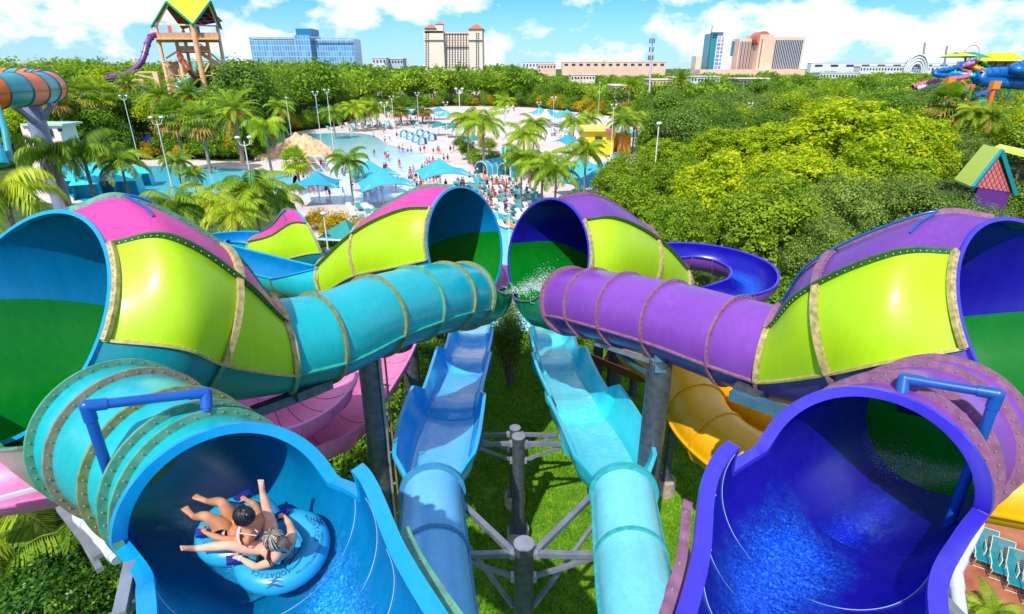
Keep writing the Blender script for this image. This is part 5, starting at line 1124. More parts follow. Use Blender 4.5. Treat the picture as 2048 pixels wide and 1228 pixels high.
# low pale building behind
t = thing('pump_house', 'low cream building with pale green roof behind the lilac pillar', 'building', (*atY(95, 260, 95).xy, 0)); mbox('wall', t, PEACHL, 44, 120, 252, 277, 100, 4, 0); _, r = mbox('roof', t, mat('pale_green_roof', (.42, .62, .52), .6), 40, 124, 248, 252, 99.6, 5); mbox('door', t, DGLASS, 96, 103, 258, 273, 99.7, .4)
for u_ in (60, 80, 118): mbox('window', t, DGLASS, u_-3, u_+3, 257, 263, 99.7, .4)

# ---- play structure and rainbow slides top right ----
Yp = 150; Qp = lambda u, v, dy=0: atY(u, v, Yp+dy)
t = thing('play_tower', 'brown decked slide tower with a green and a yellow roof at the right edge', 'tower', (*Qp(1975, 140).xy, 0))
for u0, u1, v0, v1, m in ((1928, 1985, 109, 115, GTR), (1930, 1956, 109, 112, YRF), (1993, 2060, 110, 122, YRF)):
    a = Qp(u0, v1, -3); b = Qp(u1, v1, -3); zt = Qp(u0, v0).z; mb = MB(); mb.add([a, b, V(b.x, b.y+9, b.z), V(a.x, a.y+9, a.z), V(a.x+1.2, a.y+4.5, zt+.6), V(b.x-1.2, b.y+4.5, zt+.6)], [(0, 1, 5, 4), (1, 2, 5), (2, 3, 4, 5), (3, 0, 4), (3, 2, 1, 0)]); mb.build('roof', m, t)
for u_ in (1932, 1955, 1982, 1995, 2015, 2040): mb = MB(); a = Qp(u_, 116); mb.cyl((a.x, a.y, 0), a, .22, n=8); mb.build('post', STEELB, t)
for v_, m in ((128, OR), (138, mat('deck_brown', (.22, .08, .06), .8))): a = Qp(1960, v_); b = Qp(2050, v_); mb = MB(); mb.box(((a.x+b.x)/2, Yp+4, a.z), (b.x-a.x, 8, 1.3)); mb.build('deck', m, t)
cols = dict(p=gel('tube_pinkish', (.65, .15, .28), .35), y=YEL, b=gel('tube_royal', (.0, .14, .48), .3), v=PURP, g=GREEN, t=TEAL, o=mat('orange_gel2', (.8, .25, .02), .35), w=WHITE)
RB = [('b', 1.25, [(2100, 152), (2030, 146), (1985, 146), (1960, 150), (1957, 158), (1975, 163), (2020, 166), (2100, 172)], 'fat blue tube slide looping at the right edge, lower one'), ('b', 1.0, [(2100, 135), (2050, 130), (2030, 134), (2035, 140), (2100, 142)], 'fat blue tube slide at the right edge, upper one'),
      ('y', .5, [(1960, 118), (1940, 126), (1950, 134), (1968, 142), (1962, 146)], 'yellow flume winding below the green roof'), ('b', .5, [(1955, 120), (1930, 128), (1900, 138), (1868, 144), (1875, 150), (1920, 152)], 'royal blue flume bending left below the green roof'), ('p', .45, [(1950, 125), (1920, 135), (1940, 146), (1930, 154), (1895, 158)], 'pink flume in the tangle of rainbow slides'),
      ('g', .45, [(1960, 125), (1975, 135), (1985, 145)], 'green flume in the tangle of rainbow slides'), ('t', .5, [(1900, 136), (1880, 142), (1920, 148), (1950, 152)], 'teal flume in the tangle of rainbow slides'), ('p', .5, [(1880, 160), (1850, 166), (1825, 174)], 'pink and white flume end running down left'), ('w', .5, [(1885, 164), (1855, 170), (1832, 177)], 'white flume end running beside the pink one')]
for c, r, pts, lb in RB:
    s_ = thing('tube_slide', lb, 'water slide', (*Qp(*pts[-1]).xy, 0)); n = len(pts); pt = Path([(*Qp(u_, v_, -10+1.5*math.sin(i*1.3)), r) for i, (u_, v_) in enumerate(pts)], n*5); shell(pt, 0, n*5-1, 0, 360, cols[c], cols[c], 'tube', s_, nseg=12)
    for k in range(1, n*2): flange(pt, k*2.5, 0, 360, cols[c], s_, h=.12, w=.2, nseg=14)
t = thing('climbing_frame', 'colourful climbing frame of orange, purple and blue pieces in the trees', 'play structure', (*Qp(1930, 195, -30).xy, 0)); rr = random.Random(3)
for k in range(26):
    a = atY(rr.uniform(1903, 1950), rr.uniform(168, 222), 118+rr.uniform(-3, 3)); m = rr.choice(list(cols.values())+[OG, OG, TG]); mb = MB()
    if k % 3: mb.beam(a, a+V(rr.uniform(-3, 3), rr.uniform(-1, 1), rr.uniform(-2, 2)), .35)
    else: mb.box(a, (rr.uniform(.8, 2), 1, rr.uniform(.8, 2)), rz=rr.uniform(0, 1))
    mb.build('panel' if k % 3 == 0 else 'pipe', m, t)
for u_ in (1908, 1925, 1945): a = atY(u_, 170, 118); mb = MB(); mb.cyl((a.x, a.y, 0), a, .2, n=8); mb.build('post', OG, t)
for u0, v0, v1, lb, dy in ((1895, 163, 190, 'orange slanted post beside the climbing frame', -20), (1985, 170, 190, 'orange tipping bucket frame right of the climbing frame', -20)):
    a = Qp(u0, v1, dy); b = Qp(u0+5, v0, dy); s_ = thing('ride_post', lb, 'post', (a.x, a.y, 0)); mb = MB(); mb.cyl(V(a.x, a.y, 0), b, .5, .4, 10); mb.build('shaft', OG, s_); mb = MB(); mb.box(b, (1.6, 1.2, 1.6)); mb.build('bucket', cols['o'], s_)

# ---- hut with the green roof ----
GRF = mat('hut_roof_green', (.58, .74, .10), .7, var=.08, scale=2, bump=.15, bscale=8); HOR = grid_mat('hut_lattice', (.62, .16, .03), (.22, .05, .02), 1, 1, .06, .7, 0, .1); HPU = mat('hut_purple', (.14, .02, .26), .6)
t = thing('park_hut', 'steep hut with lime roof, orange lattice gable and turquoise trim', 'hut', (*atY(1975, 390, 60).xy, 0))
A = atY(2003, 303, 61); FL_ = atY(1944, 378, 57); FR_ = atY(2031, 391, 60); BA = atY(1966, 292, 70); BL = atY(1907, 362, 66); BR = FR_+(BA-A)
mb = MB(); up = V(0, 0, .22)
for q in ((A, FL_, BL, BA), (A, BA, BR, FR_)): mb.add([p_+up for p_ in q]+[p_ for p_ in q], [(0, 1, 2, 3), (7, 6, 5, 4), (0, 4, 5, 1), (1, 5, 6, 2), (2, 6, 7, 3), (3, 7, 4, 0)])
mb.build('roof', GRF, t)
ins = (BA-A).normalized()*.5; a_, l_, r_ = A+ins-V(0, 0, .5), FL_*.9+A*.1+ins-V(0, 0, .2), FR_*.9+A*.1+ins-V(0, 0, .2)
mb = MB(); mb.add([a_, l_, r_, a_+ins*.4, l_+ins*.4, r_+ins*.4], [(0, 1, 2), (5, 4, 3), (0, 3, 4, 1), (1, 4, 5, 2), (2, 5, 3, 0)]); mb.build('gable', mat('gable_orange', (.62, .17, .03), .6, var=.15, scale=3), t)
for k in range(1, 8):
    f = k/8
    for s0, s1 in ((l_.lerp(r_, f), l_.lerp(a_, f) if True else None), (l_.lerp(r_, f), r_.lerp(a_, 1-f))):
        mb = MB(); mb.beam(s0-ins*.12, s1-ins*.12, .06); mb.build('lattice_bar', HPU, t)
for a, b in ((A, FL_), (A, FR_)): mb = MB(); mb.beam(a+V(0, 0, .1), b+V(0, 0, .1), .3, .35); mb.build('barge_board', TEALG, t)
fw = [l_.lerp(r_, .12), l_.lerp(r_, .95)]; mb = MB(); d0 = ins*.6; q = [fw[0], fw[1], fw[1]+ins*12, fw[0]+ins*12]; mb.add([p_+d0*.2 for p_ in q]+[V(p_.x, p_.y, 0)+d0*.2 for p_ in q], [(0, 1, 5, 4), (1, 2, 6, 5), (2, 3, 7, 6), (3, 0, 4, 7)]); mb.build('wall', HPU, t)
t = thing('park_hut', 'second hut roof, flat pale lime, cut by the right edge', 'hut', (*atY(2040, 330, 66).xy, 0)); q = [atY(1990, 293, 66), atY(2100, 322, 62), atY(2110, 312, 70), atY(2000, 288, 74)]; mb = MB(); mb.add(q+[p_-V(0, 0, .3) for p_ in q], [(0, 1, 2, 3), (7, 6, 5, 4), (0, 4, 5, 1), (1, 5, 6, 2), (2, 6, 7, 3), (3, 7, 4, 0)]); mb.build('roof', GRF, t)
mb = MB(); a = atY(2030, 330, 66); mb.box((a.x+10, 69, a.z/2), (8, 2, a.z)); mb.build('wall', mat('gable_orange', (.62, .17, .03)), t); mb = MB(); mb.box((a.x+9, 67.8, a.z*.4), (2.4, .3, a.z*.5)); mb.build('door', BLUP, t)
t = thing('picket_fence', 'brown picket fence on the bank below the hut', 'fence', (*G(1990, 440).xy, 0)); 
for k in range(22): a = G(1950+k*6, 430+k*.8, 2.2); mb = MB(); mb.box((a.x, a.y, 1.9), (.08, .08, 1.6)); mb.build('picket', mat('fence_brown', (.2, .11, .07), .8), t)
a = G(1950, 430, 2.2); b = G(2076, 447, 2.2); mb = MB(); mb.beam(V(a.x, a.y, 2.4), V(b.x, b.y, 2.4), .08); mb.build('rail', MATS['fence_brown'], t)
t = thing('retaining_wall', 'white rock retaining wall under the picket fence', 'wall', (*G(1960, 450).xy, 0)); mb = MB(); a = G(1930, 440, 1); b = G(2100, 450, 1); mb.beam(V(a.x, a.y-.4, .6), V(b.x, b.y-.4, .6), 1.6, 1.3); mb.build('stone_face', mat('white_rock', (.62, .60, .58), .9, var=.3, scale=2, bump=.6, bscale=3), t)

# ---- canopies ----
CAN = mat('canopy_blue', (.02, .33, .50), .7, var=.08, scale=.6); CANB = mat('canopy_sky', (.05, .42, .55), .7, var=.08, scale=.6); CTEAL = mat('canopy_teal', (.0, .26, .24), .6, var=.1, scale=.8)
def canopy_proto(m, label, Wd=6.4, H=3.0, pk=1.7):
    t = thing('shade_canopy', label, 'canopy'); mb = MB(); vs = []; n = 8
    for j in range(n+1):
        f = j/n; z = H+pk*(1-f)**1.7; w_ = Wd/2*f
        for k in range(24):
            a = k/24*2*math.pi; c, s = math.cos(a), math.sin(a); q = 1/max(abs(c), abs(s)); rad = w_*(q if q < 1.5 else 1.5); cor = (q-1)/.414; zz = z-.30*f*cor*f+.22*f*(1-cor)*f
            sc_ = 1-.07*(1-cor)*f; vs.append((rad*c*sc_, rad*s*sc_, zz))
    fs = [(j*24+k, j*24+(k+1) % 24, (j+1)*24+(k+1) % 24, (j+1)*24+k) for j in range(n) for k in range(24)]; mb.add(vs, fs, 0, True); mb.add([(x, y, z-.04) for x, y, z in vs], [f[::-1] for f in fs], 0, True)
    mb.build('canopy', m, t, world=False)
    mb = MB(); mb.cyl((0, 0, 0), (0, 0, H+pk-.1), .09, n=8); mb.build('pole', WHITE, t, world=False)
    for k in range(4): a = R_(45+90*k); mb = MB(); mb.beam((0, 0, H+pk*.6), (Wd*.62*math.cos(a), Wd*.62*math.sin(a), H-.15), .05); mb.build('rib', WHITE, t, world=False)
    return t
C1 = canopy_proto(CAN, ''); C2 = canopy_proto(CANB, ''); C3 = canopy_proto(CTEAL, '', 5, 2.6, 1.4); index_kids()
CANS = [(C1, 641, 392, 1.0, 'darkest blue canopy, leftmost of the three near ones'), (C2, 743, 372, 1.1, 'pale blue canopy behind the single palm, middle of the near ones'), (C2, 768, 398, 1.15, 'pale blue canopy nearest the far pink pod'), (C2, 882, 375, 1.2, 'blue canopy peeking over the far pink pod'), (C2, 1154, 380, 1.1, 'blue canopy behind the far purple pod, left'), (C1, 1185, 392, 1.0, 'blue canopy behind the far purple pod, right'), (C2, 1160, 355, 1.0, 'pale canopy in the shade of the single right palm'), (C2, 1205, 362, .9, 'canopy touching the left edge of the grove'),
        (C2, 672, 240, 1.0, 'canopy at the far left shore of the wave pool'), (C1, 700, 226, 1.0, 'canopy at the far end, left of the white pole'), (C2, 816, 236, 1.0, 'far row canopy, first from the left'), (C2, 836, 240, 1.1, 'far row canopy, second from the left'), (C2, 856, 238, 1.0, 'far row canopy, third from the left'), (C1, 878, 232, 1.0, 'far row canopy, fourth from the left'), (C2, 893, 242, 1.0, 'far row canopy, rightmost'), (C2, 1080, 238, 1.1, 'far right canopy by the wood, first'), (C1, 1098, 243, 1.1, 'far right canopy by the wood, second'), (C2, 1120, 247, 1.1, 'far right canopy by the wood, third'), (C2, 1133, 240, 1.0, 'far right canopy by the wood, last'),
        (C2, 1222, 284, 1.1, 'canopy below the yellow shop'), (C2, 1258, 292, 1.0, 'canopy right of the yellow shop'), (C1, 1135, 300, .9, 'small canopy between palms and yellow shop'), (C2, 640, 222, .9, 'tiny canopy in the trees beyond the pool'), (C3, 878, 264, 1.0, 'teal tent by the cabana row, left'), (C3, 905, 268, 1.0, 'teal tent by the cabana row, right'), (C3, 948, 296, 1.0, 'teal tent among the shrubs')]
for i, (pr, u, v, s, lb) in enumerate(CANS):
    g = G(u, v+16 if v > 350 else v+7); place(pr, (g.x, g.y, 0), (i*.9) % .5+.2, s, None, lb, 'square shade canopies round the pools')
def cabana(label, u, v, s, rz, m=CANB, n=4):
    g = G(u, v); t = thing('cabana', label, 'cabana', (g.x, g.y, 0), rz, 'blue canvas cabanas'); L_ = 1.5*s
    for k in range(n):
        mb = MB(); vs = []
        for j in range(13): a = math.pi*j/12; vs += [(k*L_*.95, -1.5*s*math.cos(a)*(1-.0), 2.3*s*min(1, math.sin(a)**.6)), (k*L_*.95+L_*.55, -1.6*s*math.cos(a), 2.6*s*min(1, math.sin(a)**.55)), (k*L_*.95+L_*.95, -1.5*s*math.cos(a), 2.3*s*min(1, math.sin(a)**.6))]
        mb.add(vs, [(j*3+q, (j+1)*3+q, (j+1)*3+q+1, j*3+q+1) for j in range(12) for q in range(2)], 0, True); mb.build('canvas_bay', m, t, world=False)
    for k in range(n+1):
        mb = MB(); mb.tube([(k*L_*.95, -1.55*s*math.cos(math.pi*j/12), 2.34*s*math.sin(math.pi*j/12)**.6+.02) for j in range(13)], .05, 5); mb.build('hoop', WHITE, t, world=False)
    return t
cabana('ribbed blue cabana left of the loungers, by the tall grey lamp', 962, 350, 1.0, .9); cabana('ribbed blue cabana just left of the palm trio', 1008, 354, 1.0, .9); cabana('teal domed tent among shrubs above the ribbed cabanas', 1003, 318, 1.05, 0, CTEAL, 2)
for i, (u, v) in enumerate([(806, 274), (818, 279), (830, 284), (842, 289), (850, 276), (862, 281), (838, 272)]):
    cabana('small blue cabana in the slanting row beyond the beach', u, v, .8, -.7, CAN, 1)
for o in [o for o in COL.objects if o.get('label') == 'small blue cabana in the slanting row beyond the beach']: o['group'] = 'slanting row of small blue cabanas'
BOXC = mat('cabana_turquoise', (.02, .52, .64), .55, var=.1)
def box_cab():
    t = thing('poolside_cabana', '', 'cabana'); mb = MB(); mb.add([(-1.5, -1.3, 0), (1.5, -1.3, 0), (1.5, 1.3, 0), (-1.5, 1.3, 0), (-1.3, -1.2, 2.0), (1.3, -1.2, 2.0), (1.3, 1.2, 2.2), (-1.3, 1.2, 2.2)], [(1, 2, 6, 5), (2, 3, 7, 6), (3, 0, 4, 7)]); mb.build('canvas_wall', BOXC, t, world=False)
    mb = MB(); mb.add([(-1.6, -1.5, 1.95), (1.6, -1.5, 1.95), (1.5, 1.3, 2.3), (-1.5, 1.3, 2.3), (-1.1, -.4, 2.75), (1.1, -.4, 2.75), (1.1, .6, 2.75), (-1.1, .6, 2.75)], [(0, 1, 5, 4), (1, 2, 6, 5), (2, 3, 7, 6), (3, 0, 4, 7), (4, 5, 6, 7)]); mb.build('canvas_roof', BOXC, t, world=False); return t
B1 = box_cab(); index_kids()
for i, (u, v, n_) in enumerate([(165, 382, ''), (190, 372, ''), (215, 388, ''), (232, 376, ''), (262, 388, ''), (285, 372, ''), (180, 396, ''), (205, 362, ''), (245, 362, ''), (125, 372, ''), (142, 388, '')]):
    g = G(u, v); place(B1, (g.x, g.y, 0), .25+.1*i % .4, 1.15, None, 'turquoise canvas cabana by the blue river pool', 'turquoise cabanas by the river pool')
# small round hut roofs, lifeguard boxes
t = thing('shade_canopy', 'teal pointed shade roof on white posts behind the far pink pod', 'canopy', (*G(668, 505).xy, 0)); z = 2.6; a = G(632, 478, z); b = G(708, 482, z); c = G(690, 455, z); pk = V((a.x+b.x)/2+.8, (a.y+b.y)/2+1.5, z+1.6)
mb = MB(); q = [a, b, V(b.x+.3, b.y+4, z), V(a.x+.3, a.y+4, z)]; mb.add(q+[pk], [(0, 1, 4), (1, 2, 4), (2, 3, 4), (3, 0, 4), (3, 2, 1, 0)]); mb.build('canopy', CTEAL, t)
for q_ in q: mb = MB(); mb.cyl((q_.x, q_.y, 0), q_, .07, n=8); mb.build('post', WHITE, t)
for a_, b_ in ((q[0], q[1]), (q[1], q[2])): mb = MB(); mb.beam(a_, b_, .14); mb.build('edge_beam', WHITE, t)
t = thing('shop', 'yellow flat roofed shop with a pink sign by the palms', 'building', (*atY(1200, 280, 128).xy, 0)); mbox('wall', t, mat('shop_yellow', (.78, .58, .02), .7, var=.08), 1170, 1228, 262, 292, 128, 8, 0); mbox('roof', t, mat('shop_roof', (.82, .62, .12), .7), 1168, 1230, 258, 263, 127, 10); mbox('doorway', t, DGLASS, 1190, 1204, 274, 290, 127.7, .5); mbox('sign', t, PINK, 1212, 1222, 258, 265, 126.6, .4); mbox('side_wall', t, mat('shop_orange', (.8, .32, .02), .7), 1236, 1262, 268, 292, 130, 6, 0)
t = thing('marquee', 'white peaked tent left of the far right canopies', 'tent', (*atY(1092, 240, 165).xy, 0)); hip('roof', t, 1080, 1106, 218, 238, 165, 8, WHITE); mbox('wall', t, WHITE, 1083, 1103, 238, 245, 167, 5, 0)
t = thing('viewing_deck', 'pair of small brown decks with blue parasols on the walkway', 'deck', (*G(305, 310).xy, 0))
for u in (305, 460):
    g = G(u, 312); mb = MB(); mb.box((g.x, g.y, .6), (5, 3, .2)); mb.build('deck_board', OR, t)
    for k in range(-3, 4): mb = MB(); mb.box((g.x+k*.8, g.y-1.5, 1.1), (.1, .1, 1.0)); mb.build('baluster', mat('fence_brown', (.2, .11, .07), .8), t)
    mb = MB(); mb.beam((g.x-2.5, g.y-1.5, 1.6), (g.x+2.5, g.y-1.5, 1.6), .1); mb.build('rail', MATS['fence_brown'], t); mb = MB(); mb.cyl((g.x, g.y, .6), (g.x, g.y, 3.9), .06, n=6); mb.build('pole', WHITE, t); mb = MB(); mb.cyl((g.x, g.y, 3.5), (g.x, g.y, 4.3), 1.8, .05, 10); mb.build('parasol', NAVY, t)
    mb = MB(); mb.box((g.x, g.y, 1.2), (1.2, .8, 1.0)); mb.build('chair', TEALG, t)
# orange rocks
ROCK = mat('orange_rock', (.80, .48, .26), .9, var=.3, scale=1.2, bump=.7, bscale=1.6)
def rocks():
    t = thing('rockwork', 'orange sculpted rockwork with a small cascade in the wave pool', 'rocks', (*G(610, 312).xy, 0)); r = random.Random(4)
    for k, (u, v, w_, h) in enumerate([(528, 318, 4.5, 1.4), (545, 314, 5, 2.2), (562, 312, 5, 2.4), (580, 312, 5.5, 3.2), (597, 310, 6, 4.6), (615, 312, 6.5, 4.4), (632, 314, 6, 3.6), (645, 316, 4.5, 2.8), (605, 322, 5, 2.4), (630, 323, 4.5, 1.8)]):
        g = G(u, v); mb = MB(); vs = []; nu, nv = 14, 7
        for j in range(nv+1):
            for i in range(nu):
                th = math.pi/2*j/nv; a = 2*math.pi*i/nu; q = 1+.22*math.sin(a*3+k)+.12*math.sin(a*5+j+k*2); z = h*math.cos(th)*(1+.1*math.sin(a*2+k)); z = round(z*1.4)/1.4*.5+z*.5; vs.append((g.x+w_*.5*math.sin(th)*math.cos(a)*q, g.y+w_*.45*math.sin(th)*math.sin(a)*q, z-.1))
        mb.add(vs, [(j*nu+i, (j+1)*nu+i, (j+1)*nu+(i+1) % nu, j*nu+(i+1) % nu) for j in range(nv) for i in range(nu)]); mb.build('boulder', ROCK, t)
    for u in (600, 618, 636): a = G(u, 312, 3.2); b = G(u+8, 324, .2); mb = MB(); mb.beam(a, b, 1.1, .1); mb.build('cascade', WHITE, t)
rocks()
# ---- lamps ----
LAMP = mat('lamp_white', (.75, .76, .78), .4)
def lamp(u, vt, Y_, lb, big=1.0, two=True):
    p = atY(u, vt, Y_); t = thing('lamp_post', lb, 'lamp post', (p.x, p.y, 0), .3, 'tall lamp posts round the pools'); s = big
    mb = MB(); mb.cyl((0, 0, 0), (0, 0, p.z-.3), .07*s, .05*s, 8); mb.build('pole', LAMP, t, world=False)
    for k in ((-1, 1) if two else (0,)):
        mb = MB(); mb.tube([(0, 0, p.z-.7*s), (k*.4*s, 0, p.z-.55*s), (k*.5*s, 0, p.z-.1*s)], .04*s, 6); mb.build('arm', LAMP, t, world=False)
        mb = MB(); mb.sph((k*.5*s, 0, p.z+.05*s), .24*s, 10, 7, (1, 1, .6)); mb.build('lamp_head', LAMP, t, world=False)
for a in [(312, 236, 62, 'lamp with twin white drums left of the fruit palms', 1), (487, 276, 58, 'lamp with twin white drums over the walkway planting', 1.1), (246, 192, 105, 'lamp in front of the fan palms, beyond the blue cabanas', 1), (572, 196, 95, 'bare pale pole at the wave pool corner', .8, False), (630, 184, 130, 'thin lamp left of the far canopies, first'), (653, 180, 140, 'thin lamp left of the far canopies, second'), (783, 193, 160, 'lamp behind the far canopy row, left'), (834, 186, 170, 'lamp behind the far canopy row, middle'),
          (891, 205, 150, 'double lamp right of the far canopy row'), (918, 178, 140, 'tallest white pole above the cabana row', 1.5), (1010, 220, 90, 'tall lamp between the full palm and the yellowish palms'), (1020, 214, 100, 'second tall lamp beside the yellowish palms'), (1108, 195, 150, 'lamp before the wood, right of the yellowish palms'), (768, 206, 165, 'white cross-armed pole at the far end of the pool', 1.6), (1228, 210, 120, 'lamp in the trees above the yellow shop'), (1502, 207, 140, 'lamp poking out behind the bright grove'),
          (1378, 448, 44, 'white lamp drum above the purple bowl', .9, False), (647, 428, 43, 'white lamp drum beside the teal shade roof', 1.0, False), (1018, 372, 58, 'thin grey lamp between the two far pods', .7, False), (1078, 205, 170, 'far lamp above the white tent'), (1200, 165, 240, 'slim far pole left of the mast', 1.2, False), (1318, 248, 78, 'broad white pole top rising from the green grove', 1.5, False)]:
    u, vt, Y_, lb = a[:4]; big = a[4] if len(a) > 4 else 1; two = a[5] if len(a) > 5 else True; lamp(u, vt, Y_, lb, big, two)
# ================= LOUNGERS AND BATHERS =================
LTEAL = mat('lounger_teal', (.02, .34, .35), .6, var=.1, scale=6); LFR = mat('lounger_frame', (.62, .52, .42), .5); TOW = [mat('towel_%s' % n_, c, .9) for n_, c in (('blue', (.05, .35, .55)), ('white', (.75, .75, .72)), ('orange', (.75, .25, .05)), ('pink', (.7, .15, .3)))]
def lounger(detail, cloth=None, far=False):
    t = thing('sun_lounger', '', 'sun lounger'); m = cloth or LTEAL
    if detail == 2:      # low strap chair: separate vinyl straps across a bent tube frame
        m = LTEALD; mb = MB(); mc = MB(); prof = [(-.42, .30), (-.36, .335), (.0, .31), (.22, .30), (.34, .36), (.50, .56), (.66, .80), (.72, .86)]
        def along(s_):
            L_ = [math.dist(prof[i], prof[i+1]) for i in range(len(prof)-1)]; q = s_*sum(L_)
            for i, l in enumerate(L_):
                if q <= l: f = q/l; return (prof[i][0]*(1-f)+prof[i+1][0]*f, prof[i][1]*(1-f)+prof[i+1][1]*f, math.atan2(prof[i+1][1]-prof[i][1], prof[i+1][0]-prof[i][0]))
                q -= l
            return (*prof[-1], .8)
        for k in range(24):
            y, z, an = along((k+.5)/24); (mb if y < .30 else mc).box((0, y, z+.012), (.60, .046, .012), M=Matrix.Rotation(an, 3, 'X'))
        mb.build('seat', m, t, world=False); mc.build('backrest', m, t, world=False)
        for s in (-1, 1):
            mb = MB(); mb.tube([(s*.30, y, z) for y, z in prof], .017, 6); mb.build('frame', LFR, t, world=False)
            mb = MB(); mb.tube([(s*.31, -.40, .30), (s*.33, -.38, .03), (s*.33, .45, .03), (s*.31, .42, .46)], .016, 6); mb.build('leg', LFR, t, world=False)
            mb = MB(); mb.tube([(s*.33, -.30, .31), (s*.35, -.26, .52), (s*.35, .22, .55), (s*.32, .46, .52)], .018, 6); mb.build('armrest', LFR, t, world=False)
        mb = MB(); mb.tube([(-.33, -.38, .03), (.33, -.38, .03)], .016, 6); mb.build('front_bar', LFR, t, world=False); mb = MB(); mb.tube([(-.30, .72, .86), (.30, .72, .86)], .017, 6); mb.build('top_bar', LFR, t, world=False)
        return t
    mb = MB(); mb.box((0, -.25, .34), (.62, 1.25, .04)); mb.build('seat', m, t, world=False)
    mb = MB(); Mx = Matrix.Rotation(R_(38), 3, 'X'); mb.box((0, .62, .56), (.62, .72, .04), M=Mx); mb.build('backrest', m, t, world=False)
    for s in (-1, 1):
        mb = MB(); mb.tube([(s*.33, -.88, .34), (s*.33, .36, .34), (s*.33, .90, .80)], .018, 5); mb.build('frame', LFR, t, world=False)
        if not far:
            mb = MB(); mb.tube([(s*.33, -.75, .34), (s*.36, -.7, .02), (s*.36, .3, .02), (s*.33, .35, .34)], .018, 6); mb.build('leg', LFR, t, world=False)
            mb = MB(); mb.tube([(s*.35, -.1, .34), (s*.37, -.08, .56), (s*.37, .3, .58), (s*.35, .45, .46)], .016, 6); mb.build('armrest', LFR, t, world=False)
    return t
LTEALD = mat('strap_teal', (.0, .22, .26), .75, var=.12, scale=9)
LG = lounger(2); index_kids()
TER = [(1966, 1112), (1998, 1135), (2031, 1160), (2066, 1187), (1936, 1091)]
for i, (u, v) in enumerate(TER):
    g = G(u, v+12); place(LG, (g.x, g.y, 0), -.55, 1.18, None, 'teal strap lounger in the row on the terracotta paving', 'teal loungers on the terracotta paving')
for i, (u, v) in enumerate([(2018, 905), (2042, 912), (2010, 925)]):
    g = G(u, v); place(LG, (g.x, g.y, 0), -.5, 1.15, None, 'teal lounger behind the yellow tube at the right edge', 'teal loungers behind the yellow tube')
LGF = [lounger(0, m, True) for m in (None, TOW[0], TOW[1], TOW[2])]; index_kids()
rr = random.Random(77); cnt = 0
ZONES = [(gpoly([(905, 372), (960, 358), (1060, 372), (1085, 400), (1060, 420), (1000, 428), (940, 400)]), 95, 1.7, 'sun lounger on the white beach behind the far pods'), (gpoly([(700, 420), (800, 405), (860, 400), (800, 470), (700, 455)]), 26, 1.9, 'sun lounger between the near blue canopies'), (gpoly([(640, 255), (720, 243), (800, 243), (870, 252), (760, 262), (660, 266)]), 60, 2.6, 'sun lounger on the far shore of the wave pool'), (gpoly([(1090, 262), (1160, 258), (1270, 285), (1240, 320), (1160, 300)]), 40, 2.6, 'sun lounger on the far right terrace'), (gpoly([(1130, 395), (1195, 385), (1200, 425), (1140, 430)]), 14, 1.8, 'sun lounger under the canopies behind the far purple pod'), (gpoly([(1000, 430), (1060, 425), (1060, 470), (1000, 470)]), 14, 1.8, 'sun lounger in the gap between the far pods')]
used_l = []
for poly, n, sep, lb in ZONES:
    xs = [p_[0] for p_ in poly]; ys = [p_[1] for p_ in poly]; k = tries = 0
    while k < n and tries < 4000:
        tries += 1; x, y = rr.uniform(min(xs), max(xs)), rr.uniform(min(ys), max(ys)); x = round(x/1.1)*1.1+rr.uniform(-.1, .1); y = round(y/3.2)*3.2+rr.uniform(-.2, .2)
        if not inside(x, y, poly) or any(abs(x-a) < .95 and abs(y-b) < 2.1 for a, b in used_l): continue
        used_l.append((x, y)); q = rr.random(); pr = LGF[0] if q < .6 else LGF[1] if q < .72 else LGF[2] if q < .98 else LGF[3]
        place(pr, (x, y, 0), rr.choice((.5, .5, .6, .4, 3.4)), 1.1, None, lb, lb+', in rows'); k += 1
SKINS = [mat('skin_%d' % i, c, .55) for i, c in enumerate(((.55, .30, .19), (.42, .21, .12), (.24, .11, .06), (.62, .38, .27)))]
CLO = [mat('swim_%s' % n_, c, .7) for n_, c in (('navy', (.01, .02, .12)), ('red', (.6, .02, .02)), ('black', (.012, .012, .02)), ('orange', (.8, .2, .02)), ('teal', (.0, .3, .35)), ('white', (.75, .75, .75)), ('pink', (.75, .12, .3)))]
HAIR = mat('hair_dark', (.02, .012, .01), .5)
def skin_body(name, nodes, edges, m, parent, sub=1, root=0, world=False):
    """nodes: (x,y,z,rx[,ry]); one continuous skinned surface, applied to a plain mesh"""
    off = V(0, 0, 0)
    if world and parent: off = parent.location
    me = bpy.data.meshes.new(name+'_skeleton'); me.from_pydata([(n_[0]-off.x, n_[1]-off.y, n_[2]-off.z) for n_ in nodes], edges, []); o = bpy.data.objects.new('tmp', me); COL.objects.link(o)
    md = o.modifiers.new('s', 'SKIN'); md.branch_smoothing = .3; me.skin_vertices or None
    for i, n_ in enumerate(nodes): sv = me.skin_vertices[0].data[i]; sv.radius = (n_[3], n_[4] if len(n_) > 4 else n_[3]); sv.use_root = (i == root)
    md.use_smooth_shade = True; sb = o.modifiers.new('b', 'SUBSURF'); sb.levels = sub; sb.render_levels = sub
    dg = bpy.context.evaluated_depsgraph_get(); ev = o.evaluated_get(dg); nm = bpy.data.meshes.new_from_object(ev); bpy.data.objects.remove(o)
    nm.materials.clear(); nm.materials.append(m); nm.polygons.foreach_set('use_smooth', [True]*len(nm.polygons)); nm.name = name
    ob = bpy.data.objects.new(name, nm); COL.objects.link(ob); ob.parent = parent; return ob
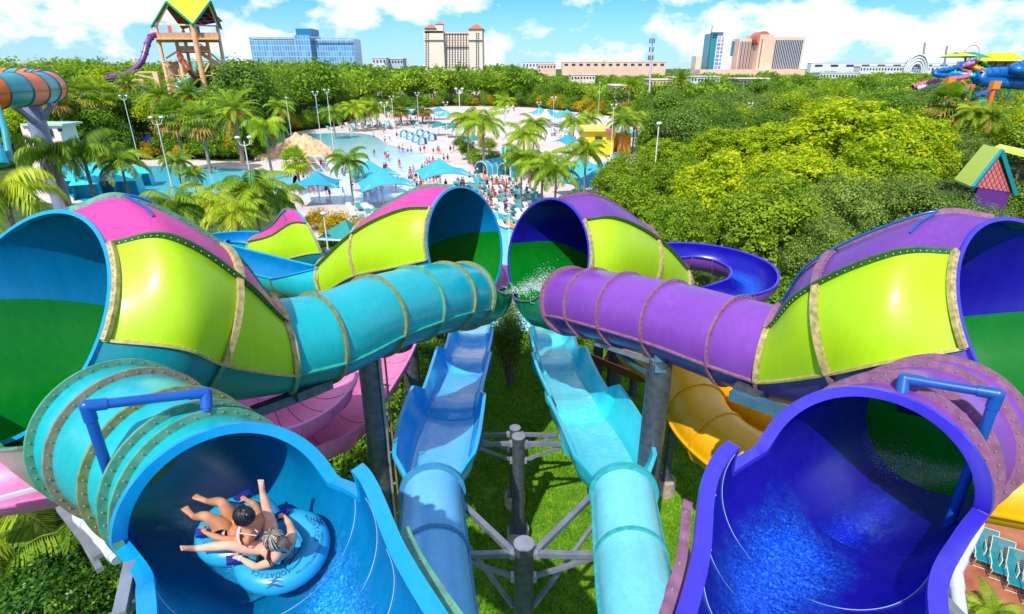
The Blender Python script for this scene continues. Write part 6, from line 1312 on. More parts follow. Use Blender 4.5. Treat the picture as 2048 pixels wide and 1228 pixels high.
def person_proto(i, pose, skin, cloth, top):
    t = thing('person', '', 'person'); h = 1.7
    if pose == 'stand':  f = [(0, .10, 0), (0, -.10, 0)]; st = .12; arm = (.02, -.02)
    elif pose == 'walk': st = .28; arm = (.18, -.18)
    else: st = .12; arm = (.1, .2)
    s2 = st if pose == 'walk' else .03
    N_ = [(0, 0, .92, .15, .11), (0, 0, 1.15, .13, .10), (0, 0, 1.36, .17, .11), (0, 0, 1.46, .06), (0, .01, 1.60, .095, .11), (0, .01, 1.70, .07),
          (.10, 0, .86, .095), (.11, -s2, .48, .06), (.12, -s2*1.2+.02, .10, .04), (.12, -s2*1.2-.10, .04, .035), (-.10, 0, .86, .095), (-.11, s2, .48, .06), (-.12, s2*1.2+.02, .10, .04), (-.12, s2*1.2-.10, .04, .035),
          (.20, 0, 1.38, .055), (.26, arm[0], 1.12, .042), (.28, arm[0]-.1, .88, .03), (.29, arm[0]-.13, .78, .035), (-.20, 0, 1.38, .055), (-.26, arm[1], 1.12, .042), (-.28, arm[1]-.1, .88, .03), (-.29, arm[1]-.13, .78, .035)]
    if pose == 'up': N_[15] = (.38, -.05, 1.5, .042); N_[16] = (.30, -.1, 1.75, .03); N_[17] = (.26, -.1, 1.84, .035)
    E_ = [(0, 1), (1, 2), (2, 3), (3, 4), (4, 5), (0, 6), (6, 7), (7, 8), (8, 9), (0, 10), (10, 11), (11, 12), (12, 13), (2, 14), (14, 15), (15, 16), (16, 17), (2, 18), (18, 19), (19, 20), (20, 21)]
    skin_body('body', N_, E_, SKINS[skin], t)
    mb = MB(); mb.cyl((0, 0, .72), (0, 0, 1.02), .215, .175, 12); mb.build('swimwear', CLO[cloth], t, world=False)
    if top is not None: mb = MB(); mb.cyl((0, 0, 1.0 if top != 2 else 1.22), (0, 0, 1.42), .185, .20, 12); mb.build('shirt', CLO[top], t, world=False)
    mb = MB(); mb.sph((0, .03, 1.66), .115, 10, 7, (1, 1.05, .95)); mb.build('hair', HAIR, t, world=False); return t
PP = [person_proto(0, 'stand', 0, 0, None), person_proto(1, 'walk', 1, 1, None), person_proto(2, 'stand', 2, 2, 5), person_proto(3, 'walk', 3, 6, 2), person_proto(4, 'up', 0, 4, None), person_proto(5, 'stand', 1, 3, 0), person_proto(6, 'walk', 0, 1, 1), person_proto(7, 'stand', 3, 0, 0)]
PD = ['in navy swim shorts', 'in red swim shorts', 'in white shirt and black shorts', 'in black top and pink bottoms', 'in teal shorts raising an arm', 'in navy shirt and orange shorts', 'in red shirt', 'in all navy']; index_kids()
SPOTS = [(816, 305, 7), (823, 306, 0), (841, 305, 7), (849, 303, 5), (867, 305, 7), (876, 305, 6), (879, 306, 1), (901, 303, 7), (907, 300, 5), (799, 303, 5), (806, 302, 2), (794, 274, 7), (780, 281, 3), (748, 276, 0), (770, 283, 2), (768, 264, 1), (772, 264, 5), (773, 318, 3), (775, 320, 1), (777, 316, 2), (770, 313, 5), (749, 312, 5), (799, 333, 3), (855, 332, 1), (863, 332, 6), (867, 332, 6), (888, 322, 0), (896, 322, 7), (821, 345, 3), (769, 342, 7), (773, 341, 5), (781, 354, 7), (783, 352, 0), (643, 333, 6), (643, 364, 7), (617, 372, 0), (620, 378, 6), (746, 362, 3),
         (819, 362, 0), (824, 363, 7), (829, 364, 2), (833, 362, 5), (841, 362, 7), (847, 360, 0), (853, 364, 4), (860, 362, 0), (868, 366, 5), (873, 362, 7), (877, 358, 0), (821, 352, 3), (844, 352, 7), (876, 350, 2), (834, 376, 7), (843, 376, 6), (851, 354, 1), (864, 354, 5), (712, 370, 6), (727, 375, 3), (746, 374, 1), (625, 383, 3), (628, 386, 6), (636, 379, 0), (652, 387, 7), (656, 386, 1), (660, 392, 5), (599, 388, 7), (608, 360, 0),
         (892, 378, 7), (955, 345, 2), (950, 352, 0), (948, 338, 3), (970, 353, 7), (1130, 358, 3), (1155, 372, 5), (985, 388, 6), (990, 400, 6), (1002, 392, 1), (977, 402, 5), (965, 397, 2), (1012, 388, 3), (978, 381, 6), (1007, 378, 6), (1031, 405, 7), (975, 418, 6), (983, 415, 6), (1018, 395, 0), (993, 372, 6), (968, 408, 0), (1024, 385, 2), (1010, 413, 0), (1011, 425, 7), (960, 385, 1), (820, 392, 7), (846, 392, 6), (851, 389, 4), (838, 388, 7), (902, 383, 3), (700, 262, 0), (690, 252, 1), (712, 250, 5), (731, 246, 7), (724, 255, 3), (745, 248, 2), (760, 252, 6), (780, 250, 0), (668, 258, 5), (800, 252, 7), (820, 252, 1), (858, 256, 4), (1100, 262, 6), (1110, 270, 0), (1130, 275, 2), (1150, 280, 5), (1180, 300, 1), (760, 225, 1), (772, 230, 5), (720, 240, 1), (735, 238, 4), (705, 244, 0), (695, 240, 6)]
for i, (u, v, k) in enumerate(SPOTS):
    g = G(u, v+3); wh = 'in the white shallows' if v > 330 and u < 760 else 'on the pale beach' if v > 290 and u < 920 else 'among the loungers behind the far pods' if v > 340 else 'at the far shore of the pool'
    s = .95 if i % 4 else .72
    place(PP[k], (g.x, g.y, 0), (i*2.3) % 6.28, s*1.08, None, f"{'child' if s < .9 else 'bather'} {PD[k]} {wh}", 'bathers around the wave pool')
rr = random.Random(41)
EX = []
for poly, n in ((gpoly([(905, 372), (960, 358), (1060, 372), (1085, 400), (1060, 420), (1000, 428), (940, 400)]), 26), (gpoly([(640, 255), (700, 240), (880, 236), (900, 262), (760, 258), (660, 266)]), 34), (gpoly([(1090, 262), (1160, 258), (1270, 285), (1240, 320), (1160, 300)]), 14), (gpoly([(620, 395), (700, 372), (840, 330), (880, 330), (860, 380), (740, 400)]), 26)):
    xs = [p_[0] for p_ in poly]; ys = [p_[1] for p_ in poly]
    while n:
        x, y = rr.uniform(min(xs), max(xs)), rr.uniform(min(ys), max(ys))
        if inside(x, y, poly): EX.append((x, y)); n -= 1
for i, (x, y) in enumerate(EX):
    k = rr.randrange(8); s = .95 if rr.random() < .7 else .7
    place(PP[k], (x, y, 0), rr.uniform(0, 6.28), s*1.08, None, f"{'child' if s < .9 else 'bather'} {PD[k]} {'among the loungers behind the far pods' if i < 26 else 'at the far shore of the pool' if i < 60 else 'on the far right terrace' if i < 74 else 'in the white shallows'}", 'bathers around the wave pool')
# swimmers in the blue river pool
def swimmer(u, v, i):
    g = G(u, v); t = thing('person', 'swimmer with only head and shoulders above the blue river pool', 'person', (g.x, g.y, 0), i, 'swimmers in the blue river pool'); skin_body('body', [(0, 0, -.25, .16, .1), (0, 0, .05, .19, .1), (0, 0, .16, .06), (0, 0, .32, .1)], [(0, 1), (1, 2), (2, 3)], SKINS[i % 4], t); mb = MB(); mb.sph((0, .03, .37), .12, 8, 6); mb.build('hair', HAIR, t, world=False)
for i, (u, v) in enumerate([(405, 338), (412, 346), (425, 338), (433, 342), (407, 352), (392, 372), (380, 352), (432, 340), (545, 352), (395, 340)]): swimmer(u, v, i)

# ================= THE RIDERS =================
def pth(i, th, dr): return V(*pFL.pt(i, th, dr))
# raft plane: fitted to the flume
TUBE = gel('tube_vinyl', (.02, .36, .62), .28, 0, .05)
Fw = V(*pFL.t[46]); Fw.z = 0; Fw.normalize()
c0 = P(528, 1082, 6.62)
ax = (P(415, 1020, 6.95)-P(625, 1120, 6.45)).normalized()       # long axis, pointing into the tunnel
toCam = (V(0, 0, CAM_H)-c0).normalized(); nrm = (V(0, 0, 1)*.9+toCam*.42).normalized(); nrm = (nrm-ax*nrm.dot(ax)).normalized(); sdv = nrm.cross(ax).normalized()
def RW(a, b, c): return c0+ax*a+sdv*b+nrm*c       # a along the raft (to the front), b to its left, c up
def W(u, v, h):       # point seen at picture position (u, v) lying h metres above the raft plane
    d = (P(u, v, 1)-V(0, 0, CAM_H)); t_ = ((c0+nrm*h)-V(0, 0, CAM_H)).dot(nrm)/d.dot(nrm); return V(0, 0, CAM_H)+d*t_
raft = thing('inflatable_tube', 'blue two seat figure-eight inflatable tube with navy handles', 'inflatable tube', c0)
def ringmesh(cx_, R0, r0, name, squash=.85, wave=0):
    mb = MB(); nu, nv = 64, 18; vs = []
    for i in range(nu):
        a = 2*math.pi*i/nu; wv = 1+wave*math.sin(a*24)*.5
        for j in range(nv):
            b = 2*math.pi*j/nv; rr_ = r0*(1+.012*math.sin(a*30)); vs.append(RW(cx_+(R0+rr_*math.cos(b))*math.cos(a), (R0+rr_*math.cos(b))*math.sin(a), rr_*squash*math.sin(b)))
    mb.add(vs, [(i*nv+j, ((i+1) % nu)*nv+j, ((i+1) % nu)*nv+(j+1) % nv, i*nv+(j+1) % nv) for i in range(nu) for j in range(nv)], 0, True); return mb.build(name, TUBE, raft)
ringmesh(-.27, .365, .165, 'rear_ring'); ringmesh(.38, .32, .155, 'front_ring')
mb = MB()
for cx_, rad in ((-.27, .29), (.38, .25)): mb.add([RW(cx_+rad*math.cos(a*.2618), rad*math.sin(a*.2618), -.08) for a in range(24)], [tuple(range(24))])
mb.build('floor_panel', TUBE, raft)
NAVH = mat('handle_navy', (.005, .01, .22), .6)
def handle(a, b, ang):
    mb = MB(); q = [(-.10, -.045), (.10, -.045), (.07, .05), (-.07, .05)]; ca, sa = math.cos(ang), math.sin(ang); vs = [RW(a+x*ca-y*sa, b+x*sa+y*ca, .165+.02*(k % 2)) for k, (x, y) in enumerate(q)]; up = [p_+nrm*.03 for p_ in vs]; mb.add(vs+up, [(3, 2, 1, 0), (4, 5, 6, 7), (0, 1, 5, 4), (1, 2, 6, 5), (2, 3, 7, 6), (3, 0, 4, 7)]); mb.build('handle', NAVH, raft)
for u_, v_, an_ in ((409, 1070, .5), (488, 996, 1.3), (566, 1031, 1.3), (471, 1124, .5)):
    q_ = W(u_, v_, .15)-c0; handle(q_.dot(ax), q_.dot(sdv), an_)
mb = MB()
mb = MB(); mb.sph(RW(-.60, .02, .12), .012, 8, 6); mb.build('valve', NAVH, raft)
mb = MB(); vs = [RW(-.27+rr_*math.cos(a), rr_*math.sin(a), .05+h_) for a in [2.6+.12*k for k in range(9)] for rr_, h_ in ((.20, .0), (.27, .06))]; mb.add(vs, [(k*2, k*2+1, k*2+3, k*2+2) for k in range(8)], 0, True); mb.build('backrest', NAVH, raft)
INK = mat('print_ink', (.0, .06, .22), .6)
def ring_text(txt, cx_, R0, a0, size, name, da=None, flip=False):
    """lettering laid letter by letter on top of the ring"""
    step = (size*.78)/R0; ang = a0
    cu = bpy.data.curves.new('t', 'FONT'); mbT = MB(); 
    for ch in txt:
        if ch == ' ': ang += step*.6; continue
        cu.body = ch; cu.size = size; cu.align_x = 'CENTER'; o = bpy.data.objects.new('t', cu); COL.objects.link(o); dg = bpy.context.evaluated_depsgraph_get(); me = bpy.data.meshes.new_from_object(o.evaluated_get(dg)); bpy.data.objects.remove(o)
        vs = []
        for v_ in me.vertices:
            x, y = v_.co.x, v_.co.y-size*.35; rr_ = R0+(y if not flip else -y); a = ang+((x/R0) if not flip else (-x/R0)) ; a = ang-(x/R0) if not flip else ang+(x/R0)
            dr = rr_-R0c; hh = rt*.85*math.sqrt(max(0, 1-(dr/rt)**2))+.004; vs.append(RW(cx_+rr_*math.cos(a), rr_*math.sin(a), hh))
        mbT.add(vs, [tuple(p_.vertices) for p_ in me.polygons]); bpy.data.meshes.remove(me)
        ang += (-step if not flip else step)
    bpy.data.curves.remove(cu); return mbT.build(name, INK, raft)
R0c = .365; rt = .165
ring_text('AQUATICA', -.27, .40, R_(145), .072, 'logo_lettering'); ring_text('AQUATICA', -.27, .40, R_(-95), .072, 'logo_lettering')
ring_text('DO NOT REMOVE FROM ATTRACTION', -.27, .455, R_(-138), .032, 'warning_lettering'); R0c = .32; rt = .155; ring_text('AQUATICA', .38, .36, R_(100), .06, 'logo_lettering'); ring_text('AQUATICA', .38, .36, R_(-70), .06, 'logo_lettering')
def swoosh(cx_, R0, a0, sg):
    mb = MB()
    for k in range(3):
        vs = []
        for j in range(9):
            a = a0+sg*(j-4)*.045; w_ = .008*math.sin(math.pi*j/8)+.001
            for q in (-w_, w_): rr_ = R0+.028*k+.012*math.sin(j*.8+k)+q; dr = rr_-.365; hh = .141*math.sqrt(max(0, 1-(dr/.165)**2))+.004; vs.append(RW(cx_+rr_*math.cos(a), rr_*math.sin(a), hh))
        mb.add(vs, [(j*2, j*2+1, j*2+3, j*2+2) for j in range(8)])
    mb.build('wave_emblem', INK, raft)
swoosh(-.27, .44, R_(125), 1); swoosh(-.27, .44, R_(-115), 1)

SK1 = mat('skin_tan', (.56, .25, .11), .55, var=.12, scale=7); SK2 = mat('skin_fair', (.78, .42, .27), .55, var=.12, scale=7)

def hand(par, wrist, dirv, palmn, m, curl=1.0, side=1):
    """palm with four unequal bent fingers and a thumb leaving the side of the palm"""
    d = dirv.normalized(); n = (palmn-d*palmn.dot(d)).normalized(); s = d.cross(n)*side
    N_ = [(*wrist, .026, .02), (*(wrist+d*.045), .034, .018), (*(wrist+d*.085), .036, .016)]; E_ = [(0, 1), (1, 2)]
    for k, (off, L_) in enumerate(((.030, .070), (.010, .080), (-.011, .074), (-.031, .058))):
        b = wrist+d*.088+s*off; a1 = .5*curl; a2 = 1.3*curl; p1 = b+(d*math.cos(a1)-n*math.sin(a1))*L_*.5; p2 = p1+(d*math.cos(a2)-n*math.sin(a2))*L_*.35; p3 = p2+(d*math.cos(a2+.7)-n*math.sin(a2+.7))*L_*.25; o = len(N_)
        N_ += [(*b, .010), (*p1, .009), (*p2, .008), (*p3, .007)]; E_ += [(2, o), (o, o+1), (o+1, o+2), (o+2, o+3)]
    b = wrist+d*.03+s*.030; p1 = b+(d*.55+s*.75-n*.2).normalized()*.035; p2 = p1+(d*.8+s*.2-n*.5).normalized()*.030; o = len(N_); N_ += [(*b, .013), (*p1, .011), (*p2, .009)]; E_ += [(1, o), (o, o+1), (o+1, o+2)]
    return N_, E_
def rider(name, label, J, skin, hairm, hairlen, sex_cl, scale=1.0):
    """J: joints as world points; the body, hands and feet are one continuous skinned surface"""
    t = thing('person', label, 'person', J['pelvis']); N_ = []; E_ = []; ID = {}
    def nd(k, p, rx, ry=None): ID[k] = len(N_); N_.append((*p, rx, ry or rx)); return ID[k]
    def ln(*ks):
        for a, b in zip(ks, ks[1:]): E_.append((ID[a], ID[b]))
    nd('pelvis', J['pelvis'], .15, .12); nd('waist', J['pelvis'].lerp(J['chest'], .45), .125, .10); nd('chest', J['chest'], .15, .115); nd('neckb', J['chest'].lerp(J['head'], .42), .06); nd('neck', J['chest'].lerp(J['head'], .62), .05); nd('head', J['head'], .082, .09); nd('crown_', J['head']+(J['head']-J['chest']).normalized()*.07, .07); ln('pelvis', 'waist', 'chest', 'neckb', 'neck', 'head', 'crown_')
    for s in 'LR':
        nd('sh'+s, J['sh'+s], .058); nd('ua'+s, J['sh'+s].lerp(J['el'+s], .5), .048); nd('el'+s, J['el'+s], .038); nd('fa'+s, J['el'+s].lerp(J['wr'+s], .4), .038); nd('wr'+s, J['wr'+s], .025, .022); ln('chest', 'sh'+s, 'ua'+s, 'el'+s, 'fa'+s, 'wr'+s)
        nd('hp'+s, J['hp'+s], .10); nd('th'+s, J['hp'+s].lerp(J['kn'+s], .45), .088); nd('kn'+s, J['kn'+s], .056); nd('ca'+s, J['kn'+s].lerp(J['an'+s], .35), .056); nd('an'+s, J['an'+s], .034); ln('pelvis', 'hp'+s, 'th'+s, 'kn'+s, 'ca'+s, 'an'+s)
        # foot: heel, ball, five toes
        f = (J['ft'+s]-J['an'+s]).normalized(); nd('bl'+s, J['an'+s]+f*.13, .04, .025); ln('an'+s, 'bl'+s); sv = f.cross(nrm).normalized()
        for k, (o_, L_) in enumerate(((-.030, .055), (-.012, .050), (.002, .046), (.016, .040), (.029, .034))):
            sg = 1 if s == 'L' else -1; b = J['an'+s]+f*.155+sv*o_*sg; i0 = len(N_); N_.append((*b, .0105 if k else .014)); N_.append((*(b+f*L_*.7), .009 if k else .012)); E_.append((ID['bl'+s], i0)); E_.append((i0, i0+1))
        hd = (J['hd'+s]-J['wr'+s]); HN, HE = hand(t, J['wr'+s]+hd.normalized()*.02, hd, nrm, skin, 1.0, 1 if s == 'L' else -1); o = len(N_); N_ += HN; E_ += [(a+o, b+o) for a, b in HE]; E_.append((ID['wr'+s], o))
    skin_body('body', N_, E_, skin, t, sub=2, world=True)
    # head detail on the far side: the face looks into the tunnel
    H = J['head']; up_ = (J['head']-J['chest']).normalized(); fwd = J['face']; fwd = (fwd-up_*fwd.dot(up_)).normalized(); sd_h = up_.cross(fwd)
    mb = MB(); Mx = Matrix((sd_h, fwd, up_)).transposed(); mb.sph(H+up_*.035, .098, 20, 14, (.93, 1.08, 1.12), M=Mx); mb.build('head', skin, t)
    mb = MB(); mb.sph(H+fwd*.108+up_*.015, .016, 8, 6); mb.build('nose', skin, t); 
    for s in (-1, 1):
        mb = MB(); mb.sph(H+fwd*.092+sd_h*.036*s+up_*.04, .013, 8, 6); mb.build('eye', FOAM, t); mb = MB(); mb.sph(H+sd_h*.094*s+up_*.02, .02, 8, 6, (.5, 1, 1.4), M=Mx); mb.build('ear', skin, t)
    mb = MB(); mb.sph(H+fwd*.096-up_*.028, .02, 8, 5, (1.2, .5, .4), M=Mx); mb.build('mouth', mat('lip_pink', (.5, .12, .1), .5), t)
    # hair: a cap of combed strands pulled into a knot
    mb = MB(); vs = []; nu, nv = 72, 16; kn = H-fwd*.075+up_*.105
    for j in range(nv+1):
        for i in range(nu):
            a = 2*math.pi*i/nu; th = .02+(1.75 if math.cos(a) < .3 else 1.25)*j/nv; rad = .112*(1+.022*math.sin(i*2.7)+.012*math.sin(i*5.1+j)); vs.append(H+up_*.035+sd_h*(rad*.95*math.sin(th)*math.sin(a))+fwd*(rad*1.08*math.sin(th)*math.cos(a))+up_*(rad*1.12*math.cos(th)))
    F_ = lambda sel: [(j*nu+i, (j+1)*nu+i, (j+1)*nu+(i+1) % nu, j*nu+(i+1) % nu) for j in range(nv) for i in range(nu) if ((i*7+(i//5)*3) % 11 < 5) == sel]
    mb.add(vs, F_(False), 0, True); mb.add(vs, F_(True), 1, True); mb.build('hair', hairm, t)
    mb = MB(); mb.sph(kn, .042 if hairlen == 'bun' else .028, 12, 8)
    if hairlen == 'tail': 
        for k in range(9): q = kn-fwd*.02+sd_h*.008*(k-4); mb.tube([q, q-fwd*.07+up_*.01, q-fwd*.13-up_*.05], [.012, .010, .003], 5)
    mb.build('hair_knot', hairm, t)
    # swimwear: a band round the back and a brief
    m = sex_cl; up_b = (J['chest']-J['pelvis']).normalized(); sh = (J['shL']-J['shR']).normalized(); fr = sh.cross(up_b).normalized()
    if fr.dot(fwd) < 0: fr = -fr
    mb = MB(); c = J['chest']-up_b*.05; vs = []
    for k in range(33): a = 2*math.pi*k/32; w_ = .045 if fr.dot(sh*math.cos(a)+fr*math.sin(a)) > .3 else .012; q = c+sh*.168*math.cos(a)+fr*.132*math.sin(a); vs += [q-up_b*w_, q+up_b*w_]
    mb.add(vs, [(k*2, k*2+1, k*2+3, k*2+2) for k in range(32)], 0, True); mb.build('bikini_top', m, t)
    for s in (-1, 1): mb = MB(); mb.tube([c+fr*.135+sh*.07*s, c+up_b*.12+fr*.09+sh*.06*s, c+up_b*.17-fr*.02+sh*.02*s], .007, 5); mb.build('strap', m, t)
    mb = MB(); mb.tube([c-fr*.135, c-fr*.15+sh*.04-up_b*.03], .008, 5); mb.tube([c-fr*.135, c-fr*.15-sh*.04-up_b*.03], .008, 5); mb.build('bow', m, t)
    mb = MB(); c = J['pelvis']; vs = []
    for k in range(33): a = 2*math.pi*k/32; q = c+sh*.17*math.cos(a)+fr*.135*math.sin(a); vs += [q-up_b*.05, q+up_b*.045]
    mb.add(vs, [(k*2, k*2+1, k*2+3, k*2+2) for k in range(32)], 0, True); mb.build('bikini_bottom', m, t); return t
HB = [mat('hair_black', (.008, .006, .008), .3, var=.3, scale=40), mat('hair_black_soft', (.012, .009, .010), .45, var=.3, scale=40)]; HG = [mat('hair_grey_brown', (.05, .04, .035), .45, var=.5, scale=30), mat('hair_blonde', (.50, .42, .32), .45, var=.4, scale=30)]
PKW = mat('swim_palepink', (.8, .5, .55), .6); BKW = mat('swim_black', (.01, .01, .012), .6)
J1 = dict(pelvis=W(470, 1066, .08), chest=W(503, 1066, .40), head=W(490, 1037, .66), shL=W(500, 1082, .40), shR=W(520, 1040, .40), elL=W(445, 1078, .22), wrL=W(412, 1066, .20), hdL=W(404, 1058, .19), elR=W(511, 1010, .25), wrR=W(494, 1000, .20), hdR=W(487, 996, .19),
          hpL=W(462, 1060, .12), hpR=W(470, 1045, .12), knL=W(409, 1031, .42), knR=W(443, 1003, .44), anL=W(388, 1034, .13), anR=W(415, 1003, .13), ftL=W(374, 1020, .16), ftR=W(400, 997, .16), face=-sdv*0+ax)
J2 = dict(pelvis=W(541, 1116, .08), chest=W(566, 1104, .40), head=W(550, 1082, .66), shL=W(548, 1122, .38), shR=W(585, 1070, .38), elL=W(512, 1134, .22), wrL=W(480, 1116, .20), hdL=W(468, 1114, .19), elR=W(580, 1050, .26), wrR=W(570, 1034, .20), hdR=W(562, 1030, .19),
          hpL=W(533, 1098, .14), hpR=W(545, 1085, .14), knL=W(458, 1090, .34), knR=W(535, 1020, .42), anL=W(392, 1097, .30), anR=W(525, 985, .62), ftL=W(366, 1096, .42), ftR=W(521, 960, .80), face=ax*1.0)
rider('person', 'tanned rider with black bun and pale pink bikini in the front seat', J1, SK1, HB, 'bun', PKW)
rider('person', 'fair rider with streaked ponytail and black bikini in the rear seat, one leg up', J2, SK2, HG, 'tail', BKW)
mb = MB(); w0 = J2['wrL']; d_ = (J2['wrL']-J2['elL']).normalized(); mb.cyl(w0-d_*.03, w0, .032, n=14, caps=False); tag(mb.build('wristband', WHITE), 'white wristband on the left wrist of the rear rider', 'wristband')
# ================= GROUND, DECKS, WATER =================
def sheet(name, poly, z, m):
    mb = MB(); mb.add([(x, y, z) for x, y in poly], [tuple(range(len(poly)))]); return tag(mb.build(name, m), kind='structure')
mbg = MB(); mbg.add([(-6000, -200, 0), (6000, -200, 0), (6000, 7500, 0), (-6000, 7500, 0)], [(0, 1, 2, 3)])
tag(mbg.build('ground', ramp_mat('soil_green', ((.02, .04, .008), (.05, .10, .014), (.09, .16, .02)), .35, .95)), kind='structure')
def smooth_poly(pts, n=8):
    P_ = [np.array(p) for p in pts]; out = []; m = len(P_)
    for i in range(m):
        p0, p1, p2, p3 = P_[i-1], P_[i], P_[(i+1) % m], P_[(i+2) % m]
        for j in range(n):
            t = j/n; out.append(tuple(.5*((2*p1)+(-p0+p2)*t+(2*p0-5*p1+4*p2-p3)*t*t+(-p0+3*p1-3*p2+p3)*t**3)))
    return out
sheet('lawn', gpoly([(560, 1300), (640, 900), (880, 700), (985, 648), (1110, 655), (1290, 660), (1560, 760), (1620, 960), (1560, 1300)]), .004, ramp_mat('lawn_green', ((.06, .19, .008), (.13, .32, .012), (.24, .44, .02)), 1.3, .9, 9, bump=.9, bscale=30))
sheet('gravel_strip', gpoly([(860, 760), (905, 650), (930, 650), (900, 770)]), .008, ramp_mat('gravel', ((.12, .11, .12), (.30, .28, .30), (.5, .47, .5)), 14, .9, 4))
sheet('pool_deck', smooth_poly(DECK, 3), .008, ramp_mat('deck_concrete', ((.60, .47, .42), (.68, .56, .50), (.74, .64, .58)), .12, .75, 8))
def pool_mat(name, ca, cb, p0, p1, rough=.08):
    m, nt, b = newmat(name); N = nt.nodes; L = nt.links; tc = N.new('ShaderNodeTexCoord'); vm = N.new('ShaderNodeVectorMath'); vm.operation = 'DOT_PRODUCT'
    d = V(p1.x-p0.x, p1.y-p0.y, 0); l = d.length; d.normalize(); vm.inputs[1].default_value = d; L.new(tc.outputs['Object'], vm.inputs[0])
    mr = N.new('ShaderNodeMapRange'); s0 = V(p0.x, p0.y, 0).dot(d); mr.inputs['From Min'].default_value = s0; mr.inputs['From Max'].default_value = s0+l; L.new(vm.outputs['Value'], mr.inputs['Value'])
    n = N.new('ShaderNodeTexNoise'); n.inputs['Scale'].default_value = .12; n.inputs['Detail'].default_value = 6; L.new(tc.outputs['Object'], n.inputs['Vector'])
    a = N.new('ShaderNodeMath'); a.operation = 'MULTIPLY_ADD'; a.inputs[1].default_value = .5; a.inputs[2].default_value = -.25; L.new(n.outputs['Fac'], a.inputs[0]); a2 = N.new('ShaderNodeMath'); a2.operation = 'ADD'; a2.use_clamp = True; L.new(a.outputs[0], a2.inputs[0]); L.new(mr.outputs[0], a2.inputs[1])
    mx = N.new('ShaderNodeMix'); mx.data_type = 'RGBA'; mx.inputs[6].default_value = (*ca, 1); mx.inputs[7].default_value = (*cb, 1); L.new(a2.outputs[0], mx.inputs[0]); L.new(mx.outputs[2], b.inputs['Base Color'])
    b.inputs['Roughness'].default_value = rough; n2 = N.new('ShaderNodeTexNoise'); n2.inputs['Scale'].default_value = 1.1; n2.inputs['Detail'].default_value = 4; L.new(tc.outputs['Object'], n2.inputs['Vector'])
    bp = N.new('ShaderNodeBump'); bp.inputs['Strength'].default_value = .35; bp.inputs['Distance'].default_value = .15; L.new(n2.outputs['Fac'], bp.inputs['Height']); L.new(bp.outputs['Normal'], b.inputs['Normal']); MATS[name] = m; return m
sheet('wave_pool_water', smooth_poly(gpoly([(540, 277), (600, 269), (700, 266), (748, 272), (775, 288), (840, 305), (872, 330), (852, 352), (850, 376), (800, 398), (700, 408), (625, 404), (592, 385), (590, 350), (640, 335), (610, 318), (550, 303)]), 4), .02, pool_mat('wave_pool', (.16, .62, .74), (.70, .80, .84), G(600, 272), G(760, 345)))
sheet('river_water', smooth_poly(gpoly([(120, 350), (300, 332), (430, 336), (560, 342), (592, 350), (580, 372), (470, 398), (250, 402), (150, 398)]), 4), .02, pool_mat('river_pool', (.02, .50, .70), (.16, .66, .78), G(200, 380), G(560, 360)))
sheet('splash_pool_water', smooth_poly(gpoly([(905, 655), (925, 600), (960, 540), (985, 430), (1020, 430), (1060, 540), (1125, 590), (1150, 650), (1060, 662), (985, 660)]), 4), .02, pool_mat('splash_pool', (.30, .72, .78), (.10, .58, .68), G(1000, 650), G(1000, 450)))
TERR = ramp_mat('terracotta_paving', ((.30, .09, .04), (.42, .15, .07), (.50, .22, .11)), .9, .85, 8, bump=.2)
sheet('terracotta_paving', gpoly([(1880, 1040), (2150, 1060), (2500, 1400), (1880, 1400), (1820, 1200)]), .008, TERR)
sheet('terracotta_path', gpoly([(1530, 740), (1780, 800), (1780, 860), (1560, 850), (1500, 790)]), .012, TERR)
sheet('path', gpoly([(1880, 440), (2100, 400), (2300, 470), (1960, 490)]), .008, mat('path_pink', (.55, .42, .38), .8, var=.2))
sheet('road', gpoly([(1090, 172), (1330, 172), (1330, 177), (1090, 177)]), .008, mat('far_concrete', (.5, .46, .42), .8))
# ---------- camera, light, sky ----------
cam = bpy.data.cameras.new('camera'); co = bpy.data.objects.new('camera', cam); COL.objects.link(co)
co.location = (0, 0, CAM_H); co.rotation_euler = (R_(90)-PITCH, 0, 0)
cam.sensor_width = 36; cam.lens = F_PX/2048*36; cam.clip_end = 8000; cam.clip_start = .05; SC.camera = co
SUN_EL, SUN_AZ = R_(50), R_(200)     # azimuth clockwise from +Y: behind the viewer, to the left
sd_ = V(math.sin(SUN_AZ)*math.cos(SUN_EL), math.cos(SUN_AZ)*math.cos(SUN_EL), math.sin(SUN_EL))
sl = bpy.data.lights.new('sun', 'SUN'); sl.energy = 2.55; sl.angle = R_(.6); sl.color = (1, .95, .87)
so = bpy.data.objects.new('sun', sl); COL.objects.link(so); so.rotation_euler = sd_.to_track_quat('Z', 'Y').to_euler(); so.location = (0, 0, 60)
w = bpy.data.worlds.new('World'); SC.world = w; w.use_nodes = True; nt = w.node_tree; N = nt.nodes; L = nt.links
bg = N['Background']; bg.inputs['Strength'].default_value = .15
sky = N.new('ShaderNodeTexSky'); sky.sky_type = 'NISHITA'; sky.sun_disc = False; sky.sun_elevation = SUN_EL; sky.sun_rotation = SUN_AZ
sky.altitude = 0; sky.air_density = 1.0; sky.dust_density = .3; sky.ozone_density = 1.5
tc = N.new('ShaderNodeTexCoord')
sx = N.new('ShaderNodeSeparateXYZ'); L.new(tc.outputs['Generated'], sx.inputs[0])
ad = N.new('ShaderNodeMath'); ad.operation = 'ADD'; ad.inputs[1].default_value = .14; L.new(sx.outputs['Z'], ad.inputs[0])
mxx = N.new('ShaderNodeMath'); mxx.operation = 'MAXIMUM'; mxx.inputs[1].default_value = .02; L.new(ad.outputs[0], mxx.inputs[0])
dv = N.new('ShaderNodeMath'); dv.operation = 'DIVIDE'; L.new(sx.outputs['X'], dv.inputs[0]); L.new(mxx.outputs[0], dv.inputs[1])
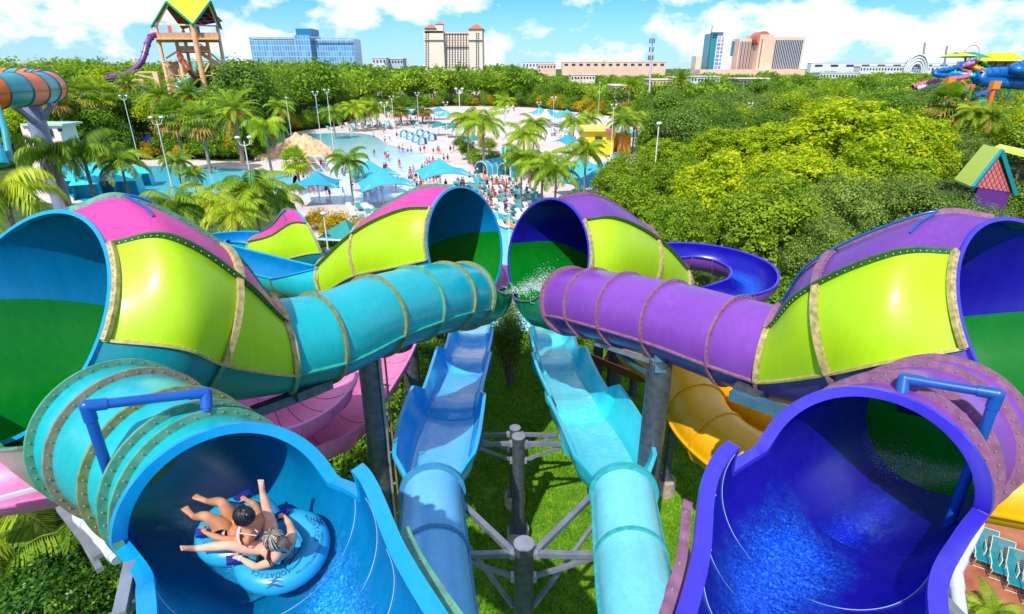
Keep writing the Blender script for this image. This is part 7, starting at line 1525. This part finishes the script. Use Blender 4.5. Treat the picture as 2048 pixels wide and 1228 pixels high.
dw = N.new('ShaderNodeMath'); dw.operation = 'DIVIDE'; L.new(sx.outputs['Y'], dw.inputs[0]); L.new(mxx.outputs[0], dw.inputs[1])
cx = N.new('ShaderNodeCombineXYZ'); L.new(dv.outputs[0], cx.inputs[0]); L.new(dw.outputs[0], cx.inputs[1])
mp = N.new('ShaderNodeMapping'); mp.inputs['Scale'].default_value = (5.5, 5.5, 10.0); mp.inputs['Location'].default_value = (3.1, 1.4, .35); L.new(tc.outputs['Generated'], mp.inputs['Vector'])
nz = N.new('ShaderNodeTexNoise'); nz.inputs['Scale'].default_value = 1.55; nz.inputs['Detail'].default_value = 12; nz.inputs['Roughness'].default_value = .55; nz.inputs['Distortion'].default_value = 0
L.new(mp.outputs[0], nz.inputs['Vector'])
cr = N.new('ShaderNodeValToRGB'); cr.color_ramp.elements[0].position = .475; cr.color_ramp.elements[0].color = (0, 0, 0, 1)
cr.color_ramp.elements[1].position = .565; cr.color_ramp.elements[1].color = (1, 1, 1, 1); L.new(nz.outputs['Fac'], cr.inputs[0])
tint = N.new('ShaderNodeMix'); tint.data_type = 'RGBA'; tint.blend_type = 'MULTIPLY'; tint.inputs[0].default_value = 1
tint.inputs[7].default_value = (.108, .345, .68, 1); L.new(sky.outputs[0], tint.inputs[6])
cm = N.new('ShaderNodeMix'); cm.data_type = 'RGBA'; L.new(cr.outputs[0], cm.inputs[0]); hz = N.new('ShaderNodeMapRange'); hz.inputs['From Min'].default_value = 0; hz.inputs['From Max'].default_value = .11; hz.inputs['To Min'].default_value = .62; hz.inputs['To Max'].default_value = 0; L.new(sx.outputs['Z'], hz.inputs['Value'])
hm = N.new('ShaderNodeMix'); hm.data_type = 'RGBA'; L.new(hz.outputs['Result'], hm.inputs[0]); L.new(tint.outputs[2], hm.inputs[6]); hm.inputs[7].default_value = (2.7, 3.45, 4.0, 1); L.new(hm.outputs[2], cm.inputs[6]); cm.inputs[7].default_value = (3.85, 4.05, 4.35, 1)
L.new(cm.outputs[2], bg.inputs['Color'])
SC.view_settings.view_transform = 'Standard'; SC.view_settings.look = 'None'; SC.view_settings.exposure = .95; SC.view_settings.gamma = 1
try:
    SC.cycles.max_bounces = 7; SC.cycles.diffuse_bounces = 3; SC.cycles.glossy_bounces = 3; SC.cycles.transmission_bounces = 3; SC.cycles.transparent_max_bounces = 6
    SC.cycles.caustics_reflective = False; SC.cycles.caustics_refractive = False
except Exception: pass
